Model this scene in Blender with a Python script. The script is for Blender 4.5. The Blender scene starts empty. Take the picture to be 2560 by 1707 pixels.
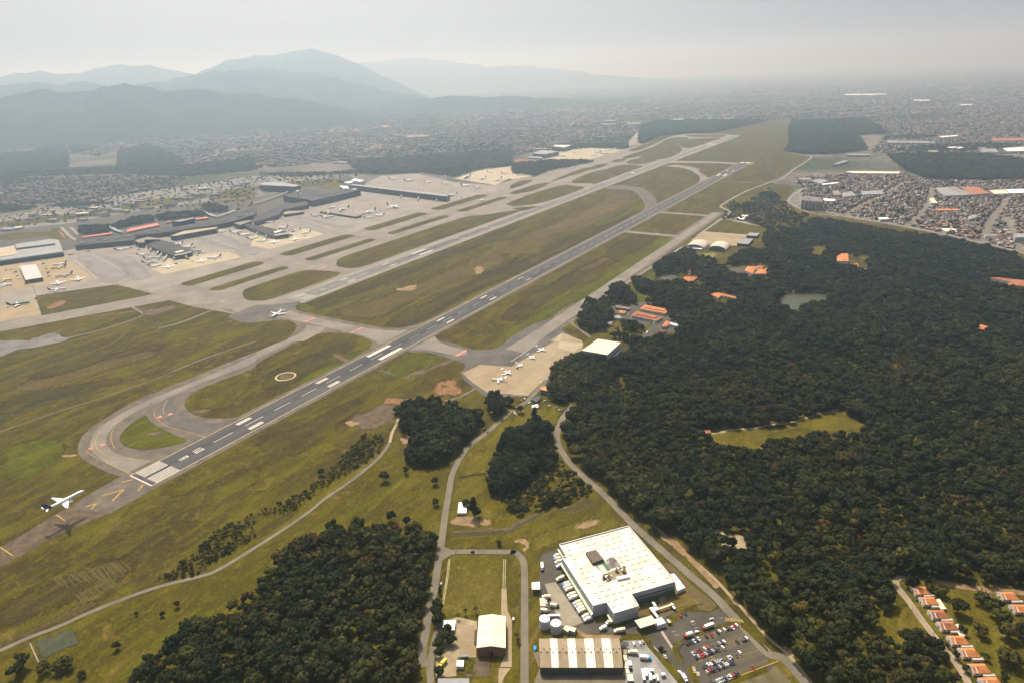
import bpy, math, random
import numpy as np
from mathutils import Matrix, Vector
from mathutils.geometry import delaunay_2d_cdt

random.seed(7); rng = np.random.default_rng(7)
scene = bpy.context.scene
COL = scene.collection

# ---------------------------------------------------------------- camera
# world frame: origin = landing threshold of the nearer runway, +X along it, +Y across towards the terminals, metres
FPX, PITCH, ROLL, YAW, CAMH, CX, CY = 1641.63, 0.38664, -0.0406, 0.56384, 434.08, -326.54, -740.37
cam = bpy.data.cameras.new('camera'); camo = bpy.data.objects.new('camera', cam); COL.objects.link(camo)
cam.sensor_width = 36.0; cam.sensor_fit = 'HORIZONTAL'; cam.lens = FPX / 2560 * 36
cam.clip_start = 1.0; cam.clip_end = 120000.0
_F = Vector((math.cos(YAW)*math.cos(PITCH), math.sin(YAW)*math.cos(PITCH), -math.sin(PITCH)))
_R = Vector((math.sin(YAW), -math.cos(YAW), 0)); _U = _R.cross(_F)
_r = _R*math.cos(ROLL) + _U*math.sin(ROLL); _u = _U*math.cos(ROLL) - _R*math.sin(ROLL)
camo.matrix_world = Matrix(((_r.x,_u.x,-_F.x,CX),(_r.y,_u.y,-_F.y,CY),(_r.z,_u.z,-_F.z,CAMH),(0,0,0,1)))
scene.camera = camo

# ---------------------------------------------------------------- sky, sun, exposure
SUN_AZ, SUN_EL = math.radians(50), math.radians(58)
world = bpy.data.worlds.new('World'); scene.world = world; world.use_nodes = True
nt = world.node_tree; nt.nodes.clear()
wo = nt.nodes.new('ShaderNodeOutputWorld'); bg = nt.nodes.new('ShaderNodeBackground'); sk = nt.nodes.new('ShaderNodeTexSky')
sk.sky_type = 'NISHITA'; sk.sun_disc = False; sk.sun_elevation = SUN_EL; sk.sun_rotation = math.radians(90) - SUN_AZ
sk.altitude = 400; sk.air_density = 0.6; sk.dust_density = 8.0; sk.ozone_density = 1.0
bg.inputs['Strength'].default_value = 0.112
nt.links.new(sk.outputs[0], bg.inputs[0]); nt.links.new(bg.outputs[0], wo.inputs[0])
sun = bpy.data.lights.new('sun', 'SUN'); sun.energy = 5.0; sun.angle = math.radians(0.6); sun.color = (1.0, 0.93, 0.80)
suno = bpy.data.objects.new('sun', sun); COL.objects.link(suno); suno.location = (0, 0, 3000)
_d = Vector((math.cos(SUN_AZ)*math.cos(SUN_EL), math.sin(SUN_AZ)*math.cos(SUN_EL), math.sin(SUN_EL)))
suno.rotation_euler = _d.to_track_quat('Z', 'Y').to_euler()
vs = scene.view_settings; vs.view_transform = 'Standard'; vs.look = 'None'; vs.gamma = 1.0; vs.exposure = 0.18
vs.use_curve_mapping = False
scene.cycles.use_denoising = True
scene.cycles.volume_bounces = 1; scene.cycles.max_bounces = 5; scene.cycles.diffuse_bounces = 2
scene.cycles.transparent_max_bounces = 6

# ---------------------------------------------------------------- survey: photograph points taken back onto a level plane of height z
_cr, _sr, _cp, _sp, _cy, _sy = math.cos(ROLL), math.sin(ROLL), math.cos(PITCH), math.sin(PITCH), math.cos(YAW), math.sin(YAW)
def S(u, v, z=0.0):
    x = (u-1280)/FPX; y = -(v-853.5)/FPX
    x, y = _cr*x-_sr*y, _sr*x+_cr*y
    fw = _cp+_sp*y; up = -_sp+_cp*y
    t = -(CAMH-z)/up
    return (CX+t*fw*_cy+t*x*_sy, CY+t*fw*_sy-t*x*_cy)
def PX(X, Y, Z=0.0):
    X, Y = np.asarray(X, float)-CX, np.asarray(Y, float)-CY; dz = Z-CAMH
    F = X*_cy+Y*_sy; R = X*_sy-Y*_cy
    d = _cp*F-_sp*dz; u = _sp*F+_cp*dz
    x, y = R/d, u/d
    x, y = _cr*x+_sr*y, -_sr*x+_cr*y
    return 1280+FPX*x, 853.5-FPX*y, d
OY = (0, 427, 853, 1280)
def q(c, r, *xy, z=0.0):
    return [S(640*c+xy[i]/3.6735, OY[r]+xy[i+1]/3.6735, z) for i in range(0, len(xy), 2)]
def zz(ox, oy, s, *xy, z=0.0):
    return [S(ox+xy[i]/s, oy+xy[i+1]/s, z) for i in range(0, len(xy), 2)]

# ---------------------------------------------------------------- materials
MATS = {}
def nm(name):
    m = bpy.data.materials.new(name); m.use_nodes = True; MATS[name] = m
    n = m.node_tree.nodes; return m, n, m.node_tree.links, n['Principled BSDF']
def _noise(n, l, scale, detail=3.0, stretch=None, rough=0.55, dist=0.0):
    g = n.new('ShaderNodeNewGeometry'); t = n.new('ShaderNodeTexNoise')
    t.inputs['Scale'].default_value = scale; t.inputs['Detail'].default_value = detail; t.inputs['Roughness'].default_value = rough
    t.inputs['Distortion'].default_value = dist
    if stretch:
        mp = n.new('ShaderNodeMapping'); mp.inputs['Scale'].default_value = stretch[:3]
        if len(stretch) > 3: mp.inputs['Rotation'].default_value = (0, 0, stretch[3])
        l.new(g.outputs['Position'], mp.inputs[0]); l.new(mp.outputs[0], t.inputs['Vector'])
    else: l.new(g.outputs['Position'], t.inputs['Vector'])
    return t.outputs['Fac']
def _ramp(n, l, fac, stops):
    r = n.new('ShaderNodeValToRGB'); e = r.color_ramp.elements
    while len(e) < len(stops): e.new(0.5)
    for i, (p, c) in enumerate(stops): e[i].position = p; e[i].color = (*c, 1) if len(c) == 3 else c
    l.new(fac, r.inputs[0]); return r.outputs[0]
def _mix(n, l, fac, a, b, mode='MIX'):
    m = n.new('ShaderNodeMix'); m.data_type = 'RGBA'; m.blend_type = mode
    for s, val in ((m.inputs[0], fac), (m.inputs[6], a), (m.inputs[7], b)):
        if isinstance(val, (int, float)): s.default_value = val
        elif isinstance(val, tuple): s.default_value = (*val, 1)
        else: l.new(val, s)
    return m.outputs[2]
def _sc(c, k): return tuple(min(1, x*k) for x in c)
def M(name, col, rough=0.85, var=0.18, scale=0.12, spec=0.25, metal=0.0, col2=None, stretch=None, fine=0.0):
    if name in MATS: return MATS[name]
    m, n, l, b = nm(name)
    f = _noise(n, l, scale, 5.0, stretch)
    c = _ramp(n, l, f, [(0.30, _sc(col, 1-var)), (0.70, col2 or _sc(col, 1+var))])
    if fine:
        f2 = _noise(n, l, scale*9, 4.0)
        c = _mix(n, l, fine, c, _ramp(n, l, f2, [(0.3, (0.55,)*3), (0.7, (1.0,)*3)]), 'MULTIPLY')
    l.new(c, b.inputs['Base Color'])
    b.inputs['Roughness'].default_value = rough; b.inputs['Specular IOR Level'].default_value = spec; b.inputs['Metallic'].default_value = metal
    return m
def grass(name, pal, big=0.012, streak=0.35):
    m, n, l, b = nm(name)
    f = _noise(n, l, big, 7.0, (0.6, 1.3, 1.0), 0.64, 0.8)
    c = _ramp(n, l, f, [(0.38, pal[0]), (0.46, pal[1]), (0.52, pal[2]), (0.60, pal[1]), (0.66, pal[3])])
    f2 = _noise(n, l, 0.030, 6.0, (0.30, 1.5, 1.0), 0.65, 0.4)
    c = _mix(n, l, _ramp(n, l, f2, [(0.41, (0,0,0)), (0.55, (0.85,0.85,0.85))]), c, pal[4])
    f4 = _noise(n, l, 0.11, 6.0, (0.6, 1.2, 1.0), 0.7, 0.3)
    c = _mix(n, l, _ramp(n, l, f4, [(0.50, (0,0,0)), (0.62, (0.75,0.75,0.75))]), c, pal[2])
    f5 = _noise(n, l, 0.045, 5.0, None, 0.6, 0.5)
    c = _mix(n, l, _ramp(n, l, f5, [(0.58, (0,0,0)), (0.68, (0.7,0.7,0.7))]), c, pal[3])
    f3 = _noise(n, l, 0.35, 5.0, None, 0.65)
    c = _mix(n, l, 0.8, c, _ramp(n, l, f3, [(0.32, (0.50, 0.50, 0.48)), (0.68, (1.40, 1.40, 1.30))]), 'MULTIPLY')
    l.new(c, b.inputs['Base Color']); b.inputs['Roughness'].default_value = 0.95; b.inputs['Specular IOR Level'].default_value = 0.05
    bp = n.new('ShaderNodeBump'); bp.inputs['Strength'].default_value = 0.5; bp.inputs['Distance'].default_value = 0.6
    l.new(f3, bp.inputs['Height']); l.new(bp.outputs[0], b.inputs['Normal'])
    return m
GR_FIELD = grass('airfield_grass', [(0.0500,0.0360,0.0129), (0.0781,0.0631,0.0099), (0.0960,0.0850,0.0061), (0.1351,0.0950,0.0274), (0.0440,0.0340,0.0114)])
GR_LOW = grass('rough_grass', [(0.0560,0.0420,0.0106), (0.0820,0.0660,0.0099), (0.1041,0.0860,0.0076), (0.1501,0.1081,0.0274), (0.0540,0.0450,0.0076)], 0.02, 0.3)
GR_LAWN = grass('lawn_grass', [(0.0700,0.0550,0.0106), (0.1000,0.0820,0.0122), (0.1200,0.1000,0.0122), (0.1651,0.1250,0.0342), (0.0800,0.0660,0.0091)], 0.03, 0.2)
GR_GREEN = grass('fresh_grass', [(0.0520,0.0520,0.0068), (0.0741,0.0760,0.0061), (0.0981,0.1000,0.0061), (0.1050,0.0920,0.0137), (0.0500,0.0540,0.0068)], 0.03, 0.2)
GR_DARK = grass('dark_grass', [(0.0414,0.0310,0.0130), (0.0575,0.0437,0.0140), (0.0713,0.0609,0.0100), (0.0920,0.0633,0.0240), (0.0368,0.0287,0.0130)], 0.02)
GR_TAN = grass('tan_grass', [(0.0759,0.0540,0.0210), (0.1058,0.0736,0.0270), (0.0966,0.0782,0.0160), (0.1495,0.1035,0.0400), (0.0621,0.0448,0.0190)], 0.02)
ASPH = M('asphalt', (0.1394,0.1312,0.1240), 0.9, 0.22, 0.03, col2=(0.1968,0.1845,0.1680), fine=0.25)
RWY = M('runway_asphalt', (0.0451,0.0443,0.0480), 0.85, 0.25, 0.02, col2=(0.0943,0.0886,0.0864), stretch=(0.25, 3.0, 1), fine=0.3)
RWY2 = M('worn_runway_asphalt', (0.1230,0.1189,0.1184), 0.85, 0.25, 0.02, col2=(0.2050,0.1968,0.1800), stretch=(0.25, 3.0, 1), fine=0.3)
SHLD = M('runway_shoulder', (0.1148,0.0943,0.0760), 0.95, 0.25, 0.05, col2=(0.1722,0.1435,0.1080), fine=0.4)
TAXI = M('taxiway_asphalt', (0.1763,0.1548,0.1289), 0.9, 0.15, 0.02, col2=(0.2498,0.2181,0.1772), fine=0.3)
TAXID = M('dark_taxiway_asphalt', (0.0853,0.0781,0.0718), 0.9, 0.2, 0.03, col2=(0.1312,0.1183,0.1034), fine=0.3)
CONC = M('apron_concrete', (0.2165,0.1951,0.1642), 0.9, 0.15, 0.015, col2=(0.2821,0.2526,0.2098), fine=0.3)
CONCL = M('pale_concrete_slab', (0.3674,0.3109,0.2059), 0.9, 0.12, 0.02, col2=(0.4067,0.3498,0.2434), fine=0.2)
CONCB = M('beige_concrete', (0.2858,0.2191,0.1261), 0.9, 0.15, 0.03, col2=(0.3405,0.2682,0.1647), fine=0.25)
ROAD = M('road_asphalt', (0.1464,0.1274,0.0928), 0.9, 0.15, 0.06, col2=(0.1986,0.1722,0.1248), fine=0.3)
ROADD = M('yard_asphalt', (0.0674,0.0604,0.0467), 0.9, 0.2, 0.06, col2=(0.0987,0.0871,0.0649), fine=0.3)
DIRT = M('bare_dirt', (0.2132,0.1312,0.0656), 0.97, 0.25, 0.1, col2=(0.3444,0.2378,0.1280), fine=0.5)
DIRTR = M('red_soil', (0.2050,0.0861,0.0360), 0.97, 0.3, 0.12, col2=(0.2952,0.1640,0.0800), fine=0.5)
DIRTB = M('brown_soil', (0.0943,0.0656,0.0440), 0.97, 0.25, 0.1, col2=(0.1558,0.1107,0.0680), fine=0.5)
DIRTP = M('pale_dirt_road', (0.2952,0.2296,0.1360), 0.97, 0.2, 0.1, col2=(0.4100,0.3280,0.2000), fine=0.4)
PWHITE = M('white_paint_marking', (0.56,0.52,0.44), 0.8, 0.15, 0.3, fine=0.2)
PWORN = M('worn_white_marking', (0.45,0.43,0.40), 0.8, 0.2, 0.3, fine=0.4)
PYEL = M('yellow_paint_marking', (0.38,0.26,0.075), 0.8, 0.2, 0.3, fine=0.3)
PEDGE = M('edge_line_paint', (0.46,0.38,0.20), 0.8, 0.2, 0.2, fine=0.3)
PRED = M('red_sign_paint', (0.56,0.21,0.17), 0.8, 0.15, 0.3)
WHITE = M('white_paint', (0.80,0.78,0.74), 0.5, 0.05, 0.2)
ROOFW = M('white_metal_roof', (0.56,0.50,0.40), 0.6, 0.06, 0.07, col2=(0.84,0.78,0.66), fine=0.25)
ROOFC = M('cream_metal_roof', (0.72,0.62,0.45), 0.6, 0.08, 0.05, fine=0.15)
ROOFG = M('grey_metal_roof', (0.25,0.25,0.25), 0.7, 0.2, 0.03, fine=0.2)
ROOFD = M('dark_terminal_roof', (0.042,0.040,0.040), 0.9, 0.3, 0.02, col2=(0.075,0.070,0.066), fine=0.4)
ROOFT = M('tan_sheet_roof', (0.2788,0.2173,0.1320), 0.8, 0.15, 0.15, fine=0.25)
TILE = M('terracotta_tile', (0.50,0.17,0.055), 0.85, 0.2, 0.3, col2=(0.66,0.26,0.09), fine=0.35)
TILEO = M('weathered_terracotta', (0.34,0.115,0.055), 0.9, 0.3, 0.3, col2=(0.48,0.20,0.10), fine=0.4)
WALLW = M('white_wall', (0.70,0.69,0.68), 0.8, 0.08, 0.2)
WALLG = M('grey_clad_wall', (0.40,0.41,0.43), 0.7, 0.08, 0.1)
WALLD = M('dark_glazed_wall', (0.05,0.065,0.075), 0.35, 0.3, 0.15, spec=0.5)
WALLB = M('brown_wall', (0.22,0.12,0.075), 0.85, 0.15, 0.2)
WALLC = M('cream_wall', (0.58,0.50,0.36), 0.85, 0.1, 0.2)
GREENT = M('green_trim', (0.05,0.13,0.075), 0.6, 0.15, 0.3)
GREENP = M('pale_green_canopy', (0.62,0.66,0.44), 0.7, 0.08, 0.3)
GLASS = M('dark_glass', (0.02,0.024,0.03), 0.15, 0.1, 0.5, spec=0.6)
DARK = M('black_rubber', (0.02,0.02,0.02), 0.8, 0.1, 0.5)
STEEL = M('grey_steel', (0.22,0.22,0.22), 0.6, 0.15, 0.4)
POLE = M('galvanised_pole', (0.17,0.16,0.15), 0.7, 0.15, 0.4)
RUST = M('rusty_plant', (0.16,0.07,0.035), 0.85, 0.35, 0.8, col2=(0.07,0.06,0.05))
WOOD = M('bark', (0.10,0.075,0.05), 0.95, 0.3, 1.0)
YELLOW = M('yellow_body', (0.75,0.50,0.04), 0.5, 0.08, 0.4)
BLUE = M('blue_body', (0.04,0.28,0.62), 0.5, 0.08, 0.4)
REDB = M('red_body', (0.46,0.03,0.03), 0.4, 0.08, 0.4)
SILVER = M('silver_body', (0.42,0.43,0.44), 0.3, 0.05, 0.4, spec=0.5)
BLACKB = M('black_body', (0.025,0.025,0.03), 0.25, 0.1, 0.4, spec=0.5)
NAVYB = M('navy_body', (0.02,0.035,0.12), 0.3, 0.1, 0.4, spec=0.5)
GREYB = M('grey_body', (0.11,0.11,0.115), 0.3, 0.1, 0.4, spec=0.5)
WBODY = M('white_body', (0.82,0.82,0.82), 0.3, 0.03, 0.4, spec=0.5)
COURT = M('faded_green_court', (0.042,0.058,0.036), 0.9, 0.25, 0.15, col2=(0.078,0.078,0.036), fine=0.4)

def foliage(name, pal, spot=0.012):
    m, n, l, b = nm(name)
    oi = n.new('ShaderNodeObjectInfo')
    c = _ramp(n, l, oi.outputs['Random'], pal)
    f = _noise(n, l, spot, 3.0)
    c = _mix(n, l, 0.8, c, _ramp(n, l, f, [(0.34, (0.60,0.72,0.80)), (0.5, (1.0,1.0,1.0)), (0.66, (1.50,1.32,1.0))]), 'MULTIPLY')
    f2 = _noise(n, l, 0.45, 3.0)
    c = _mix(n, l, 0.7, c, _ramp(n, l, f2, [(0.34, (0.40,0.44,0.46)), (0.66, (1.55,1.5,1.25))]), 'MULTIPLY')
    l.new(c, b.inputs['Base Color']); b.inputs['Roughness'].default_value = 0.8; b.inputs['Specular IOR Level'].default_value = 0.08
    tr = n.new('ShaderNodeBsdfTranslucent'); l.new(c, tr.inputs['Color'])
    mx = n.new('ShaderNodeMixShader'); mx.inputs[0].default_value = 0.13
    o = n['Material Output']; l.new(b.outputs[0], mx.inputs[1]); l.new(tr.outputs[0], mx.inputs[2]); l.new(mx.outputs[0], o.inputs[0])
    return m
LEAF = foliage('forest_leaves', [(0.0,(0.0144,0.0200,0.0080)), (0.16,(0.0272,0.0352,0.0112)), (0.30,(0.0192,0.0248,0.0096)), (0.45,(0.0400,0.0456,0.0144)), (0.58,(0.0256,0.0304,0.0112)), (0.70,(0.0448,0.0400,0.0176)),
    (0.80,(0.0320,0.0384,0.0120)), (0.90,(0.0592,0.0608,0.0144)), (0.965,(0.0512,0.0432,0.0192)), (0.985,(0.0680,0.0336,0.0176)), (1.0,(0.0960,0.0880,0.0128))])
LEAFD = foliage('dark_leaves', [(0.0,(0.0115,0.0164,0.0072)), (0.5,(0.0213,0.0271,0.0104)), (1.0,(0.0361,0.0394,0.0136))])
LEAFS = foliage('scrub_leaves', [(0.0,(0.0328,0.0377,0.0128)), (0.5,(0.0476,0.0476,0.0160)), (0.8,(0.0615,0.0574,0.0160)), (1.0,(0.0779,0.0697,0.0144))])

# ---------------------------------------------------------------- mesh helpers
def link(o, parent=None):
    COL.objects.link(o)
    if parent is not None: o.parent = parent
    return o
def tag(o, label=None, cat=None, group=None, kind=None):
    if label: o['label'] = label
    if cat: o['category'] = cat
    if group: o['group'] = group
    if kind: o['kind'] = kind
    return o
def empty(name, loc=(0,0,0), rz=0.0):
    o = bpy.data.objects.new(name, None); o.empty_display_size = 1; o.location = loc; o.rotation_euler = (0, 0, rz); COL.objects.link(o); return o
class MB:
    def __init__(s): s.v = []; s.f = []; s.m = []; s.sm = []
    def add(s, v, f, mi=0, smooth=False):
        b = len(s.v); s.v += [tuple(x) for x in v]; s.f += [tuple(b+i for i in g) for g in f]; s.m += [mi]*len(f); s.sm += [smooth]*len(f); return s
    def box(s, x0, x1, y0, y1, z0, z1, mi=0):
        v = [(x0,y0,z0),(x1,y0,z0),(x1,y1,z0),(x0,y1,z0),(x0,y0,z1),(x1,y0,z1),(x1,y1,z1),(x0,y1,z1)]
        return s.add(v, [(0,3,2,1),(4,5,6,7),(0,1,5,4),(1,2,6,5),(2,3,7,6),(3,0,4,7)], mi)
    def prism(s, pts, z0, z1, mi=0, cap=True, bottom=False):
        n = len(pts); a = sum(pts[i][0]*pts[(i+1)%n][1]-pts[(i+1)%n][0]*pts[i][1] for i in range(n))
        if a < 0: pts = pts[::-1]
        v = [(x,y,z0) for x,y in pts]+[(x,y,z1) for x,y in pts]
        f = [(i,(i+1)%n,n+(i+1)%n,n+i) for i in range(n)]
        if cap: f.append(tuple(range(n,2*n)))
        if bottom: f.append(tuple(range(n-1,-1,-1)))
        return s.add(v, f, mi)
    def cyl(s, cx, cy, z0, z1, r0, r1=None, n=10, mi=0, cap=True, smooth=False):
        r1 = r0 if r1 is None else r1
        v = [(cx+r0*math.cos(2*math.pi*i/n), cy+r0*math.sin(2*math.pi*i/n), z0) for i in range(n)]+[(cx+r1*math.cos(2*math.pi*i/n), cy+r1*math.sin(2*math.pi*i/n), z1) for i in range(n)]
        s.add(v, [(i,(i+1)%n,n+(i+1)%n,n+i) for i in range(n)], mi, smooth)
        if cap: s.f.append(tuple(len(s.v)-n+i for i in range(n))); s.m.append(mi); s.sm.append(False)
        return s
    def loft(s, rings, mi=0, smooth=True, cap=True):
        n = len(rings[0]); b = len(s.v)
        for r in rings: s.v += [tuple(p) for p in r]
        for k in range(len(rings)-1):
            for i in range(n):
                s.f.append((b+k*n+i, b+k*n+(i+1)%n, b+(k+1)*n+(i+1)%n, b+(k+1)*n+i)); s.m.append(mi); s.sm.append(smooth)
        if cap:
            s.f.append(tuple(b+i for i in range(n-1,-1,-1))); s.f.append(tuple(b+(len(rings)-1)*n+i for i in range(n))); s.m += [mi]*2; s.sm += [False]*2
        return s
    def mesh(s, name, mats):
        me = bpy.data.meshes.new(name); me.from_pydata(s.v, [], s.f)
        for mt in (mats if isinstance(mats, (list, tuple)) else [mats]): me.materials.append(mt)
        me.polygons.foreach_set('material_index', s.m); me.polygons.foreach_set('use_smooth', s.sm); me.update(); return me
    def obj(s, name, mats, parent=None):
        return link(bpy.data.objects.new(name, s.mesh(name, mats)), parent)
def put(name, mesh, parent, loc=(0,0,0), rz=0.0, sc=None):
    o = bpy.data.objects.new(name, mesh); o.location = loc; o.rotation_euler = (0,0,rz)
    if sc: o.scale = sc
    return link(o, parent)
def catmull(p, closed=True, n=6):
    p = [np.array(a, float) for a in p]; N = len(p); out = []
    rngi = range(N) if closed else range(N-1)
    for i in rngi:
        if closed: a,b,c,d = p[i-1], p[i], p[(i+1)%N], p[(i+2)%N]
        else: b,c = p[i], p[i+1]; a = p[i-1] if i else 2*b-c; d = p[i+2] if i+2 < N else 2*c-b
        for k in range(n):
            t = k/n
            out.append(0.5*((2*b)+(-a+c)*t+(2*a-5*b+4*c-d)*t*t+(-a+3*b-3*c+d)*t**3))
    if not closed: out.append(p[-1])
    return [tuple(x) for x in out]
def lerp2(a, b_, t): return (a[0]+(b_[0]-a[0])*t, a[1]+(b_[1]-a[1])*t)
_rag = {}
def ragged(mat):
    if mat.name in _rag: return _rag[mat.name]
    m = mat.copy(); m.name = 'ragged_'+mat.name; n = m.node_tree.nodes; l = m.node_tree.links
    at = n.new('ShaderNodeAttribute'); at.attribute_name = 'fade'; f = _noise(n, l, 0.16, 6.0, None, 0.7)
    f2 = n.new('ShaderNodeMath'); f2.operation = 'MULTIPLY_ADD'; l.new(f, f2.inputs[0]); f2.inputs[1].default_value = 2.0; f2.inputs[2].default_value = -1.35
    ad = n.new('ShaderNodeMath'); ad.operation = 'MULTIPLY_ADD'; l.new(at.outputs['Fac'], ad.inputs[0]); ad.inputs[1].default_value = 1.25; l.new(f2.outputs[0], ad.inputs[2])
    mr = n.new('ShaderNodeMapRange'); l.new(ad.outputs[0], mr.inputs[0]); mr.inputs[1].default_value = 0.0; mr.inputs[2].default_value = 0.30
    tr = n.new('ShaderNodeBsdfTransparent'); mx = n.new('ShaderNodeMixShader'); l.new(mr.outputs[0], mx.inputs[0]); l.new(tr.outputs[0], mx.inputs[1]); l.new(n['Principled BSDF'].outputs[0], mx.inputs[2]); l.new(mx.outputs[0], n['Material Output'].inputs[0])
    _rag[mat.name] = m; return m
def patch(name, pts, z, mat, smooth=3, label=None, width=None):
    if smooth: pts = catmull(pts, True, smooth)
    P = np.array(pts, float); n = len(P); area = abs(sum(P[i][0]*P[(i+1) % n][1]-P[(i+1) % n][0]*P[i][1] for i in range(n)))/2
    sgn = 1 if sum(P[i][0]*P[(i+1) % n][1]-P[(i+1) % n][0]*P[i][1] for i in range(n)) > 0 else -1
    per = np.linalg.norm(np.roll(P, -1, 0)-P, axis=1).sum(); d = np.roll(P, -1, 0)-np.roll(P, 1, 0); d /= np.linalg.norm(d, axis=1)[:,None]+1e-9
    nr = np.stack([-d[:,1], d[:,0]], 1)*sgn; w = width or 1.15*area/per; P = P+nr*rng.normal(0, .10*min(w, 12), (n, 1)); I = P+nr*w; O = P-nr*w*.25
    V = [Vector(p) for p in O]+[Vector(p) for p in I]; E = [(i, (i+1) % n) for i in range(n)]+[(n+i, n+(i+1) % n) for i in range(n)]
    vv, _, ff, ov, _, _ = delaunay_2d_cdt(V, E, [], 1, 1e-4); z = zstep(z)
    al = []
    for o in ov: al.append((0.0 if all(k < n for k in o) else 1.0) if o else 0.6)
    VV = [(p.x, p.y, z) for p in vv]; F = []
    for t in ff:
        a = sum(VV[t[i]][0]*VV[t[(i+1) % 3]][1]-VV[t[(i+1) % 3]][0]*VV[t[i]][1] for i in range(3)); F.append(tuple(t) if a > 0 else tuple(t)[::-1])
    me = bpy.data.meshes.new(name); me.from_pydata(VV, [], F); me.materials.append(ragged(mat)); at = me.attributes.new('fade', 'FLOAT', 'POINT'); at.data.foreach_set('value', al)
    return tag(link(bpy.data.objects.new(name, me)), label, None, None, 'structure')
def sheet(name, pts, z, mat, smooth=0, parent=None, label=None, cat=None, kind='structure', jag=0.0):
    if smooth > 0: pts = catmull(pts, True, smooth)
    for _ in range(-smooth): pts = [lerp2(pts[i], pts[(i+1) % len(pts)], t) for i in range(len(pts)) for t in (.25, .75)]
    if jag:
        pts = [(x+random.gauss(0,jag), y+random.gauss(0,jag)) for x,y in pts]
    n = len(pts)
    if z > 0.01: z = zstep(z)
    if n > 4:
        vv, _, ff, _, _, _ = delaunay_2d_cdt([Vector(p) for p in pts], [(i, (i+1) % n) for i in range(n)], [], 1, 1e-4)
        V = [(p.x, p.y, z) for p in vv]; F = [tuple(t) for t in ff]
    else: V = [(x, y, z) for x, y in pts]; F = [tuple(range(n))]
    F2 = []
    for t in F:
        a = sum(V[t[i]][0]*V[t[(i+1) % len(t)]][1]-V[t[(i+1) % len(t)]][0]*V[t[i]][1] for i in range(len(t)))
        F2.append(t if a > 0 else t[::-1])
    me = bpy.data.meshes.new(name); me.from_pydata(V, [], F2); me.materials.append(mat)
    o = link(bpy.data.objects.new(name, me), parent)
    if parent is None: tag(o, label, cat, None, kind)
    return o
def ribbon(pts, w):
    P = np.array(pts, float); d = np.gradient(P, axis=0); d /= np.linalg.norm(d, axis=1)[:,None]+1e-9
    nrm = np.stack([-d[:,1], d[:,0]], 1); W = np.asarray(w, float)
    if W.ndim: W = W[:,None]
    return P+nrm*W/2, P-nrm*W/2
ROADS = []
_zc = [0]
def zstep(z):
    _zc[0] += 1; return z+(_zc[0] % 23)*0.0009
def strip(name, pts, w, z, mat, smooth=6, parent=None, label=None, keep=True):
    if smooth: pts = catmull(pts, False, smooth)
    if keep: ROADS.append((np.array(pts), w))
    L, R = ribbon(pts, w); n = len(pts); z = zstep(z)
    me = bpy.data.meshes.new(name)
    me.from_pydata([(x,y,z) for x,y in L]+[(x,y,z) for x,y in R], [], [(i, n+i, n+i+1, i+1) for i in range(n-1)]); me.materials.append(mat)
    o = link(bpy.data.objects.new(name, me), parent)
    if parent is None: tag(o, label, None, None, 'structure')
    return o
def rect(x0, x1, y0, y1): return [(x0,y0),(x1,y0),(x1,y1),(x0,y1)]
def rrect(x0, x1, y0, y1, r, n=5):
    out = []
    for cx, cy, a0 in ((x1-r,y1-r,0),(x0+r,y1-r,90),(x0+r,y0+r,180),(x1-r,y0+r,270)):
        for k in range(n+1):
            a = math.radians(a0+90*k/n); out.append((cx+r*math.cos(a), cy+r*math.sin(a)))
    return out
def inside(X, Y, poly):
    X = np.asarray(X); Y = np.asarray(Y); c = np.zeros(X.shape, bool); n = len(poly); j = n-1
    for i in range(n):
        xi, yi = poly[i]; xj, yj = poly[j]
        with np.errstate(divide='ignore', invalid='ignore'):
            c ^= ((yi > Y) != (yj > Y)) & (X < (xj-xi)*(Y-yi)/(yj-yi+1e-12)+xi)
        j = i
    return c
# ================================================================ the ground, hills and haze
m, n, l, b = nm('far_ground')
f = _noise(n, l, 0.0016, 5.0); c1 = _ramp(n, l, f, [(0.42, (0.050,0.060,0.034)), (0.52, (0.105,0.098,0.080)), (0.62, (0.155,0.130,0.108))])
f2 = _noise(n, l, 0.03, 6.0, None, 0.7); c1 = _mix(n, l, 0.8, c1, _ramp(n, l, f2, [(0.35, (0.45,0.5,0.5)), (0.52, (1.0,1.0,1.0)), (0.66, (1.9,1.75,1.6))]), 'MULTIPLY')
l.new(c1, b.inputs['Base Color']); b.inputs['Roughness'].default_value = 0.95; b.inputs['Specular IOR Level'].default_value = 0.05
FARG = m
m, n, l, b = nm('wooded_hillside')
f = _noise(n, l, 0.004, 6.0); c1 = _ramp(n, l, f, [(0.3, (0.028,0.038,0.020)), (0.55, (0.040,0.050,0.022)), (0.75, (0.075,0.078,0.036))])
f2 = _noise(n, l, 0.06, 5.0); c1 = _mix(n, l, 0.7, c1, _ramp(n, l, f2, [(0.3, (0.5,0.5,0.5)), (0.7, (1.4,1.4,1.3))]), 'MULTIPLY')
l.new(c1, b.inputs['Base Color']); b.inputs['Roughness'].default_value = 1.0; b.inputs['Specular IOR Level'].default_value = 0.0
HILLM = m
sheet('ground', rect(-45000, 45000, -45000, 45000), 0.0, FARG, label='flat built-up land running out to the hazy horizon')
m, n, l, b = nm('urban_ground')
f2 = _noise(n, l, 0.045, 6.0, None, 0.7); c1 = _ramp(n, l, f2, [(0.30, (0.045,0.05,0.038)), (0.48, (0.12,0.11,0.10)), (0.66, (0.27,0.235,0.20))])
l.new(c1, b.inputs['Base Color']); b.inputs['Roughness'].default_value = 0.95
URB = m

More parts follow.
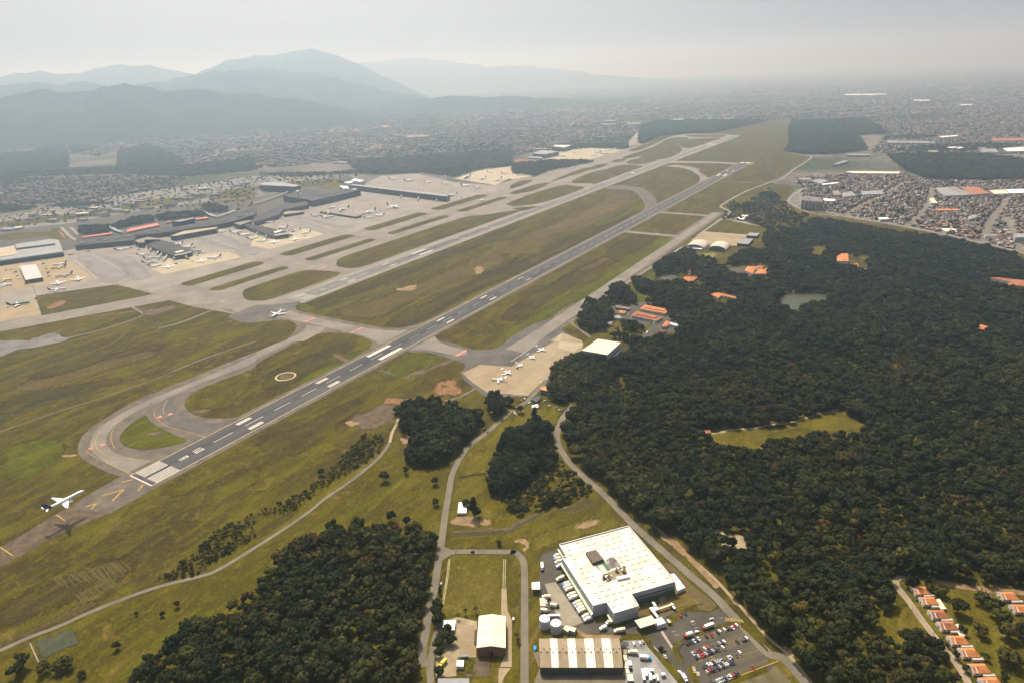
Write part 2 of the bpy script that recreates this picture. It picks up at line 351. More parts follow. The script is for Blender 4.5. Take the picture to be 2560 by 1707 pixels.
def ray(u, v):
    x = (u-1280)/FPX; y = -(v-853.5)/FPX
    x, y = _cr*x-_sr*y, _sr*x+_cr*y
    fw = _cp+_sp*y; up = -_sp+_cp*y; hl = math.hypot(fw, x)
    return ((fw*_cy+x*_sy)/hl, (fw*_sy-x*_cy)/hl, up/hl)
def ridge(crest, D, wf, wb, label, rough=0.16, seed=1):
    r = np.random.default_rng(seed); xs = [c[0] for c in crest]; NU, NV = 220, 44
    us = np.linspace(xs[0], xs[-1], NU); ys = np.interp(us, xs, [c[1] for c in crest])
    k = np.hanning(9); k /= k.sum(); ysm = np.convolve(np.pad(ys, 4, 'edge'), k, 'valid')+sum(a_*np.sin(us*f_+seed*1.7*f_) for a_, f_ in ((1.6,.021),(1.1,.047),(.8,.093),(.5,.19)))
    ph = r.uniform(0, 6.28, (14,)); V = []
    for i, (u, v) in enumerate(zip(us, ysm)):
        dx, dy, e = ray(u, v); Hc = CAMH+e*D
        for j in range(NV+1):
            s = -1+2*j/NV
            off = s*(wf if s < 0 else wb)
            X, Y = CX+dx*(D+off), CY+dy*(D+off)
            pr = (0.5+0.5*math.cos(math.pi*s))**1.15
            nz = 0.0
            for o in range(6):
                fq = 2**o/2600.0
                nz += (math.sin(X*fq*6.28+ph[o])*math.cos(Y*fq*6.28*1.13+ph[o+6]))*0.55**o
            taper = min(1, 6*abs(s)) if s < 0 else min(1, 4*abs(s))
            z = Hc*pr+Hc*rough*nz*taper*pr**0.5*(1-0.4*abs(s))
            V.append((X, Y, max(z, 0.3) if abs(s) < 0.999 else -0.5))
    F = [(i*(NV+1)+j, (i+1)*(NV+1)+j, (i+1)*(NV+1)+j+1, i*(NV+1)+j+1) for i in range(NU-1) for j in range(NV)]
    me = bpy.data.meshes.new('hill'); me.from_pydata(V, [], F); me.materials.append(HILLM)
    me.polygons.foreach_set('use_smooth', [True]*len(F)); me.update()
    return tag(link(bpy.data.objects.new('hill', me)), label, None, None, 'structure')
ridge([(-160,262),(-60,250),(0,243),(60,231),(105,222),(170,232),(215,231),(280,224),(345,222),(410,231),(470,223),(560,234),(640,232),(720,250),(800,262),(900,280),(1000,300),(1100,318)],
      8800, 1800, 1700, 'long wooded ridge standing nearest on the left', 0.20, 3)
ridge([(-100,226),(0,214),(90,206),(170,214),(260,222),(380,206),(480,190),(560,179),(640,171),(680,170),(740,183),(800,186),(880,206),(960,222),(1040,240),(1120,258)],
      12000, 2000, 2000, 'pale blue ridge behind the nearest wooded ridge', 0.15, 5)
ridge([(-100,186),(0,192),(30,182),(100,181),(150,186),(200,186),(290,160),(330,164),(400,170),(460,182),(520,200),(600,225),(660,250)], 17000, 2600, 2800, 'faint range with a small peak on the left skyline', 0.12, 8)
ridge([(380,235),(450,205),(520,176),(560,155),(590,150),(640,139),(700,136),(770,128),(820,132),(850,144),(890,158),(930,176),(980,200),(1040,230),(1090,250)], 15300, 2400, 2600, 'faint flat-topped mountain standing highest on the skyline', 0.12, 9)
ridge([(820,190),(900,158),(960,150),(1030,145),(1080,149),(1150,160),(1220,165),(1280,164),(1360,172),(1430,180),(1520,188),(1620,196),(1720,206),(1820,214)], 24000, 3200, 3400, 'barely visible far range right of the flat-topped mountain', 0.10, 10)
ridge([(820,300),(900,272),(1000,254),(1130,243),(1280,240),(1400,250),(1500,266),(1600,290)],
      10500, 1500, 1500, 'low dark rise beyond the far city', 0.15, 12)

hm = bpy.data.materials.new('haze'); hm.use_nodes = True; hn = hm.node_tree.nodes; hn.clear()
ho = hn.new('ShaderNodeOutputMaterial'); hv = hn.new('ShaderNodeVolumePrincipled')
hv.inputs['Color'].default_value = (0.58, 0.79, 1.0, 1); hv.inputs['Absorption Color'].default_value = (1, 1, 1, 1); hv.inputs['Density'].default_value = 1.24e-4; hv.inputs['Anisotropy'].default_value = 0.71
hm.node_tree.links.new(hv.outputs[0], ho.inputs['Volume'])
tag(MB().box(-45500, 45500, -45500, 45500, -1.5, 1290).obj('haze', hm), 'pale bluish haze filling the air over the whole plain', None, None, 'stuff')

# ================================================================ airfield ground
GP = [(-1500,-1500),(1760,-1500)]+q(3,1,2352,760,1950,665,1280,525,700,425,250,340,160,290,250,150,0,110)+q(3,0,230,1568,400,1445,150,1400,210,1330,190,1180,240,1140,0,1120)\
   +q(2,0,2200,1150,1850,1222,1480,1240,1330,1262,1180,1330,780,1478,350,1568)+[(2200,1100),(2000,760),(1000,760),(300,1000),(100,1150),(-1500,1150)]
sheet('airfield_grass', GP, 0.04, GR_FIELD, label='mown olive and brown grass between the runways')
Z1, Z2, Z3, Z4 = 0.08, 0.24, 0.40, 0.56

# --- paved network north of the far runway
PAV = [(440,540),(455,345),(530,352),(2000,352),(4330,352),(4360,470),(4400,720),(4150,775),(3370,790),(2900,792),(2500,800),(2040,812),(2000,800),(525,800),(455,880)]
sheet('taxiway_network', PAV, Z1, TAXI, label='pale taxiways alongside the far runway')
APR = q(0,1,0,1395,385,1335,325,1150,560,1115,1080,1045,1250,1085)+[(470,780),(470,730),(1500,730),(2000,730)]+q(1,1,2190,135,1830,110,1480,30,1150,50,980,130,850,140,600,290,300,390,0,480)+q(0,1,2000,540,1500,610,1240,640,700,720,580,740,0,830)
sheet('apron', APR, Z2, CONC, label='wide grey apron in front of the terminals')
sheet('apron', q(1,1,1820,75,2050,0,2352,-40,2352,60,2200,135), Z2+.02, CONCL, label='pale outer apron beyond the terminal pier')
sheet('apron', q(2,0,240,1470,340,1465,700,1470,1010,1382,960,1375,700,1362,560,1375,430,1400), Z2+.02, CONCL, label='maintenance apron in front of the far hangars')
sheet('apron', q(2,1,0,30,230,40,210,45,0,85)+q(1,1,2300,60), Z2+.03, CONCL, label='pale end of the outer apron')
sheet('apron_slab', q(0,1,1390,905,1500,953,2222,798,2100,748,1700,790,1560,800), Z3, CONCL, label='pale slab round the nearer pier')
sheet('apron_slab', q(0,1,2300,700)+q(1,1,0,700,130,722,622,585,480,535,300,560,160,610,0,560), Z3, CONCL, label='pale slab round the second pier')
sheet('apron_slab', q(0,1,0,870,600,790,640,840,880,985,400,1060,0,1120), Z3, CONCB, label='beige cargo stands on the apron')
sheet('apron_slab', q(0,1,0,1385,370,1325,330,1195,0,1240), Z3+.02, CONCB, label='beige stand beside the red soil patch')
sheet('apron_slab', q(1,1,500,400,600,385,900,440,1350,385,1180,440,950,500,780,470), Z3, CONC, label='stand slabs by the short pier')
sheet('taxiway', q(0,1,0,1480,500,1385,1050,1285,1640,1175,1900,1235,2190,1292,2350,1270,2350,1100,1900,1100,1500,1110,1380,1140,1000,1215,390,1330,0,1400), Z2+.01, TAXI, label='pale taxiway leading off to the left')
# grass islands cut into the paving
ISL = [rrect(530,752,690,735,16), rrect(828,1086,690,738,16), rrect(1158,1438,690,740,16), rrect(1505,1815,690,742,16),
       rrect(534,748,593,627,14), rrect(818,1072,593,627,14), rrect(1143,1432,593,628,14), rrect(1508,1802,593,630,14), rrect(1870,2150,600,636,12)]
for p in ISL: sheet('grass_island', p, Z4, GR_FIELD, label='narrow grass island between two taxiways')
ISLP = [[(524,480),(528,450),(560,428),(748,428),(766,465),(756,508),(733,544),(602,546),(560,536)],
        [(827,512),(806,480),(827,428),(1000,424),(1533,416),(1600,430),(1480,500),(1414,540),(1025,543),(880,543)],
        q(2,1,0,325,290,292,660,165,580,145,430,140,0,282), q(2,1,0,348,280,328,0,392)+[(1600,412)],
        q(2,1,540,105,720,118,790,115,1070,10,1200,-40,800,0), q(2,1,365,97,470,70,700,0,760,-30,620,-10), q(2,1,0,215,180,190,335,125,250,122,0,198),
        q(2,1,0,165,190,95,100,92,0,130), q(2,0,1160,1460,1390,1462,1560,1390,1500,1325,1300,1390), q(2,0,1050,1500,1200,1508,1330,1470,1130,1462),
        q(2,0,910,1495,1000,1488,1060,1464,960,1468), q(2,0,670,1568,800,1545,880,1512,800,1510), q(2,0,860,1568,1090,1562,1190,1525,1000,1518),
        q(2,0,1020,1445,1120,1450,1400,1360,1630,1275,1460,1268,1290,1355), q(2,0,1080,1380,1180,1380,1430,1268,1370,1276),
        q(2,0,1530,1320,1620,1365,1830,1300,1910,1272,1650,1281), q(2,0,1600,1250,1640,1240,1950,1243,1900,1262,1650,1260)]
for p in ISLP: sheet('grass_island', p, Z4, GR_FIELD, 3, label='rounded grass island beside the far runway')
sheet('grass_island', q(0,1,1080,1052,1405,1132,1000,1205,392,1328,355,1165,700,1108), Z4, GR_FIELD, label='grass island before the cargo apron')
patch('bare_soil', q(0,1,420,1255,560,1195,620,1215,470,1275), Z4+.04, DIRTR, 3, label='red soil scar on the island by the cargo apron')
sheet('bare_soil', q(0,1,1900,1095,2010,1075,2352,950,2352,960,2030,1100), Z4+.04, GR_LOW, label='brown grass margin')

# --- crossing taxiway and the loop at the near threshold
CROSS = q(0,1,2000,1240,2190,1292,2070,1345,2250,1402,2352,1395)+q(1,1,250,1360,370,1400,380,1440,280,1566)+q(1,2,60,90,0,110)+q(0,2,2350,90,1650,380,1200,560,950,720,780,830,715,940,715,1030,770,1090,900,1160,1080,1245,1207,1227,2250,690,2100,706,1900,708,1760,668,1690,600,1700,535,1780,460,2000,370,2350,245)\
   +q(1,2,0,200,390,0)+q(1,1,560,1500,700,1482,900,1500,1080,1566)+q(1,2,1060,20,1050,60,880,160,1000,130,1500,0,1750,0,1960,75)+[(520,-40),(560,25),(700,25),(610,31),(560,38),(530,60),(523,100),(519,300),(530,335),(560,352),(500,400),(445,430)]
sheet('taxiway_shoulder', CROSS, Z1+.02, SHLD, -2, label='brown paved shoulder of the looping taxiway')
LOOP = q(0,2,2350,130,1700,405,1300,565,1000,725,870,830,822,930,832,1010,920,1080,1060,1160,1207,1227,1465,1098,1250,1080,1080,1040,990,980,970,900,1000,830,1080,750,1250,640,1500,540,1850,380,2350,195)
sheet('taxiway', LOOP+q(1,2,0,160,330,0,200,10,0,105), Z2+.02, TAXI, -2, label='pale looping taxiway at the near threshold')
sheet('taxiway', q(1,2,0,160,350,0)+q(1,1,440,1566,600,1480,640,1440,470,1420,430,1480,250,1566)+q(1,2,180,20,0,100), Z2+.03, TAXI, label='pale taxiway climbing from the loop')
sheet('taxiway', q(0,2,1500,530,1462,590,1462,640,1510,720,1650,790,1900,855,2060,790,2160,745,1950,757,1760,730,1650,680,1600,620,1590,560,1640,470), Z2+.04, TAXID, -2, label='grey exit taxiway inside the loop')
sheet('grass_island', q(0,2,1330,682,1200,760,1115,850,1105,920,1180,972,1350,992,1550,962,1715,912,1600,860,1470,790,1380,740), Z4, GR_GREEN, 3, label='small green island inside the taxiway loop')
sheet('taxiway', [(468,352),(478,300),(478,120),(474,60),(450,25),(545,25),(515,60),(508,120),(508,300),(520,352)], Z2+.05, TAXI, -2, label='taxiway linking the two runways')
sheet('taxiway', [(455,-20),(478,-60),(478,-130),(508,-130),(508,-60),(545,-20)], Z2+.05, TAXI, -2, label='taxiway crossing to the small apron')
sheet('taxiway', q(1,1,0,1235,150,1232,420,1200,240,1330,60,1310)+q(0,1,2200,1290), Z2+.05, TAXID, label='dark pavement ahead of the far threshold')
sheet('taxiway', q(0,1,2080,1345,2352,1290)+q(1,1,0,1290,100,1300,60,1320)+q(0,1,2352,1392,2250,1398), Z2+.03, TAXID, label='dark stub of closed pavement')

# --- south taxiway and the small apron
sheet('taxiway_shoulder', [(545,-165),(640,-172),(1420,-172),(1790,-176),(1800,-216),(640,-222),(560,-240),(500,-140)], Z1+.02, SHLD, label='shoulder of the taxiway on the forest side')
sheet('taxiway', [(540,-178),(640,-183),(1380,-183),(1790,-186),(1790,-207),(1380,-209),(640,-211),(540,-215)], Z2+.02, TAXI, label='straight taxiway on the forest side')
for x0 in (1428, 1726):
    sheet('taxiway_shoulder', [(x0-8,-30),(x0+20,-30),(x0+20,-180),(x0-8,-180)], Z1+.03, SHLD, label='shoulder of a narrow link taxiway')
    sheet('taxiway', [(x0,-24),(x0+12,-24),(x0+12,-184),(x0,-184)], Z2+.06, CONC, label='narrow link taxiway near the rounded hangars')
AS = q(1,2,1360,108,1560,92,1730,145,1915,200,1928,235,1860,300,2000,420,2140,475)+q(2,2,0,492,150,500,650,60,660,0)+q(2,1,640,1560,480,1480,420,1440,410,1400,480,1340,250,1380,0,1515)+q(1,2,2230,60,2100,84,1960,72,1740,-10,1500,30)
sheet('apron', AS, Z1+.04, TAXID, -2, label='grey asphalt of the small jet apron')
sheet('apron_slab', q(1,2,1895,292,2060,215,2200,225,2352,232)+q(2,2,0,230,390,0)+q(2,1,350,1562,460,1490,640,1560)+q(2,2,655,40,640,100,550,150,370,290,300,350,150,500,0,490)+q(1,2,2350,485,2130,473,1990,380), Z3, CONCB, label='beige concrete where the small jets park')
sheet('apron_slab', q(2,2,390,0,660,20,570,100,420,60)+q(2,1,460,1492), Z3+.02, CONCL, label='paler corner of the jet apron')
sheet('apron_margin', q(1,2,1990,375,2130,473,2350,485)+q(2,2,150,500,150,505,0,510)+q(1,2,2150,512,2080,490,1880,330), Z2+.05, TAXID, label='grey edge of the jet apron')
strip('apron_line', q(2,2,-10,190,225,28,290,70), 1.0, Z4, PWHITE, 0, label='white line round the jet stands', keep=False)
for k in range(3):
    strip('apron_line', q(2,2,30+k*75,250+k*20,330+k*75,80+k*15), 0.5, Z4, PWORN, 0, label='faint joint line on the jet apron', keep=False)
# --- links between the runways far along
sheet('taxiway', q(2,1,820,166,1090,178,1150,210,1210,290,1224,320,1215,350,1130,425,1240,400,1360,300,1250,190,1205,155,950,130), Z1+.04, SHLD, -2, label='shoulder of the bent link taxiway')
sheet('taxiway', q(2,1,860,160,1095,168,1180,215,1240,300,1250,350,1200,400,1330,310,1230,190,1190,165,930,138), Z2+.02, TAXID, -2, label='bent link taxiway between the runways')
sheet('taxiway', q(2,0,1390,1530,1560,1545,1640,1568)+q(2,1,1720,50,1728,90,1690,132,1830,80,1800,62,1700,0)+q(2,0,1740,1560,1650,1535,1500,1515), Z2+.02, TAXI, 0, label='second bent link taxiway between the runways')
sheet('taxiway', q(2,0,1420,1500,1500,1478,1880,1488,2080,1500,2235,1490,2190,1520,2080,1518,1900,1503), Z2+.02, TAXI, label='taxiway at the far end of the nearer runway')
for t in (q(2,1,1900,105,2352,115),):
    strip('service_road', t, 6, Z3, CONC, 0, label='pale service road across the far grass')

# --- runways
def runway(x0, x1, yc, mat, shm, shw, label):
    o = sheet('runway', rect(x0, x1, yc-22.5, yc+22.5), Z3+.02, mat, label=label)
    for s in (-1, 1):
        a, bb = sorted((yc+s*22.5, yc+s*(22.5+shw)))
        sheet('shoulder', rect(x0, x1, a, bb), Z3, shm, parent=o)
        sheet('edge_line', rect(x0, x1, yc+s*22.3-.6, yc+s*22.3+.6), Z4, PEDGE, parent=o)
    return o
def mk(o, name, x0, x1, y0, y1, mat=PWHITE): sheet(name, rect(x0, x1, min(y0,y1), max(y0,y1)), Z4+.01, mat, parent=o)
r1 = runway(0, 3000, 0, RWY, SHLD, 9, 'nearer dark runway with its white threshold bars')
r2 = runway(560, 4290, 375, RWY2, CONC, 13, 'farther grey runway with pale shoulders')
def thresh(o, x0, yc, w):
    mk(o, 'threshold_line', x0, x0+1.8, yc-22, yc+22, w)
    for s in (-1, 1):
        for k in range(6): mk(o, 'threshold_stripe', x0+7, x0+38, yc+s*(3.0+k*3.3), yc+s*(4.7+k*3.3), w)
thresh(r1, 0, 0, PWHITE); thresh(r2, 571, 375, PWORN)
def text_poly(o, glyph, x0, yc, hx, wy, w):   # glyph bars in a unit box: x along the runway, y to the pilot's right
    for a, bb, c, d in glyph: mk(o, 'designation_marking', x0+a*hx, x0+bb*hx, yc-c*wy, yc-d*wy, w)
GR_ = [(0,1,-.5,-.22),(0.88,1,-.5,.5),(.45,.57,-.5,.5),(.5,1,.22,.5),(0,.46,.22,.5)]
G1_ = [(0,1,-.14,.14)]; G0_ = [(0,1,-.5,-.2),(0,1,.2,.5),(0,.13,-.5,.5),(.87,1,-.5,.5)]; GL_ = [(0,1,-.5,-.2),(0,.14,-.5,.5)]
text_poly(r1, GR_, 51, 0, 12, 5.4, PWHITE); text_poly(r1, G1_, 72, 4.2, 12, 5, PWHITE); text_poly(r1, G0_, 72, -1.8, 12, 5.4, PWHITE)
text_poly(r2, GL_, 622, 375, 12, 5.4, PWORN); text_poly(r2, G1_, 643, 379.2, 12, 5, PWORN); text_poly(r2, G0_, 643, 373.2, 12, 5.4, PWORN)
for x in range(100, 2900, 50): mk(r1, 'centre_line', x, x+30, -.55, .55, PWHITE if x < 420 or x > 1180 else PWORN)
for x in range(670, 4200, 50): mk(r2, 'centre_line', x, x+30, 374.45, 375.55, PWORN)
for o, x0, yc, w in ((r1, 0, 0, PWHITE), (r2, 571, 375, PWORN)):
    for s in (-1, 1):
        for dx, nb in ((146,3),(292,3),(597,2),(747,2),(897,1)):
            if o is r1 or nb > 1:
                for k in range(nb): mk(o, 'touchdown_mark', x0+dx, x0+dx+22.5, yc+s*(9.5+k*2.5), yc+s*(11.4+k*2.5), w)
        mk(o, 'aiming_mark', x0+407, x0+463, yc+s*9.2, yc+s*17.5, w)
for s in (-1, 1):
    mk(r1, 'aiming_mark', 2540, 2600, s*9.5, s*17); mk(r1, 'touchdown_mark', 2690, 2712, s*10, s*16); mk(r2, 'aiming_mark', 3720, 3790, 375+s*9.5, 375+s*17, PWHITE)
mk(r1, 'threshold_stripe', 2962, 2994, -20, -3); mk(r1, 'threshold_stripe', 2962, 2994, 3, 20)
RUB = M('tyre_rubber', (0.030,0.030,0.034), .9, .3, .03, col2=(0.06,0.058,0.06), stretch=(.2,3,1))
for yc_, xs_ in ((0, (230, 1150)), (375, (820, 1700))):
    for s in (-1, 1): o_ = patch('rubber_mark', [(x_, yc_+s*3.2+dy) for x_, dy in ((xs_[0],-1.6),(xs_[0]+300,-2.6),(xs_[1],-1.2),(xs_[1],1.2),(xs_[0]+300,2.6),(xs_[0],1.6))], Z3+.06, RUB, 2, label='dark tyre rubber on the runway', width=1.6)
# blast pad, chevrons
bp_ = sheet('blast_pad', q(0,2,1075,1255,740,1452)+q(0,3,690,-25,960,5,1010,15)+[(-50,-32),(5,-31),(0,31)], Z2, SHLD, label='grey blast pad with yellow chevrons before the threshold')
patch('bare_strip', q(0,3,930,-10,1000,20,500,225,0,512,0,318,250,170,560,-20)+q(0,2,740,1452), Z1, DIRTB, 0, label='brown bare strip under the landing aircraft', width=5)
def chev(x, yh, d, w=2.2):
    for s in (-1, 1):
        a, c = np.array([x, 0.0]), np.array([x-d, s*yh]); t = (c-a)/np.linalg.norm(c-a); nn = np.array([-t[1], t[0]])*w/2
        sheet('chevron', [tuple(a+nn), tuple(a-nn), tuple(c-nn), tuple(c+nn)], Z4, PYEL, parent=bp_)
chev(-20, 11, 20); chev(-51, 5, 9)
for s in (-1, 1): sheet('chevron', [(-3,s*10),(-3,s*12.5),(-13,s*19),(-13,s*16.5)], Z4, PYEL, parent=bp_)
for ln in (q(0,3,0,320,120,400), q(0,3,520,25,600,80)): strip('old_paint_line', ln, 1.2, Z3, PYEL, 0, label='faded yellow paint line on the bare strip', keep=False)
# yellow taxi lines, hold lines, red signs painted on the pavement
strip('taxi_line', q(0,2,920,820,880,900,885,970,960,1040,1100,1085,1300,1095), .9, Z4, PYEL, label='yellow guide line round the taxiway loop', keep=False)
strip('taxi_line', q(0,2,1540,540,1500,610,1510,670), .9, Z4, PYEL, label='yellow guide line on the inner exit', keep=False)
strip('taxi_line', q(0,2,800,1010,900,1080,1207,1225), .8, Z4, PYEL, 3, label='yellow edge line of the loop', keep=False)
strip('taxi_line', q(0,2,1130,730,1050,800,1020,870,1040,960,1060,985), .8, Z4, PYEL, 3, label='yellow edge line inside the loop', keep=False)
strip('taxi_line', q(0,2,1420,640,1420,680,1460,730,1550,790,1700,830,1880,880), .8, Z4, PYEL, 3, label='yellow edge line of the inner exit', keep=False)
for a in (q(0,2,800,1010,1030,940), q(0,2,1430,715,1640,660), q(1,1,400,1400,550,1345), q(1,1,860,1492,1000,1437), q(1,2,1800,145,1940,75)):
    strip('hold_line', a, 1.0, Z4, PYEL, 0, label='yellow holding line across a taxiway', keep=False)
for a in (q(0,2,815,990,855,978), q(0,2,922,957,960,945), q(0,2,1450,700,1490,690), q(0,2,1546,675,1584,664), q(1,1,440,1390,480,1376), q(1,1,492,1372,545,1352), q(1,1,868,1490,912,1474), q(1,1,925,1466,980,1443),
          q(1,2,1840,138,1930,84), q(1,1,580,906,650,880), q(2,1,1318,584,1352,581), q(2,1,1628,404,1654,404), q(2,1,1056,160,1082,158), q(2,1,530,128,560,125), q(0,1,2025,1210,2065,1200)):
    strip('holding_sign', a, 5.0, Z4+.04, PRED, 0, label='red mandatory sign painted on a taxiway', keep=False)
# ================================================================ soil, lawns, roads off the runways
def sh(c, r, name, mat, z, *xy, sm=3, label=None, jag=0.0):
    if name in ('bare_soil', 'grass_patch', 'lawn') or sm: return patch(name, q(c, r, *xy), z, mat, sm or 1, label=label)
    return sheet(name, q(c, r, *xy), z, mat, sm, label=label, jag=jag)
sh(1,2,'bare_soil',DIRTB,Z1,815,740,880,690,1060,610,1180,560,1290,600,1300,660,1240,740,1150,800,1000,825,880,790, label='grey-brown bare ground beside the dark tree clump')
sh(1,2,'bare_soil',DIRT,Z1+.03,820,740,870,730,950,745,900,780,840,780, label='pale corner of the bare ground')
sh(1,2,'bare_soil',DIRTR,Z1+.02,1160,560,1200,520,1280,515,1410,535,1400,570,1290,575,1190,580, label='reddish earth at the end of the bare ground')
sh(1,2,'bare_soil',DIRTR,Z1+.02,1610,480,1640,400,1720,360,1840,350,1860,400,1900,440,1880,490,1760,495, label='orange earth patch near the jet apron')
sh(1,2,'grass_patch',GR_GREEN,Z1+.05,1690,420,1720,395,1750,405,1740,430, label='green tuft inside the orange earth')
sh(1,2,'bare_soil',DIRTB,Z1+.02,1340,350,1430,280,1540,255,1580,280,1480,310, label='rutted brown ground by the runway')
sh(1,2,'bare_soil',DIRTB,Z1+.02,1080,262,1150,258,1290,305,1250,318, label='thin brown strip by the runway edge')
sh(1,2,'bare_soil',DIRTB,Z1+.02,1560,270,1650,215,1800,168,1810,190,1650,245, label='thin brown wheel track')
sh(1,2,'bare_soil',DIRTB,Z1+.02,700,130,760,115,850,160,830,195,780,180, label='brown spot inside the near infield')
sh(0,2,'bare_soil',DIRTB,Z4+.04,1330,860,1420,830,1520,825,1500,850,1400,870, label='brown spot in the loop island')
sh(0,2,'bare_soil',DIRTB,Z1+.02,1760,640,1850,620,1940,625,1880,655,1800,665, label='brown spot at the infield tip')
sh(0,2,'bare_soil',DIRT,Z1+.02,560,1050,640,1035,710,1035,690,1055,600,1065, label='pale spot outside the loop')
cx_, cy_ = q(1,2,272,322)[0]
ring = [(cx_+15*math.cos(a), cy_+15*math.sin(a)) for a in np.linspace(0, 2*math.pi, 33)]
strip('white_ring', ring, 3.0, Z2, PEDGE, 0, label='pale ring marked in the near infield', keep=False)
sheet('ring_soil', [(cx_+10*math.cos(a), cy_+10*math.sin(a)) for a in np.linspace(0, 6.1, 20)], Z1, DIRTB, label='brown soil inside the pale ring')
# infield tones
sh(1,1,'grass_patch',GR_TAN,Z1,690,1290,1000,1190,1400,1060,1850,860,2250,640,2352,600,2352,830,2000,980,1500,1190,1100,1370,800,1330, label='drier middle band of the infield')
sh(2,1,'grass_patch',GR_TAN,Z1,0,620,400,440,800,260,1000,190,1110,230,1140,320,980,440,500,620,150,760,0,800, label='drier far band of the infield')
sh(2,1,'grass_patch',grass('straw_grass',[(0.10,0.07,0.03),(0.13,0.09,0.036),(0.10,0.08,0.02),(0.15,0.105,0.045),(0.08,0.056,0.026)],.03),Z1+.03,600,380,900,290,1080,260,1110,300,900,400,650,470,400,560,300,560, label='straw-coloured patch near the bent link')
sh(2,1,'grass_patch',GR_GREEN,Z1+.03,740,490,900,440,1100,340,1140,320,1130,370,900,490,780,515, label='bright green patch near the bent link')
sh(1,1,'grass_patch',GR_GREEN,Z1+.03,380,1260,430,1220,520,1230,560,1290,440,1290, label='green corner of the infield')
sh(2,1,'grass_patch',GR_GREEN,Z1+.03,0,1566,250,1420,700,1180,1100,940,1400,680,1440,630,1400,620,1000,840,600,1080,0,1430, label='green strip beside the south taxiway')
strip('track', q(1,1,900,1410,1170,1360,1350,1270,1700,1090,1960,975,2010,930,1975,870,1990,810,2100,740,2352,650), 5, Z2, GR_LAWN, label='pale vehicle track curving over the infield', keep=False)
sh(1,1,'bare_soil',DIRT,Z1+.05,1990,900,2060,880,2100,910,2050,950,2010,945, label='pale earth beside the curving track')
sh(1,1,'bare_soil',DIRT,Z1+.05,1280,1090,1400,1055,1480,1050,1450,1100,1330,1105, label='pale earth in the infield')
for c, r, xy, mt, lb in ((1,1,(1170,1405,1400,1290,1800,1090,2352,840,2352,960,1900,1180,1600,1350,1450,1430,1300,1440),GR_DARK,'dark band beside the near runway'), (2,1,(0,840,500,610,900,420,1180,380,1000,480,600,690,0,960),GR_DARK,'dark far band beside the near runway'), (1,1,(400,1260,900,1060,1500,850,2200,560,2352,500,2352,580,1900,760,1300,990,800,1190,500,1290),GR_DARK,'dark band beside the far runway'),
      (2,1,(0,1250,400,1010,760,800,1000,620,1400,600,1000,830,500,1100,0,1390),GR_DARK,'brown band beside the south taxiway'), (2,1,(600,900,850,800,900,830,760,900,640,930),GR_TAN,'straw spot beside the south taxiway'), (0,2,(100,420,500,290,900,170,1300,80,1500,100,1200,220,700,360,300,470),GR_TAN,'tan band in the left field'), (0,2,(250,330,600,210,1000,110,1400,30,1500,60,1000,180,500,330),GR_DARK,'dark band in the left field'),
      (0,2,(0,560,400,430,900,360,1200,330,900,440,400,560,0,690),GR_DARK,'second dark band in the left field'), (0,2,(0,1000,300,900,600,880,640,1000,400,1200,100,1300,0,1250),GR_GREEN,'greener corner of the left field'), (0,2,(1700,1200,2000,1060,2352,900,2352,1100,2000,1300,1700,1400,1500,1420),GR_LOW,'mottled grass below the near runway'), (1,2,(0,900,400,760,800,560,1000,540,900,700,500,900,100,1060),GR_DARK,'brown mottled grass below the near runway'),
      (1,2,(0,1150,400,1000,700,900,760,960,500,1150,100,1380,0,1350),GR_LOW,'olive grass above the scrub belt'), (1,2,(1200,230,1500,110,1700,130,1600,230,1300,330,1150,330),GR_GREEN,'bright green grass by the runway'), (1,2,(400,330,700,200,1000,60,1050,70,900,160,600,330,450,400),GR_GREEN,'bright strip along the runway edge'), (0,2,(1950,300,2352,170,2352,420,2100,600,1900,640,1750,560),GR_LOW,'mottled near infield'), (1,2,(100,300,400,150,800,30,900,40,700,180,300,400,100,460),GR_DARK,'dark mottling in the near infield')):
    sh(c, r, 'grass_patch', mt, Z1-.015, *xy, label=lb)
# left side tracks, ditches
strip('track', q(0,2,-60,850,0,830,400,690,800,560,1100,460,1420,350,1600,270), 3, Z2, M('pale_track',(0.14,0.115,0.07),.95,.15), label='straight pale track through the left grass', keep=False)
strip('track', q(0,2,1600,270,1900,150,2350,0)+q(0,1,2000,1260)[:0], 4, Z2, ROAD, label='grey service track left of the loop', keep=False)
strip('track', q(0,1,1450,1450,1700,1380,2010,1255), 4, Z2, CONC, label='pale service track near the closed pavement', keep=False)
strip('track', q(0,2,-60,410,0,390,500,215,800,110,1050,10)+q(0,1,1180,1470), 6, Z2, GR_LAWN, label='pale earth track beside the ditch', keep=False)
strip('track', q(0,1,600,1540,900,1470,1130,1400,1290,1340,1310,1310,1200,1245), 6, Z2, ROAD, label='grey service lane at the left', keep=False)
strip('track', q(0,1,830,1340,1000,1320,1240,1290), 3, Z2, ROAD, label='thin lane joining the service lane', keep=False)
sh(0,1,'yard',ASPH,Z2,240,1566,330,1530,480,1480,580,1510,600,1566, label='grey yard at the left edge')
sh(0,2,'yard',ASPH,Z2,-10,150,150,80,300,60,600,0,330,-10,0,-5, sm=0, label='grey yard beside the white machine')
sh(0,1,'yard',DIRTB,Z2,1290,1330,1330,1280,1450,1260,1560,1240,1640,1245,1520,1300,1400,1335, label='dark ground in the left field')
for pts, lb in ((q(0,2,-40,365,0,350,300,240,560,160,800,75), 'dark ditch behind the earth track'), (q(0,2,-40,735,0,720,140,640,450,540,800,460), 'second dark ditch in the left grass')):
    strip('ditch', pts, 6, Z1+.02, M('ditch_weeds',(0.020,0.026,0.014),.95,.3,.1), label=lb, keep=False)
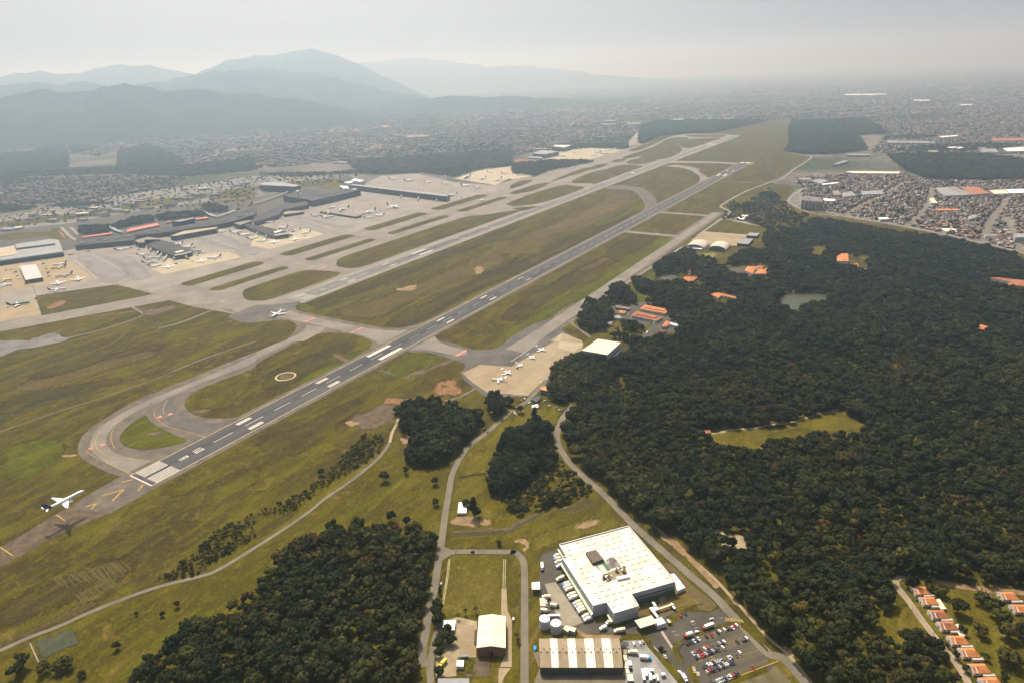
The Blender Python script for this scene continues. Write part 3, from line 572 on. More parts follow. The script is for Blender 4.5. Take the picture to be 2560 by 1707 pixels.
sh(0,1,'grass_patch',GR_LOW,Z1,-20,1480,500,1390,1150,1270,1240,1290,900,1440,600,1540,0,1600, sm=0, label='drier grass below the left taxiway')
# ploughed rows at the lower left
FUR = M('furrow_straw', (0.092,0.073,0.022), .95, .3, .2)
for k in range(34):
    x = 480+k*19; y0 = 610-k*5.2+random.uniform(-8,8); y1 = y0+70+random.uniform(-25,45)+0.8*k
    if random.random() < 0.9: strip('mown_row', q(0,3,x,y0,x+70+k*0.6,y1), 0.75, Z1, FUR, 0, label='pale mown row in the lower grass', keep=False)
for k in range(18):
    x = 690+k*18; y0 = 760-k*9+random.uniform(-6,6)
    strip('mown_row', q(0,3,x,y0,x+75,y0+75+random.uniform(-15,15)), 0.75, Z1, FUR, 0, label='pale mown row beside the perimeter road', keep=False)
sh(0,3,'grass_patch',GR_DARK,Z1-.01,-40,900,150,760,500,600,900,420,1200,380,1300,480,1050,680,700,840,300,990,-40,1110, label='brown burnt band in the lower grass')
sh(0,3,'grass_patch',GR_TAN,Z1+.03,-40,1230,200,1110,400,1010,650,880,850,800,900,850,700,950,400,1080,0,1230, label='yellowed verge of the perimeter road')
sh(0,3,'sports_court',COURT,Z2,290,1195,480,1115,680,1030,712,1115,745,1200,550,1283,360,1365,325,1280, sm=1, label='faded green sports court beside the perimeter road')
for e in (q(0,3,275,1200,355,1375),): strip('kerb_line', e, 1.0, Z2+.03, CONC, 0, label='pale edge of the faded court', keep=False)
# lower meadow around the wood, road verges
LOWG = q(0,3,-60,1330,270,1180,560,1065,800,955,1150,815,1470,705,1830,615,2000,550,2350,345)+q(1,3,480,15)+q(1,2,830,1330,1050,1160,1160,1050,1230,950,1300,900,1330,1040,1400,1150,1560,1165,1700,1115,1950,955,2080,800,2352,610)+q(2,2,60,590,460,640,400,800,400,950,500,1120,720,1310,900,1480,1020,1580)+q(2,3,1150,160,1640,590,1960,890,2350,1310)+q(3,3,150,1360,350,1580)+[(160,-900),(-300,-900),(-400,-500),(-330,-250)]
sheet('meadow', LOWG, Z1-.02, GR_LOW, label='rough yellow-green meadow around the lower buildings')
sh(1,2,'grass_patch',GR_LAWN,Z1+.02,1790,1540,1830,1280,1900,1120,2050,950,2200,830,2300,720,2352,700,2352,850,2290,900,2200,1080,2130,1230,2100,1400,1950,1470,1880,1560, sm=0, label='lighter lawn right of the access road')
sh(2,2,'grass_patch',GR_LAWN,Z1+.02,0,680,120,600,300,610,460,650,400,750,330,770,250,690,100,790,0,840, label='lawn below the guard buildings')
sh(0,3,'grass_patch',GR_GREEN,Z1+.02,2350,600,2250,680,2000,850,1750,980,1550,1130,1400,1300,1200,1500,1000,1590,1200,1420,1400,1200,1650,1010,1900,900,2200,690, label='bright grass fringe of the lower wood')
strip('ditch', q(1,3,0,600,200,450,420,350,620,160,760,90)+q(1,2,900,1568,1150,1380,1400,1200), 7, Z1+.03, GR_GREEN, label='green weedy channel across the meadow', keep=False)
sh(1,2,'grass_patch',GR_LAWN,Z1+.03,1000,1540,1150,1420,1290,1300,1400,1210,1430,1250,1300,1360,1180,1450,1080,1560, label='straw verge of the weedy channel')
sh(1,3,'bare_soil',DIRT,Z1+.04,1770,90,1850,40,1980,30,2130,70,2150,110,2000,140,1830,120, label='bare orange earth under the pines')
sh(1,2,'bare_soil',DIRT,Z1+.03,1320,880,1400,860,1540,830,1540,870,1460,900,1380,945,1330,930, label='sandy gap in the dark tree clump')
strip('ditch', q(1,2,1870,1255,2000,1225,2110,1215), 5, Z1+.06, LEAFD, label='dark hedge-lined trench on the lawn', keep=False)
# retention basin
BAS = q(1,3,1810,175,2100,160,2350,140)+q(2,3,0,115,240,0)+q(2,2,500,1530,690,1440)+q(2,2,760,1480,590,1568)+q(2,3,330,0,180,90,0,190)+q(1,3,2200,215,1810,238)
sheet('basin', BAS, Z1+.06, M('damp_basin',(0.046,0.036,0.012),.9,.3,.1,col2=(0.062,0.056,0.014)), label='long shallow drainage basin')
strip('basin_rim', BAS+BAS[:1], 1.8, Z1+.10, GR_LAWN, 0, label='pale earth rim of the drainage basin', keep=False)
strip('basin_bank', q(1,3,1808,180,2100,166,2350,150)+q(2,3,0,125,230,15), 3, Z1+.12, DIRTB, 0, label='brown upper bank of the basin', keep=False)  # flat strip of brown soil along the basin's upper edge
sh(2,3,'bare_soil',DIRT,Z1+.05,560,140,650,90,760,60,800,90,740,130,620,160, label='bare earth behind the white warehouse')
sh(2,3,'bare_soil',DIRT,Z1+.05,10,270,80,240,150,260,150,330,90,360,110,300, label='bare curl of earth by the roadside')
sh(2,3,'grass_patch',GR_LAWN,Z1+.02,170,210,600,60,850,30,1050,130,450,290,180,380, sm=0, label='dry lawn behind the white warehouse')
# bottom-centre field
sh(1,3,'field',GR_LAWN,Z1+.04,1800,395,2250,390,2270,410,2240,930,1740,950,1720,900, sm=0, label='rectangular mown field')
sh(1,3,'field_border',GR_GREEN,Z1+.02,1780,385,2290,380,2310,420,2290,950,1700,960,1690,860, sm=0, label='greener border of the mown field')
for k in range(18):
    x = 1810+k*24; strip('mown_row', q(1,3,x,560+random.uniform(-60,40),x-14+k*1.2,900+random.uniform(-30,10)), .55, Z1+.07, FUR, 0, label='faint mower line in the field', keep=False)
for a in (q(1,3,1710,850,1750,600,1770,430), q(1,3,1722,850,1762,600,1782,430), q(1,3,2275,430,2270,640,2265,900), q(1,3,2292,430,2288,640,2290,900)):
    strip('wheel_track', a, .9, Z2, DIRTP, label='sandy wheel track beside the mown field', keep=False)
sh(1,3,'yard',DIRTP,Z1+.06,1720,1000,1850,960,2030,1000,2020,1330,1850,1330,1840,1500,1650,1520,1660,1200, sm=0, label='sandy yard of the gabled hall')
sh(1,3,'yard',CONCB,Z1+.1,1880,1040,2010,1030,2010,1170,1920,1165,1885,1130, sm=0, label='pale concrete pad in the hall yard')
sh(1,3,'yard',CONCB,Z1+.1,1870,1180,2015,1180,2020,1325,1860,1320, sm=0, label='ribbed concrete floor in the hall yard')
sh(1,3,'lawn',GR_GREEN,Z1+.1,1850,1330,2000,1330,2000,1480,1840,1480, sm=0, label='small green lawn by the white hut')
sh(1,3,'lawn',DIRTB,Z1+.1,2010,1330,2165,1330,2155,1510,1840,1500,2000,1480, sm=0, label='worn brown lawn by the gabled hall')
sh(1,3,'pavement',CONCB,Z1+.1,2290,960,2350,990,2350,1420,2240,1420,2310,1250,2300,1010, sm=0, label='pale paving along the gabled hall')
sh(1,3,'pavement',CONCB,Z1+.1,2255,700,2300,700,2310,900,2350,990,2250,940, sm=0, label='pale path behind the gabled hall')
sh(1,3,'pavement',CONCB,Z1+.09,2230,1430,2340,1430,2280,1510,2260,1568,2225,1568, sm=0, label='pale ramp in front of the gabled hall')
# roads
strip('road', q(0,3,-120,1320,0,1270,270,1150,560,1040,800,930,1150,790,1470,680,1830,590,2000,530,2350,320)+q(1,3,240,165,480,0)+q(1,2,640,1440,830,1310,1050,1140,1160,1030,1225,935), 4.6, Z2, ROAD, label='perimeter road curving under the near runway')
strip('road_verge', q(0,3,2350,290)+q(1,3,200,160,440,-10)+q(1,2,640,1405,830,1275,1040,1105,1150,1000), 6, Z1+.03, GR_LAWN, label='sandy verge of the perimeter road', keep=False)
strip('track', q(1,2,1228,930,1250,840,1290,760,1310,700), 4, Z2, DIRTP, label='sandy track past the tree clump', keep=False)
strip('road', q(1,3,1540,1420,1530,1250,1560,1100,1590,900,1640,700,1670,480,1700,300,1740,0)+q(1,2,1770,1400,1800,1230,1860,1100,1960,960,2130,830,2350,630)+q(2,2,30,615,130,555,250,430,330,340), 7, Z2, ROAD, label='access road rising from the lower wood')
strip('road', q(1,3,1605,1568,1600,1400,1650,1150,1700,990), 5.5, Z2+.02, ROAD, label='lane beside the access road')
strip('road', q(1,3,1690,395,1800,365,2000,362,2350,365)+q(2,3,0,365,60,390,108,470,115,700,115,1200,115,1700), 6.5, Z2+.03, ROAD, label='narrow road past the mown field')
sheet('road_corner', q(1,3,1705,290,1735,320,1800,350,1850,352,1850,385,1790,390,1720,440,1680,470), Z2+.05, ROAD, label='flared junction of the narrow road')
strip('road', q(2,2,560,585,480,680,425,800,415,900,450,1000,560,1150,700,1280,880,1440)+q(2,3,1000,0,1150,150,1400,370,1640,580,1850,760,1980,900,2150,1080,2350,1290)+q(3,3,150,1350,350,1568,480,1700), 8, Z2, ROAD, label='main road between forest and warehouse')
strip('road_verge', q(2,3,1290,110,1450,250,1640,420,1850,600,2000,760,2150,920,2350,1150)+q(3,3,200,1320,420,1600), 3, Z1+.04, DIRTP, label='earth track along the forest edge', keep=False)
sh(2,3,'bare_soil',DIRT,Z1+.06,1350,200,1450,215,1560,300,1680,440,1800,560,1910,690,1850,680,1700,520,1560,400,1420,280, label='long strip of bare orange earth by the main road')
sh(2,3,'bare_soil',DIRT,Z1+.06,2000,790,2040,790,2090,850,2040,850, label='small patch of bare earth by the main road')
sh(2,3,'bare_soil',DIRT,Z1+.06,2140,910,2170,910,2230,980,2200,990, label='second small patch of bare earth by the main road')
sh(3,3,'bare_soil',DIRT,Z1+.06,130,1230,180,1230,240,1310,210,1320, label='third small patch of bare earth by the main road')
sh(2,3,'bare_soil',DIRTP,Z1+.06,1830,170,1900,160,2000,200,2120,210,2170,320,2120,380,2060,330,2000,310,1960,330,1900,230, label='bare scar in the forest above the main road')
strip('road', q(3,3,1260,605,1200,600,1175,640,1200,710,1300,830,1420,1000,1560,1180,1680,1320,1790,1480,1900,1680), 5.5, Z2, M('village_road',(0.28,0.22,0.15),.9,.12,.08,fine=.3), label='lane past the orange-roofed houses')
strip('track', q(3,3,1480,600,1560,640,1850,690,2100,720,2400,740), 7, Z1+.07, DIRT, label='earth road above the orange-roofed houses', keep=False)
sh(3,3,'lawn',GR_LAWN,Z1+.03,1070,560,1250,540,1600,560,1850,630,2352,690,2352,1568,1830,1568,1560,1190,1480,1170,1330,1120,1200,1240,1100,1190,810,1110,880,1030,1000,990,980,880,1100,850,1160,700, sm=0, label='lawn around the orange-roofed houses')
strip('road', q(3,1,330,160,230,220,190,290,240,320)+q(3,1,380,385,700,425,1050,480,1280,522,1600,585,1950,665,2352,760,2600,830), 9, Z2, CONC, 3, label='pale road along the wall of the city')
for av, lb in ((q(3,1,1975,655,2000,560,2080,420,2200,250), 'city street rising from the right part of the city road'), (q(3,1,2330,745,2250,580,2180,430), 'city street at the right edge'), (q(3,1,1280,515,1400,400,1480,280,1500,160), 'city street in the middle of the district'), (q(3,1,700,415,900,300,1100,200,1250,110), 'city street in the left part of the district')):
    strip('street', av, 11, Z2, ROAD, 4, label=lb)
strip('perimeter_wall', q(3,1,140,285,200,345,380,400,700,440,1050,500), 3, Z2, DIRT, 3, label='earth track along the city wall', keep=False)
strip('road', q(2,1,1700,600,1800,530,1900,460,1995,400,1985,370,1920,335,1950,300,2150,190,2352,115)+q(3,1,0,110,110,85)+q(3,0,220,1570,400,1445,300,1422), 8, Z2, CONC, 4, label='pale perimeter road past the rounded hangars')
strip('road', q(2,1,1020,1055,1150,970,1290,880,1420,800,1560,700), 6, Z2, CONC, 3, label='pale lane beside the south taxiway')
strip('road', q(2,1,720,1530,600,1440,550,1400,570,1360), 6, Z2, ROAD, 5, label='curved lane behind the big hangar')
strip('track', q(1,2,1730,545,1850,520,1930,480,2020,430), 3.5, Z2, ROAD, label='thin lane to the jet apron', keep=False)
# yard of the warehouse, parking
YARD = q(2,3,265,400,330,360,430,340,760,1000,950,1060,1130,1010,1450,900,1800,920,1900,890,2060,980,2350,1300,2350,1480)+q(3,3,60,1390)+q(2,3,2250,1420,1920,1568,1650,1568,1400,1320,1240,1180,1180,1120,600,1110,590,1050,440,1000,250,960,255,560)
sheet('yard', YARD, Z1+.08, ROADD, label='grey asphalt yard and car park of the white warehouse')
sheet('yard', q(2,3,265,400,330,355,430,340,440,400,560,600,760,980,650,1015,330,430,390,560,260,575), Z2, ROADD, label='darker dock apron of the white warehouse')
sheet('yard_slab', q(2,3,300,660,400,640,650,1010,560,1050,440,1040), Z2+.02, M('worn_slab',(0.27,0.235,0.17),.9,.15,.1,fine=.3), label='worn pale slab across the dock yard')
sheet('yard', q(2,3,1020,1180,1250,1170,1400,1330,1560,1568,1040,1568), Z1+.1, M('depot_asphalt',(0.20,0.195,0.185),.9,.2,.08,col2=(0.33,0.32,0.29),fine=.3), label='grey yard of the striped depot')
sheet('yard', q(2,3,190,1280,250,1280,250,1440,200,1568,1040,1568,1040,1440,250,1440), Z1+.1, M('depot_gravel',(0.17,0.14,0.09),.9,.2,.08,fine=.4), label='brown gravel round the striped depot')
sheet('verge', q(2,3,1480,1210,1640,1130,1900,1035,2060,985,2130,1010,2250,1130,2350,1260,2350,1285,2200,1140,2080,1030,1900,1060,1650,1160,1540,1205,1520,1260,1580,1370,1540,1390,1480,1300), Z2+.04, GR_LOW, label='grass verge curling round the car park')
sheet('verge', q(2,3,1640,1405,1660,1420,1700,1530,1800,1640,1720,1640,1620,1480,1605,1430), Z2+.04, GR_LOW, label='grass island at the car park gate')
sheet('verge', q(2,3,1190,1150,1130,1010,1170,1000,1230,1090,1310,1250,1420,1360,1600,1600,1550,1600,1330,1330,1250,1240), Z2+.04, GR_LOW, label='grass bank between gate and depot')
sheet('verge', q(2,3,1410,960,1800,830,1690,850,1500,1000,1460,1050,1420,1000), Z2+.03, GR_LOW, label='dry grass in the front parking bays')
sheet('lawn', q(2,3,1160,840,1500,720,1590,690,1700,830,1330,930,1160,960), Z2+.02, M('front_lawn',(0.12,0.085,0.02),.95,.2,.1,fine=.4), label='ochre lawn in front of the white warehouse')
sheet('lawn', q(2,3,1330,460,1450,470,1640,660,1860,830,1880,860,1820,910,1720,900,1590,690,1470,560), Z2+.02, M('scrub_lawn',(0.115,0.085,0.035),.95,.25,.2,fine=.5), label='scrubby bank between warehouse and main road')
strip('path', q(2,3,600,1080,700,1140,1000,1140), 4, Z2+.05, DIRT, label='orange earth bank behind the striped depot', keep=False)
sheet('field', q(2,3,2080,1568,2350,1470)+q(3,3,60,1400,250,1600,-200,1700), Z1+.06, M('weedy_field',(0.12,0.10,0.05),.95,.3,.1,fine=.5), label='weedy field at the corner below the car park')
# forest clearings, lake, military yards
sheet('meadow', q(2,2,1620,850,1750,800,1930,800,2300,785)+q(3,2,0,800,340,735,650,615,760,690,900,780,600,825,300,790,0,850)+q(2,2,2290,1020,2220,1000,1900,965,1840,880), Z1+.03, GR_LAWN, label='sunlit clearing inside the forest')
sheet('meadow', q(2,2,1600,1150,1650,850,2352,860)+q(3,2,300,800,900,790,950,900,500,950,0,1000)+q(2,2,2290,1150), Z1+.01, GR_LOW, label='near side of the forest clearing')
strip('track', q(2,2,1830,850,1940,830,2000,810,2200,800,2352,770)+q(3,2,200,745,420,680,650,625), 4, Z2, DIRTP, label='sandy track through the forest clearing', keep=False)
m, n, l, b = nm('lake_water'); b.inputs['Base Color'].default_value = (0.050,0.056,0.024,1); b.inputs['Roughness'].default_value = 0.4; b.inputs['Specular IOR Level'].default_value = 0.3
LAKE = q(3,1,60,1205,120,1160,200,1135,350,1122,480,1135,640,1170,660,1200,520,1200,400,1195,300,1240,250,1300,200,1290,150,1240)
sheet('lake', LAKE, Z1+.05, m, 3, label='murky green lake inside the forest')
sh(2,1,'yard',ROADD,Z1+.05,880,1240,1160,1205,1260,1205,1450,1280,1440,1350,1540,1400,1500,1480,1330,1500,1240,1530,1180,1566,1170,1540,1350,1340,1230,1430,1000,1380,1000,1330,900,1280, sm=0, label='grey yard between the long orange-roofed barracks')
sh(2,1,'lawn',GR_LAWN,Z1+.05,740,1480,880,1400,1000,1400,1230,1450,1180,1530,900,1500, sm=0, label='dry lawn beside the barracks')
sh(2,1,'lawn',GR_GREEN,Z1+.03,1020,1050,1290,890,1420,930,1340,1000,1290,1100,1240,1200,1150,1210,1120,1100, sm=0, label='green slope beside the south taxiway')
sh(2,1,'yard',ROADD,Z1+.06,1320,1010,1420,945,1540,960,1560,1010,1480,1030,1350,1040, sm=0, label='small parking ground by the tiled chapel')
sh(2,1,'lawn',M('bright_turf',(0.17,0.17,0.045),.95,.15,.05,fine=.3),Z1+.06,1660,790,1760,755,1900,760,1850,800,1760,815, sm=0, label='bright turf in front of the rounded hangars')
sh(2,1,'lawn',GR_LOW,Z1+.04,1470,770,1600,730,2050,760,2030,800,1650,830, sm=0, label='turf in front of the rounded hangars')
sh(2,1,'yard',CONCB,Z1+.06,1640,640,1770,560,2170,590,2080,690,1820,690, sm=0, label='beige apron behind the rounded hangars')
sh(2,1,'yard',ROADD,Z1+.06,1960,900,2130,880,2140,940,1990,950, sm=0, label='grey parking by the big tiled hall')
sh(2,1,'yard',CONC,Z1+.06,1960,450,2050,430,2200,490,2320,520,2150,490, sm=0, label='pale ground by the little white shed')
sh(3,1,'lawn',GR_LAWN,Z1+.05,370,700,500,690,570,760,480,790,400,790, label='lawn by the tiled villa')
sh(3,1,'lawn',GR_LAWN,Z1+.05,820,790,930,790,930,820,830,820, label='small lawn in the forest')
strip('track', q(3,1,890,1530,905,1480,960,1435), 9, Z2, M('ochre_earth',(0.42,0.25,0.07),.95,.2,.1), label='ochre earth slide in the forest', keep=False)
sheet('scrubland', q(2,1,1910,345,2000,320,2352,180)+q(3,1,0,140,140,290,240,340,400,420,200,520,0,480)+q(2,1,2352,440,2100,440,2000,400), Z1+.04, GR_LOW, label='scrubby ground by the perimeter road')
# city floors
sheet('city_ground', q(3,1,160,290,300,170,230,60,640,45,1250,25,1340,60,1480,90,2000,100,2500,85,2700,850,1950,660,1280,520,700,420,400,360), 0.05, URB, label='paved ground of the nearby city district')
# ================================================================ trees
_g = 1.618034
ICO = [np.array(v)/math.sqrt(1+_g*_g) for v in ((-1,_g,0),(1,_g,0),(-1,-_g,0),(1,-_g,0),(0,-1,_g),(0,1,_g),(0,-1,-_g),(0,1,-_g),(_g,0,-1),(_g,0,1),(-_g,0,-1),(-_g,0,1))]
ICF = [(0,11,5),(0,5,1),(0,1,7),(0,7,10),(0,10,11),(1,5,9),(5,11,4),(11,10,2),(10,7,6),(7,1,8),(3,9,4),(3,4,2),(3,2,6),(3,6,8),(3,8,9),(4,9,5),(2,4,11),(6,2,10),(8,6,7),(9,8,1)]
def tree_mesh(seed, h, r, lobes, per, card, kind='round', leaf=LEAF):
    R = np.random.default_rng(seed); cv = []; cf = []; sm = []
    def card_at(p, nv, s):
        nv = nv/np.linalg.norm(nv); t = np.cross(nv, R.normal(size=3)); t /= np.linalg.norm(t); w = np.cross(nv, t)
        b0 = len(cv); a = s*R.uniform(.6, 1.25); c = s*R.uniform(.5, 1.0)
        for (i, j) in ((-1,-.6),(.2,-1),(1,.1),(.1,1),(-.9,.5)): cv.append(tuple(p+t*i*a*.55+w*j*c*.55))
        cf.append((b0,b0+1,b0+2,b0+3,b0+4)); sm.append(False)
    cz = h*0.62 if kind == 'round' else h*0.55
    L = []
    for k in range(lobes):
        if kind == 'round':
            a = R.uniform(0, 6.28); el = R.uniform(-.25, 1.0); rr = r*R.uniform(.45, .72)
            c = np.array([math.cos(a)*rr*math.cos(el), math.sin(a)*rr*math.cos(el), cz+math.sin(el)*h*0.26]); lr = r*R.uniform(.36, .58)
        else:
            zf = k/(lobes-1); a = R.uniform(0, 6.28); rr = r*(.55-.35*zf)*R.uniform(.4, 1.1)
            c = np.array([math.cos(a)*rr, math.sin(a)*rr, h*(.30+.62*zf)]); lr = r*(.62-.34*zf)*R.uniform(.8, 1.2)
        L.append((c, lr))
        for _ in range(per):
            d = R.normal(size=3); d[2] = abs(d[2])*1.0-.25*R.random(); d /= np.linalg.norm(d)
            card_at(c+d*lr*R.uniform(.90, 1.15), d+R.normal(size=3)*.30, card)
        # solid, uneven heart of the lobe
        nb = len(cv)
        for o in ICO: cv.append(tuple(c+np.array(o)*lr*R.uniform(.78, 1.04)*np.array((1,1,.92))))
        for t in ICF: cf.append(tuple(nb+i for i in t)); sm.append(True)
    me = bpy.data.meshes.new('crown'); me.from_pydata(cv, [], cf); me.materials.append(leaf); me.polygons.foreach_set('use_smooth', sm); me.update()
    tb = MB(); n = 6; top = cz
    def limb(p0, p1, r0, r1):
        p0, p1 = np.array(p0, float), np.array(p1, float); d = p1-p0; d /= np.linalg.norm(d); u = np.cross(d, (0.3,0.9,0.1)); u /= np.linalg.norm(u); w = np.cross(d, u)
        tb.loft([[tuple(p+(u*math.cos(6.2832*i/n)+w*math.sin(6.2832*i/n))*rr) for i in range(n)] for p, rr in ((p0, r0), ((p0+p1)/2, (r0+r1)/2), (p1, r1))], 0, True, True)
    limb((0,0,-.2), (0,0,top), .032*h, .014*h)
    for c, lr in L[:6]: limb((0,0,h*.28), c, .014*h, .005*h)
    return me, tb.mesh('trunk', WOOD)
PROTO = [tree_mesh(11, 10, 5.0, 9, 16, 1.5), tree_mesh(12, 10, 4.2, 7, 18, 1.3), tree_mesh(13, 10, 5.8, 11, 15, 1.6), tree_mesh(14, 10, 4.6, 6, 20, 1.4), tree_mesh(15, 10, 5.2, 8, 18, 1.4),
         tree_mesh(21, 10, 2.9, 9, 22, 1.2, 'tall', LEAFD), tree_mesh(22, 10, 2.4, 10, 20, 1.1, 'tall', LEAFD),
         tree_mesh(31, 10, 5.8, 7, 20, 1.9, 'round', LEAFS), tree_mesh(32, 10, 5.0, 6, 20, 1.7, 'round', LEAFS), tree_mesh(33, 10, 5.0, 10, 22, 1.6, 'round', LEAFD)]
NPROTO = len(PROTO)
# one joined mesh per kind for the instanced mass
protocol = bpy.data.collections.new('tree_kinds')
for i, (cr, tk) in enumerate(PROTO):
    o = bpy.data.objects.new('tree_kind_%02d' % i, cr); protocol.objects.link(o)
def scatter_group():
    ng = bpy.data.node_groups.new('scatter', 'GeometryNodeTree')
    ng.interface.new_socket('Geometry', in_out='INPUT', socket_type='NodeSocketGeometry'); ng.interface.new_socket('Geometry', in_out='OUTPUT', socket_type='NodeSocketGeometry')
    N = ng.nodes; K = ng.links
    gi, go = N.new('NodeGroupInput'), N.new('NodeGroupOutput'); ip = N.new('GeometryNodeInstanceOnPoints'); ci = N.new('GeometryNodeCollectionInfo')
    ci.inputs['Collection'].default_value = protocol; ci.inputs['Separate Children'].default_value = True; ci.inputs['Reset Children'].default_value = True
    def na(nm_, ty):
        x = N.new('GeometryNodeInputNamedAttribute'); x.data_type = ty; x.inputs['Name'].default_value = nm_; return x.outputs['Attribute']
    K.new(gi.outputs[0], ip.inputs['Points']); K.new(ci.outputs[0], ip.inputs['Instance']); ip.inputs['Pick Instance'].default_value = True
    K.new(na('kind_index', 'INT'), ip.inputs['Instance Index']); K.new(na('scl', 'FLOAT_VECTOR'), ip.inputs['Scale'])
    cx = N.new('ShaderNodeCombineXYZ'); K.new(na('rotz', 'FLOAT'), cx.inputs[2]); er = N.new('FunctionNodeEulerToRotation'); K.new(cx.outputs[0], er.inputs[0]); K.new(er.outputs[0], ip.inputs['Rotation'])
    K.new(ip.outputs[0], go.inputs[0]); return ng
SCAT = scatter_group()
def mass(name, P, kinds, H, label, wide=1.0):
    P = np.asarray(P, float)
    if not len(P): return None
    me = bpy.data.meshes.new(name); me.vertices.add(len(P)); me.vertices.foreach_set('co', np.column_stack([P, np.full(len(P), 0.0)]).ravel())
    s = np.column_stack([H/10*wide*rng.uniform(.85,1.15,len(P)), H/10*wide*rng.uniform(.85,1.15,len(P)), H/10])
    for nm_, ty, d in (('kind_index','INT',np.asarray(kinds, np.int32)), ('rotz','FLOAT',rng.uniform(0,6.28,len(P)))):
        a = me.attributes.new(nm_, ty, 'POINT'); a.data.foreach_set('value', d)
    a = me.attributes.new('scl', 'FLOAT_VECTOR', 'POINT'); a.data.foreach_set('vector', s.ravel())
    o = tag(link(bpy.data.objects.new(name, me)), label, None, None, 'stuff'); md = o.modifiers.new('scatter', 'NODES'); md.node_group = SCAT
    return o
BLOCK = []          # polygons kept free of trees
def fill(poly, sp, jit=0.42):
    P = np.array(poly); x0, y0 = P.min(0); x1, y1 = P.max(0)
    gx, gy = np.meshgrid(np.arange(x0, x1, sp), np.arange(y0, y1, sp*.87)); gx = gx+(np.arange(gx.shape[0])%2)[:,None]*sp/2
    X = gx.ravel()+rng.uniform(-jit, jit, gx.size)*sp; Y = gy.ravel()+rng.uniform(-jit, jit, gx.size)*sp
    k = inside(X, Y, poly); X, Y = X[k], Y[k]
    return X, Y
def vis(X, Y, mu=60, mv=60):
    u, v, d = PX(X, Y, 5.0); return (u > -mu) & (u < 2560+mu) & (v > -mv) & (v < 1707+mv) & (d > 0)
def clear(X, Y, road_gap=2.0):
    k = np.ones(len(X), bool)
    for b_ in BLOCK: k &= ~inside(X, Y, b_)
    for pts, w in ROADS:
        lo = pts.min(0)-w; hi = pts.max(0)+w
        c = (X > lo[0]) & (X < hi[0]) & (Y > lo[1]) & (Y < hi[1])
        if not c.any(): continue
        ix = np.where(c)[0]; A = pts[:-1]; D = pts[1:]-A; L2 = (D**2).sum(1)+1e-9
        for i in ix:
            t = np.clip((((X[i]-A[:,0])*D[:,0]+(Y[i]-A[:,1])*D[:,1])/L2), 0, 1)
            if (((A[:,0]+t*D[:,0]-X[i])**2+(A[:,1]+t*D[:,1]-Y[i])**2).min()) < (w/2+road_gap)**2: k[i] = False
    return k
WOODS = []          # (poly, spacing, hmin, hmax, kinds, weights, label for single trees, label for the mass)
def wood(poly, sp, h0, h1, kinds, single, massl, gap=2.5, keep=1.0): WOODS.append((poly, sp, h0, h1, kinds, single, massl, gap, keep))
BR = [0,1,2,3,4]
Zc = 5.0
FOREST = q(2,2,560,590,480,690,452,800,450,900,500,1010,600,1130,760,1270,940,1440,1080,1580, z=Zc)+q(2,3,1150,10,1290,100,1470,120,1650,290,1900,480,1985,650,2090,780,2350,985, z=Zc)+q(3,3,0,1000,130,1160,250,1255,360,1370,540,1580,1840,1580,1690,1440,1640,1290,1500,1180,1320,1130,1200,1260,1100,1190,810,1110,880,1020,1000,980,990,880,1100,840,1165,700,1070,560,1240,530,1560,560,1850,620,2352,680,2700,700, z=Zc)\
   +q(3,1,2700,900,2352,812,2100,742,1700,648,1280,575,1000,530,700,480,420,445,200,560,0,640, z=Zc)+q(2,1,2352,560,2300,640,2352,720,2010,790,1960,870,1700,780,1640,720,1540,740,1520,800,1380,800,1290,870,1330,960,1430,930,1560,950,1560,1020,1330,1050,1120,1010,1120,1080,1220,1110,1300,1110,1240,1200,1260,1230,1430,1280,1450,1340,1560,1420,1500,1500,1360,1510,1250,1550,1180,1600, z=Zc)+q(2,2,1150,60,1020,160,960,220,860,200,640,100,400,240,350,300,370,380,420,450,340,540, z=Zc)
BLOCK += [q(2,2,1650,815,1760,790,1930,795,2300,780)+q(3,2,0,775,340,715,650,600,760,680,920,790,900,850,640,890,480,900,330,900,150,930,0,960)+q(2,2,2290,1090,2220,1075,1900,1020,1820,940),
          LAKE, q(3,1,40,1195,650,1180,670,1212,560,1222,420,1232,330,1290,250,1335,160,1290,60,1225), q(2,3,1830,150,1900,150,2000,190,2130,200,2180,320,2130,430,2060,320,1960,310,1900,220),
          q(2,1,1535,1000,1565,955,1700,955,1730,1010,1745,1085,1610,1080), q(2,1,1955,890,2140,865,2352,855,2352,1020,2150,985,1970,965), q(2,1,1810,1125,2065,1145,2070,1240,1890,1240),
          q(3,1,370,700,500,690,570,760,480,790,400,790), q(3,1,605,810,755,755,850,860,995,920,950,950,880,950,720,910,620,900), q(3,1,1185,785,1275,785,1275,845,1190,845), q(3,1,1880,1420,2075,1415,2070,1510,1895,1510),
          q(3,1,1960,1000,2040,990,2500,1040,2500,1140,2180,1110,2030,1075), q(2,2,630,-10,1020,-10,1030,150,900,240,640,110), q(3,1,820,780,940,780,950,870,830,870), q(3,1,155,825,245,825,245,885,165,885)]
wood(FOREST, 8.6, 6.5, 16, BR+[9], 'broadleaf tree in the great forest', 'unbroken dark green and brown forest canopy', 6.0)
WOODL = q(1,3,500,340,560,260,680,150,850,120,1000,110,1200,210,1450,165,1610,210,1640,360,1610,700,1580,900,1520,1050,1490,1250,1500,1600, z=Zc)+q(1,3,0,1600, z=Zc)+q(0,3,1170,1600,1230,1530,1370,1400,1500,1230,1720,1080,2110,900,2350,710, z=Zc)+q(1,3,240,440, z=Zc)
BLOCK += [q(1,3,530,1200,740,1190,720,1300,600,1300), q(1,3,800,1200,940,1160,940,1320,860,1310)]
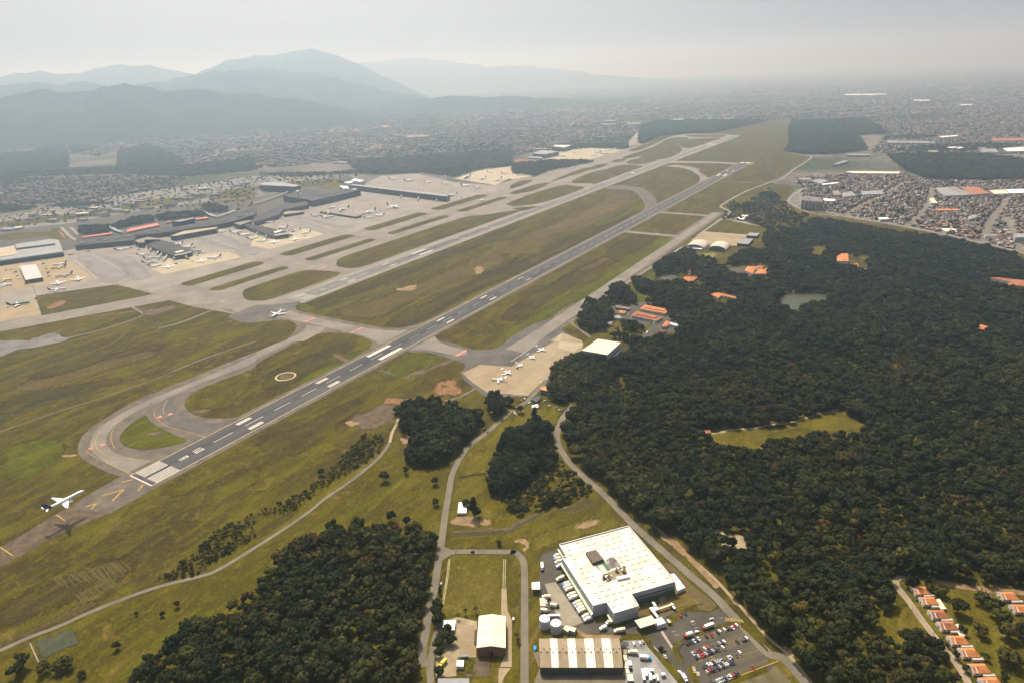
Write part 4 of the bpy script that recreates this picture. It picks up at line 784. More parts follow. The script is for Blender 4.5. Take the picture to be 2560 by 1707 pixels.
wood(WOODL, 8.4, 7, 17, BR+[9], 'tree in the wood left of the access road', 'dark wood left of the access road', 3.0)
wood(q(1,2,1300,640,1450,560,1650,530,1800,570,1900,630,2070,730,2090,770,1950,940,1700,1090,1560,1140,1420,1130,1350,1040,1420,930,1540,880,1500,840,1350,880,1320,780, z=Zc), 7.0, 10, 17, [5,6,9,0,1], 'dark tree in the clump between runway and access road', 'dark clump between runway and access road', 5)
wood(q(2,2,60,830,200,720,330,800,390,900,420,1000,480,1080, z=Zc)+q(2,2,120,1240,60,1330, z=Zc)+q(1,2,2330,1450,2150,1400,2140,1250,2200,1100,2300,880, z=Zc), 6.8, 12, 19, [5,6,9,9,5], 'tall dark tree inside the road fork', 'tall dark clump inside the road fork', 6.5)
wood(q(2,2,150,1200,480,1090,700,1310,735,1410,500,1460,330,1540,100,1560, z=3)+q(1,2,2300,1560,2300,1450, z=3), 7.5, 5, 10, [7,8,9,0], 'brownish scrub tree below the road-fork clump', 'brownish scrub below the road-fork clump', 5.5, 0.8)
wood(q(2,2,370,300,550,170,640,110,860,200,870,260,760,360,620,500,420,540,340,500,370,400, z=Zc), 7.2, 11, 17, BR+[9], 'tree in the dense clump in front of the big hangar', 'dense clump in front of the big hangar', 2.5)
wood(q(1,2,2130,600,2150,480,2230,460,2280,520,2350,500,2340,600,2280,690,2200,690, z=6), 8, 14, 20, [5,9], 'tall dark tree at the jet apron corner', 'tall trees at the corner of the jet apron', 2.5)
wood(q(1,2,480,1350,700,1150,1000,850,1150,860,1180,930,1100,1040,700,1290,300,1560,0,1600, z=2)+q(0,3,2350,220,2000,430,1800,560,1500,630,1450,600,1700,420,2000,150,2350,0, z=2), 4.6, 1.8, 4.8, [7,8,7,8], 'scrubby bush in the belt along the perimeter road', 'scrubby belt along the perimeter road', 1.5, 0.92)
wood(q(2,1,600,1380,690,1180,790,1200,930,1080,990,1030,1060,1080,1150,1180,1100,1220,900,1230,920,1300,850,1440,740,1480,640,1470, z=Zc), 8, 9, 14, [9,5,0,4], 'tree in the dark grove between jet apron and barracks', 'dark grove between jet apron and barracks', 3)
wood(q(2,1,1000,1400,1080,1380,1230,1420,1220,1460,1150,1480,1020,1450, z=Zc), 8, 8, 13, [9,0,3], 'tree in the island grove before the barracks', 'island grove before the barracks', 2)
wood(q(2,1,850,1540,900,1500,960,1480,1040,1510,1160,1530,1180,1600,900,1590, z=Zc), 8.5, 10, 16, [5,9,6], 'pointed tree behind the big hangar', 'pointed trees behind the big hangar', 2)
wood(q(2,1,1920,440,2000,280,2130,290,2352,180, z=Zc)+q(3,1,0,150,140,290,230,350,380,410,200,540,0,620, z=Zc)+q(2,1,2352,540,2150,440, z=Zc), 11, 6, 11, BR, 'small tree in the open woods by the perimeter road', 'open woods by the perimeter road', 4, 0.7)
wood(q(2,1,1530,760,1600,740,1660,760,1650,810,1550,800, z=4), 9, 8, 12, [9,3], 'tree in the small clump before the rounded hangars', 'small clump before the rounded hangars', 2)
# woods farther out (always seen as one mass)
FAR = [(q(3,0,1100,1440,1500,1425,1900,1430,2350,1480,2700,1500)+q(3,1,2700,90,2352,80,2000,90,1480,80,1340,40,1260,0), 16, 13, 'dark wood behind the city factories'),
       (q(3,0,220,1120,500,1110,900,1105,1080,1230,800,1245,900,1380,600,1420,420,1420,160,1400,210,1330,200,1180), 22, 14, 'wood beyond the end of the runways'),
       (q(2,0,1180,1330,1175,1180,1330,1115,1900,1112,2350,1112,2200,1148,1850,1218,1480,1238,1330,1260), 24, 14, 'wood across the far end of the runways'),
       (q(2,0,0,1568,0,1510,340,1480,640,1478,760,1490,340,1575)+q(2,1,210,60,0,20), 16, 9, 'dark thicket beside the outer apron'),
       (q(1,1,0,40,700,25,1300,-30,1800,-60,2352,-100,2352,-40,2050,-10,1830,60,1500,20,1140,40,900,30,400,60), 18, 10, 'green belt behind the terminals'),
       (q(0,0,-100,1430,300,1400,550,1330,620,1420,600,1580,-100,1600), 26, 14, 'wooded hill on the left beyond the city'),
       (q(0,0,1100,1400,1350,1330,1680,1480,1650,1580,1100,1580), 26, 14, 'wooded knoll left of the terminals'),
       (q(0,0,640,1350,830,1330,880,1370,700,1420), 26, 14, 'small wood on the left hillside'),
       (q(0,1,0,330,400,340,900,330,1060,280,700,300,300,350,0,400), 18, 9, 'tree belt along the left highway'),
       (q(0,1,0,0,1700,-40,2352,-120,2352,0,1700,60,1100,30,300,60,0,90), 24, 10, 'tree belt above the left city district'),
       (q(2,0,360,1380,440,1330,1060,1330,1060,1370,700,1362,560,1375), 20, 11, 'wood around the far hangars'),
       (q(1,0,800,1490,1500,1440,2350,1380,2350,1520,1800,1560,1000,1590), 30, 11, 'green slope above the outer apron'),
       (q(0,1,730,540,800,520,1000,520,1010,570,740,595), 11, 11, 'tree block by the first terminal car park'), (q(0,1,1020,520,1250,440,1400,430,1420,470,1060,545), 11, 11, 'tree block by the second terminal car park'),
       (q(0,1,1450,430,1560,400,1890,390,1880,420,1560,460,1460,465), 11, 11, 'tree block by the third terminal car park'), (q(0,1,1870,350,1900,320,2100,350,2080,385,1890,390), 12, 11, 'tree block by the fourth terminal car park')]
single = []; total = 0
for poly, sp, h0, h1, kinds, lab, ml, gap, keep in WOODS:
    X, Y = fill(poly, sp); k = vis(X, Y); X, Y = X[k], Y[k]
    k = clear(X, Y, gap); k &= rng.random(len(X)) < keep; X, Y = X[k], Y[k]
    wav = np.sin(X/37+1.1)*np.cos(Y/43)+.7*np.sin(X/17-Y/23+2); H = rng.uniform(h0, h1, len(X))*np.clip(1+.22*wav, .55, 1.4); K = rng.choice(kinds, len(X))
    single.append([X, Y, H, K, lab, ml])
D_all = np.concatenate([np.hypot(s[0]-CX, s[1]-CY) for s in single]); u_all = np.concatenate([PX(s[0], s[1], 5)[0] for s in single]); v_all = np.concatenate([PX(s[0], s[1], 5)[1] for s in single])
H_all = np.concatenate([s[2] for s in single])
score = np.where((u_all > 5) & (u_all < 2555) & (v_all < 1700), H_all/np.sqrt(D_all**2+CAMH**2), 0)
cut = np.sort(score)[-285]
def put_tree(x, y, h, kind, label, group=None, cat='tree', rz=None):
    t = empty('tree', (x, y, 0), random.uniform(0, 6.28) if rz is None else rz); tag(t, label, cat, group)
    s = h/10; w = s*random.uniform(.88, 1.15)
    put('trunk', PROTO[kind][1], t, sc=(w, w, s)); put('crown', PROTO[kind][0], t, sc=(w, w, s)); return t
i0 = 0
for X, Y, H, K, lab, ml in single:
    sc_ = score[i0:i0+len(X)]; i0 += len(X); near = sc_ > cut
    if near.any():
        un, vn, _ = PX(X[near], Y[near], 5.0); qu, qv = np.quantile(un, [.25,.5,.75]), np.quantile(vn, [.25,.5,.75])
        for x, y, h, kd, uu, v_ in zip(X[near], Y[near], H[near], K[near], un, vn):
            pl = '%s, %s' % (('far side','upper middle','lower middle','near side')[int(np.searchsorted(qv, v_))], ('left edge','left half','right half','right edge')[int(np.searchsorted(qu, uu))]); sz = 'tall' if h > np.median(H[near]) else 'lower'
            put_tree(x, y, h, int(kd), '%s %s, %s' % (sz, lab, pl) if not lab.startswith('tall') else '%s, %s' % (lab, pl), 'single trees: '+ml)
    f_ = ~near
    mass('forest', np.column_stack([X[f_], Y[f_]]), K[f_], H[f_], ml)
for poly, sp, h, ml in FAR:
    X, Y = fill(poly, sp); k = vis(X, Y); X, Y = X[k], Y[k]
    mass('forest', np.column_stack([X, Y]), rng.choice([0,2,4,9], len(X)), rng.uniform(.8, 1.2, len(X))*h, ml, sp/9)
# lone trees, each one told apart
LONE = [(1,3,1245,60,9,11,'round dark tree left of the pair on the meadow'), (1,3,1385,105,9,10,'round dark tree right of the pair on the meadow'), (1,2,1645,1300,9,9,'round tree on the meadow beside the access road bend'),
        (1,2,1640,1490,7,8,'thin leafless-looking tree above the meadow pair'), (1,2,1175,1260,9,12,'upright tree beside the perimeter road bend'), (1,2,600,1215,9,8,'dark bush alone on the runway side of the scrub belt'), (1,2,1370,1200,3,9,'tree at the lower edge of the dark clump'),
        (1,2,2000,1560,5,24,'tall lone conifer above the white slab'), (1,2,1930,1500,9,8,'low tree left of the tall conifer'), (2,2,75,640,9,10,'lone tree below the guard hut'), (0,3,1625,855,9,6,'biggest bush below the perimeter road'),
        (0,3,1495,945,9,4.5,'middle bush below the perimeter road'), (0,3,1255,935,9,3.5,'leftmost small bush below the perimeter road'), (0,3,1070,1240,9,7,'lone tree left of the lower wood'), (0,3,200,1400,3,14,'broad tree at the lower left corner'),
        (0,3,150,1470,0,11,'second broad tree at the lower left corner'), (0,3,420,1450,7,10,'bare tree below the sports court'), (0,3,520,1440,7,9,'second bare tree below the sports court'), (0,3,610,1420,7,11,'tallest bare tree below the sports court'), (0,3,760,1500,7,6,'bushy tree right of the bare trees'),
        (3,3,1740,900,9,13,'round lone tree casting a round shadow behind the houses'), (3,3,1070,900,9,7,'small tree at the forest edge of the lawn'), (3,3,1020,1100,9,7.5,'lone dark tree in the middle of the lawn'), (3,3,1465,1160,3,6,'bush beside the village lane'),
        (3,3,1290,660,6,14,'left tall tree at the head of the village lane'), (3,3,1350,670,5,15,'right tall tree at the head of the village lane'), (3,3,1470,640,5,10,'narrow tree right of the tall pair'), (3,3,1940,1110,7,10,'brown tree on the slope behind the houses'),
        (3,3,1940,800,7,11,'brownish tree high on the slope'), (3,3,2060,930,0,12,'bright green tree below the upper house'), (3,3,2150,1000,0,13,'broad tree right of the bright green one'), (3,3,2200,1120,2,13,'large tree at the right edge of the slope'), (3,3,2100,870,4,11,'tree left of the upper house'),
        (3,3,2200,1370,7,12,'brown tree at the right edge'), (3,3,2290,1400,7,12,'second brown tree at the right edge'), (3,3,2330,1120,9,12,'dark tree at the frame edge above'), (3,3,1790,1090,3,7,'tree behind the fourth house'), (3,3,1990,1340,3,6,'tree behind the sixth house'),
        (3,3,1730,1320,3,7,'tree in the garden before the sixth house'), (3,3,1820,1450,3,6,'tree in the garden before the seventh house'), (3,3,2150,1530,3,8,'tree behind the last house'), (3,3,1500,720,7,8,'brown bush behind the first house'), (3,3,1580,730,7,9,'second brown bush behind the first house'), (3,3,1640,1230,3,4,'shrub in the garden of the fifth house'),
        (1,3,1670,880,9,12,'row tree farthest up beside the narrow lane'), (1,3,1655,940,9,11,'row tree beside the narrow lane, in the middle'), (1,3,1680,1000,9,10,'lowest row tree beside the narrow lane'), (1,3,1690,730,5,8,'slim tree beside the access road'), (1,3,1760,1100,9,9,'dark tree shading the white-roofed carport'), (1,3,1720,1170,9,10,'dark tree below the carport'), (1,3,1680,1220,9,9,'dark tree at the yard corner'), (1,3,1800,1190,9,8,'dark tree beside the yard lane'), (1,3,1690,1300,9,8,'dark tree above the yellow truck'), (1,3,1680,1480,9,8,'dark tree below the yellow truck'),
        (2,3,1400,1290,3,3.5,'shrub on the bank by the gate road'), (2,3,1370,1265,9,4,'dark shrub on the bank by the gate road'), (1,3,2230,290,9,5,'small lone tree by the narrow road'), (2,2,210,700,5,22,'tallest conifer at the top of the road fork')]
for c, r, x, y, kd, h, lab in LONE:
    X0, Y0 = q(c, r, x, y, z=h*.3)[0]; put_tree(X0, Y0, h, kd, lab)
# palms by the gabled hall
def palm(x, y, h, lab):
    t = empty('palm_tree', (x, y, 0), random.uniform(0, 6)); tag(t, lab, 'palm')
    MB().cyl(0, 0, 0, h, .22, .14, 7).obj('trunk', WOOD, t); b_ = MB()
    for k in range(11):
        a = 6.283*k/11+random.uniform(-.2,.2); pts = []
        for s in range(5):
            f_ = s/4; rr = 2.6*f_; z_ = h+.9*math.sin(f_*2.4)-1.3*f_*f_; w = .45*(1-.8*f_)
            cx2, cy2 = math.cos(a)*rr, math.sin(a)*rr; nx, ny = -math.sin(a), math.cos(a)
            pts.append(((cx2+nx*w, cy2+ny*w, z_-.15), (cx2, cy2, z_), (cx2-nx*w, cy2-ny*w, z_-.15)))
        V = [p for tri in pts for p in tri]; b_.add(V, [f3 for s in range(4) for f3 in ((s*3, s*3+1, s*3+4, s*3+3), (s*3+1, s*3+2, s*3+5, s*3+4))])
    b_.obj('crown', LEAFD, t)
for (x, y, h, lab) in ((1855,980,5,'left palm of the row behind the hall yard'), (1925,935,5,'middle palm of the row behind the hall yard'), (2020,925,5.5,'right palm of the row behind the hall yard')):
    X0, Y0 = q(1,3,x,y)[0]; palm(X0, Y0, h, lab)
for (x, y, h, lab) in ((45,1170,6,'upper palm beside the narrow road'), (60,1200,4,'lower palm beside the narrow road')):
    X0, Y0 = q(2,3,x,y)[0]; palm(X0, Y0, h, lab)
# ================================================================ buildings near the camera
def cen(pts): return (sum(p[0] for p in pts)/len(pts), sum(p[1] for p in pts)/len(pts))
def loc(pts, c): return [(x-c[0], y-c[1]) for x, y in pts]
def cap(name, pts, z, mat, parent):
    n = len(pts); vv, _, ff, _, _, _ = delaunay_2d_cdt([Vector(p) for p in pts], [(i, (i+1) % n) for i in range(n)], [], 1, 1e-4)
    V = [(p.x, p.y, z) for p in vv]; F = []
    for t in ff:
        a = sum(V[t[i]][0]*V[t[(i+1) % 3]][1]-V[t[(i+1) % 3]][0]*V[t[i]][1] for i in range(3)); F.append(tuple(t) if a > 0 else tuple(t)[::-1])
    me = bpy.data.meshes.new(name); me.from_pydata(V, [], F); me.materials.append(mat); return link(bpy.data.objects.new(name, me), parent)
def building(name, label, cat, pts, h, wallm, roofm, par=0.5, z0=0.0, group=None):
    c = cen(pts); L = loc(pts, c); r = empty(name, (c[0], c[1], z0)); tag(r, label, cat, group)
    MB().prism(L, 0, h+par, 0, cap=False).obj('wall', wallm, r); cap('roof', L, h, roofm, r); r['_c'] = c
    return r
def on_roof(r, name, pts, z0, z1, mat, bottom=True):
    L = loc(pts, r['_c']); return MB().prism(L, z0, z1, 0, True, bottom).obj(name, mat, r)
def band(r, name, p0, p1, z0, z1, mat, off=0.12):
    c = r['_c']; p0 = np.array(p0)-c[:2]; p1 = np.array(p1)-c[:2]; d = p1-p0; d /= np.linalg.norm(d); n_ = np.array([-d[1], d[0]])*off
    return MB().prism([tuple(p0+n_), tuple(p1+n_), tuple(p1-n_), tuple(p0-n_)], z0, z1, 0, True, True).obj(name, mat, r)
def lerp(a, b_, t): return (a[0]+(b_[0]-a[0])*t, a[1]+(b_[1]-a[1])*t)
def canopy(name, label, pts, h, mat, cat='canopy', th=0.35, posts=True, pm=GREENT):
    c = cen(pts); L = loc(pts, c); r = empty(name, (c[0], c[1], 0)); tag(r, label, cat); r['_c'] = c
    MB().prism(L, h-th, h, 0, True, True).obj('roof', mat, r)
    if posts:
        for x, y in L: MB().cyl(x*.93, y*.93, 0, h-th, .22, n=6).obj('post', pm, r)
    return r
# --- the white warehouse
HW = 12.0
WP = q(2,3,435,300,1070,130,1500,640,1095,755,1162,862,935,932,868,830,745,862,460,420,497,408, z=HW)
wh = building('warehouse', 'huge white flat-roofed warehouse with soot-stained plant on its roof', 'warehouse', WP, HW, WALLG, ROOFW, 0.9)
for i in range(10):
    band(wh, 'parapet_cap', WP[i], WP[(i+1) % 10], HW+.9, HW+1.1, WHITE, .3)
on_roof(wh, 'penthouse', q(2,3,677,365,770,340,842,428,740,462, z=HW+3), HW, HW+3, M('brown_felt',(0.13,0.10,0.07),.9,.15,.2))
on_roof(wh, 'well_edge', q(2,3,740,465,842,432,905,528,835,560, z=HW), HW, HW+.25, GREENT)
on_roof(wh, 'plant_slab', q(2,3,785,492,832,480,885,555,840,568, z=HW+1), HW, HW+1.2, ROOFC)
on_roof(wh, 'soot_stain', q(2,3,862,440,900,412,955,430,1000,490,985,500,890,525, z=HW), HW, HW+.06, M('soot',(0.10,0.085,0.07),.95,.6,.12,col2=(0.55,0.5,0.43)))
on_roof(wh, 'soot_stain', q(2,3,890,420,930,410,960,450,905,480, z=HW), HW, HW+.10, M('soot2',(0.05,0.045,0.04),.95,.4,.15,col2=(0.2,0.18,0.15)))
on_roof(wh, 'plenum', q(2,3,955,592,1080,570,1082,590,970,615, z=HW+2), HW, HW+2.2, WHITE)
on_roof(wh, 'well_floor', q(2,3,835,565,1040,495,1060,570,870,645, z=HW), HW, HW+.14, CONCB)
for k in range(26):
    a, t = (random.uniform(840,915), random.uniform(560,630)) if k < 12 else (random.uniform(950,1050), random.uniform(495,560))
    x, y = loc(q(2,3,a,t, z=HW), wh['_c'])[0]; s = random.uniform(.5, 1.2)
    MB().box(x-s, x+s, y-s*.7, y+s*.7, HW+.14, HW+random.uniform(1.0, 2.2)).obj('air_unit', random.choice([RUST, RUST, STEEL, WHITE]), wh)
ea = np.array(WP[1])-np.array(WP[0]); la = np.linalg.norm(ea); ea /= la; eb = np.array([ea[1], -ea[0]])
vent = MB().box(-1.9, 1.9, -.16, .16, 0, .28).mesh('roof_vent', M('vent_brown',(0.22,0.16,0.11),.9))
rot = math.atan2(ea[1], ea[0]); well = loc(q(2,3,660,330,800,330,1090,580,1090,620,860,660,720,470, z=HW), wh['_c']); LW = loc(WP, wh['_c'])
o0 = np.array(LW[0])
for i in range(12):
    for j in range(14):
        p = o0+ea*(4+i*6.6+(j % 2)*1.6)+eb*(4+j*6.6)
        if inside([p[0]], [p[1]], LW)[0] and inside([p[0]+ea[0]*3], [p[1]+ea[1]*3], LW)[0] and not inside([p[0]], [p[1]], well)[0] and random.random() < .72:
            put('roof_vent', vent, wh, (p[0], p[1], HW+.01), rot)
for k in range(1, 26):
    a_ = o0+ea*la*k/26; t_ = np.linspace(1.2, 92, 120); pp = a_[None]+eb[None]*t_[:,None]; ok = inside(pp[:,0], pp[:,1], LW) & ~inside(pp[:,0], pp[:,1], well)
    runs = np.split(np.where(ok)[0], np.where(np.diff(np.where(ok)[0]) > 1)[0]+1)
    for r_ in runs:
        if len(r_) > 6: p0, p1 = pp[r_[0]], pp[r_[-1]]; MB().prism([tuple(p0-ea*.07), tuple(p1-ea*.07), tuple(p1+ea*.07), tuple(p0+ea*.07)], HW, HW+.10, 0, True).obj('roof_seam', M('seam_grey',(0.55,0.52,0.46),.7,.1), wh)
# docks, front façade
band(wh, 'green_plinth', WP[2], WP[3], 0, 2.6, GREENT, .2); band(wh, 'window_band', WP[2], WP[3], 6.3, 7.4, GLASS, .15); band(wh, 'canopy_edge', WP[2], WP[3], 4.2, 4.6, GREENT, 1.2); band(wh, 'green_plinth', WP[3], WP[4], 0, 1.2, GREENT, .2)
band(wh, 'green_plinth', WP[4], WP[5], 0, .8, GREENT, .2)
on_roof(wh, 'dock_canopy', q(2,3,440,470,468,470,745,925,728,948, z=5.5), 5.0, 5.4, GREENP); on_roof(wh, 'dock_canopy_trim', q(2,3,436,470,441,470,730,948,725,950, z=5.5), 4.8, 5.5, GREENT)
on_roof(wh, 'dock_canopy', q(2,3,412,330,440,345,498,400,460,410, z=6.5), 6.0, 6.4, GREENP)
on_roof(wh, 'dock_canopy', q(2,3,870,935,885,935,930,1000,905,1005, z=5), 4.6, 5.0, GREENP)
for k in range(14):
    p = lerp(WP[7], WP[8], (k+.6)/14.5); p2 = lerp(WP[7], WP[8], (k+1.1)/14.5); band(wh, 'dock_door', p, p2, .3, 4.0, STEEL, .15)
for p in (WP[7], WP[5], lerp(WP[7], WP[8], .35), lerp(WP[7], WP[8], .75), WP[4]):
    x, y = p[0]-wh['_c'][0], p[1]-wh['_c'][1]; MB().box(x-.5, x+.5, y-.5, y+.5, HW-1.6, HW-.7).obj('flood_lamp', WHITE, wh)
building('annex', 'low white annex at the far corner of the warehouse', 'annex', q(2,3,1455,565,1490,560,1592,690,1518,722,1500,650, z=4), 4, WALLW, WHITE, .2)
canopy('gate_canopy', 'large pale canopy over the warehouse gate', zz(1560,1480,13.07, 340,910,900,740,1085,990,535,1165, z=6), 6, ROOFW)
building('gatehouse', 'white gatehouse beside the gate canopy', 'gatehouse', zz(1560,1480,13.07, 1010,870,1220,800,1380,990,1090,1085, z=4.5), 4.5, WALLW, WHITE, .2)
for nm_, lb, p, h in (('walkway_roof','pale walkway roof leaving the warehouse door',(905,315,985,300,1070,420,985,435),3.5), ('walkway_roof','bent pale walkway roof leading to the gatehouse',(825,495,960,460,1080,460,1150,550,1000,600,1140,790,1070,815,840,530),3.6),
                     ('walkway_roof','long pale walkway roof across the front lawn',(1130,500,1530,370,1560,410,1160,545),3.4), ('walkway_roof','short pale walkway roof by the dark doorway',(1510,345,1570,335,1640,400,1590,415),3.6), ('walkway_roof','outermost little walkway roof beside the parking bays',(1560,440,1630,430,1700,510,1630,530),3.0)):
    canopy(nm_, lb, zz(1560,1480,13.07, *p, z=h), h, ROOFC if 'long' in lb else WHITE, th=.25)
canopy('bus_shelter', 'small cream shelter beside the gatehouse', zz(1560,1480,13.07, 1385,880,1470,860,1545,960,1460,990, z=3), 3, ROOFC)
for k, x in enumerate((1155,1215,1270,1335)):
    p = zz(1560,1480,13.07, x, 360-k*8)[0]; t = empty('flagpole', (p[0], p[1], 0)); tag(t, 'thin flagpole on the shaded front lawn before the warehouse', 'flagpole', 'flagpoles before the warehouse'); MB().cyl(0,0,0,9,.12,.06,6).obj('pole', WHITE, t); MB().box(-.6,.6,-.6,.6,0,.2).obj('base', CONC, t)
canopy('weigh_canopy', 'small white canopy at the dock yard entrance', q(2,3,180,642,255,636,258,705,183,706, z=5.5), 5.5, WHITE, pm=STEEL)
building('pump_house', 'small cream pump house beside the tanks', 'pump house', zz(1340,1480,9.8, 650,885,730,790,1000,870,940,975,810,930,780,975, z=3.6), 3.6, WALLG, ROOFC, .4)
for k, (u, v, lb) in enumerate(((1361.9,1564.7,'left white cylindrical tank'), (1390.0,1575.9,'right white cylindrical tank beside the pump house'))):
    x, y = S(u, v); t = empty('storage_tank', (x, y, 0)); tag(t, lb, 'tank')
    MB().cyl(0,0,0,8.6,4.5,n=28,cap=False,smooth=True).obj('shell', M('tank_steel',(0.62,0.60,0.62),.55,.06,.3), t); MB().cyl(0,0,8.6,8.95,4.55,4.3,n=28).obj('lid', WHITE, t)
    MB().box(4.45,4.7,-.3,.3,0,9).obj('ladder', STEEL, t); MB().cyl(0,0,.0,.3,4.9,n=24).obj('plinth', CONC, t)
# --- striped depot shed
P4 = q(2,3,247,1160,985,1160,1022,1420,257,1420, z=8)
def gable(name, label, P, he, hr, wallm, nslot, cols, cat='shed', ov=.3, ridge_vent=0):
    c = cen(P); L = [np.array(p) for p in loc(P, c)]; r = empty(name, (c[0], c[1], 0)); tag(r, label, cat); r['_c'] = c
    A, B, C, D = L; MA, MD = (A+D)/2, (B+C)/2
    w = MB(); w.add([(*A,0),(*B,0),(*C,0),(*D,0),(*A,he),(*B,he),(*C,he),(*D,he),(*MA,hr-.12),(*MD,hr-.12)], [(0,1,5,4),(1,2,6,9,5),(2,3,7,6),(3,0,4,8,7)]); w.obj('wall', wallm, r)
    for s in range(nslot):
        f0, f1 = cols[s][0], cols[s][1]
        for (E0, E1, R0, R1) in ((A, B, MA, MD), (D, C, MA, MD)):
            a, b_, d, e = E0+(E1-E0)*f0, E0+(E1-E0)*f1, R0+(R1-R0)*f0, R0+(R1-R0)*f1
            dz = .10 if cols[s][2] is ROOFW else .0
            o1, o2 = a+(a-d)*.03, b_+(b_-e)*.03; zl = he-(hr-he)*.03
            MB().add([(*o1,zl+dz),(*o2,zl+dz),(*e,hr+dz),(*d,hr+dz),(*o1,zl-.15),(*o2,zl-.15),(*e,hr-.12),(*d,hr-.12)], [(0,1,2,3),(4,7,6,5),(0,4,5,1),(1,5,6,2),(2,6,7,3),(3,7,4,0)]).obj('roof_panel', cols[s][2], r)
    if ridge_vent:
        vm = MB().box(-.45,.45,-.45,.45,0,.7).mesh('roof_vent', DARK); ax = (MD-MA); l_ = np.linalg.norm(ax); nrm = np.array([-ax[1], ax[0]])/l_
        for k in range(ridge_vent):
            p = MA+ax*((k+.5)/ridge_vent)+nrm*(1.6 if k % 2 else -1.6); put('roof_vent', vm, r, (p[0], p[1], hr-.5))
    return r
T2_ = M('tan_sheet_roof_worn', (0.29,0.225,0.145), .8, .2, .2, fine=.3)
cols = [(0,.07,T2_),(.07,.14,ROOFT),(.14,.227,ROOFW),(.227,.29,ROOFT),(.29,.352,T2_),(.352,.45,ROOFW),(.45,.505,T2_),(.505,.562,ROOFT),(.562,.672,ROOFW),(.672,.722,T2_),(.722,.776,ROOFT),(.776,.885,ROOFW),(.885,.945,ROOFT),(.945,1.0,T2_)]
sd = gable('depot_shed', 'long tan depot shed with four white roof stripes', P4, 8, 10.2, M('shade_toned_shed_wall',(0.10,0.095,0.09),.9,.2,.2), 14, cols, ridge_vent=26)  # wall colour itself is darkened to carry the shadow on the front
# --- gabled hall
GH = q(1,3,2050,948,2290,950,2290,1243,2028,1243, z=9)
GHP = [GH[0], GH[3], GH[2], GH[1]]
hall = gable('gabled_hall', 'white-roofed gabled hall with a dark red front', GHP, 9, 11, WALLB, 6, [(k/6,(k+1)/6,ROOFC if k % 2 else M('cream_roof_b',(0.76,0.67,0.50),.6,.08,.05,fine=.15)) for k in range(6)], 'hall')
band(hall, 'front_band', lerp(GH[3], GH[2], .04), lerp(GH[3], GH[2], .46), 4.5, 6.5, REDB if False else M('brick_red',(0.30,0.10,0.06),.9,.2,.3), .2); band(hall, 'front_band', lerp(GH[3], GH[2], .56), lerp(GH[3], GH[2], .97), 4.5, 6.5, MATS['brick_red'], .2)
band(hall, 'front_door', lerp(GH[3], GH[2], .46), lerp(GH[3], GH[2], .56), 0, 5, GLASS, .25)
canopy('lean_to', 'narrow rusty lean-to along the hall wall', q(1,3,2008,1075,2045,1075,2030,1190,2003,1185, z=3.2), 3.2, RUST, 'lean-to')
canopy('carport', 'white-roofed carport shaded by dark trees', q(1,3,1720,988,1833,988,1825,1078,1712,1082, z=3.4), 3.4, WHITE, pm=STEEL)
building('hut', 'white hut on the small green lawn', 'hut', q(1,3,1845,1355,1910,1355,1905,1415,1840,1412, z=3.4), 3.4, WALLG, WHITE, .1)
building('store_box', 'low grey store at the edge of the ribbed yard', 'store', q(1,3,1872,1300,1945,1297,1946,1322,1876,1325, z=2.4), 2.4, STEEL, ROOFG, .1)
building('utility_roof', 'grey-roofed building cut off by the bottom edge', 'building', q(1,3,1670,1522,1957,1520,1962,1620,1664,1620, z=5), 5, WALLC, ROOFG, .3)
building('kiosk', 'tiny white kiosk at the paving corner', 'kiosk', q(2,3,5,960,20,960,20,985,5,985, z=2.4), 2.4, WALLW, WHITE, .05)
building('white_slab', 'small flat white building below the lone conifer', 'building', q(1,2,1862,1475,1936,1475,1932,1575,1850,1575, z=2.6), 2.6, WALLW, WHITE, .25)
building('hut', 'rusty hut in the wood clearing', 'hut', q(1,3,615,1195,680,1180,690,1220,625,1240, z=3), 3, WALLB, RUST, .1)
# --- depot yard clutter
for i, (p, h, rm, lb) in enumerate((((410,20,555,20,560,92,412,95),3.2,M('slate',(0.07,0.075,0.08),.8),'dark-roofed shed at the depot yard head'), ((455,172,522,172,526,268,470,270),3,ROOFT,'tan lean-to roof beside the depot, topmost'), ((452,282,520,280,542,388,478,392),3,ROOFC,'cream lean-to roof beside the depot, second'),
        ((488,405,548,405,552,488,496,490),3,ROOFC,'cream lean-to roof beside the depot, third'), ((485,495,560,495,562,534,490,535),3,WHITE,'small white lean-to roof beside the depot'), ((498,548,560,545,585,638,510,640),3,ROOFC,'cream lean-to roof beside the depot, lowest'), ((518,652,632,650,662,788,545,792),4.5,ROOFC,'square cream shed at the depot corner'),
        ((1198,625,1272,618,1288,672,1210,682),3,WHITE,'white-green hut in the depot yard'), ((525,115,575,115,580,150,528,150),3,ROOFG,'grey box beside the dark-roofed shed'))):
    building('lean_to' if 'lean' in lb else 'shed', lb, 'shed', zz(1500,1600,7.84, *p, z=h), h, WALLG, rm, .1)
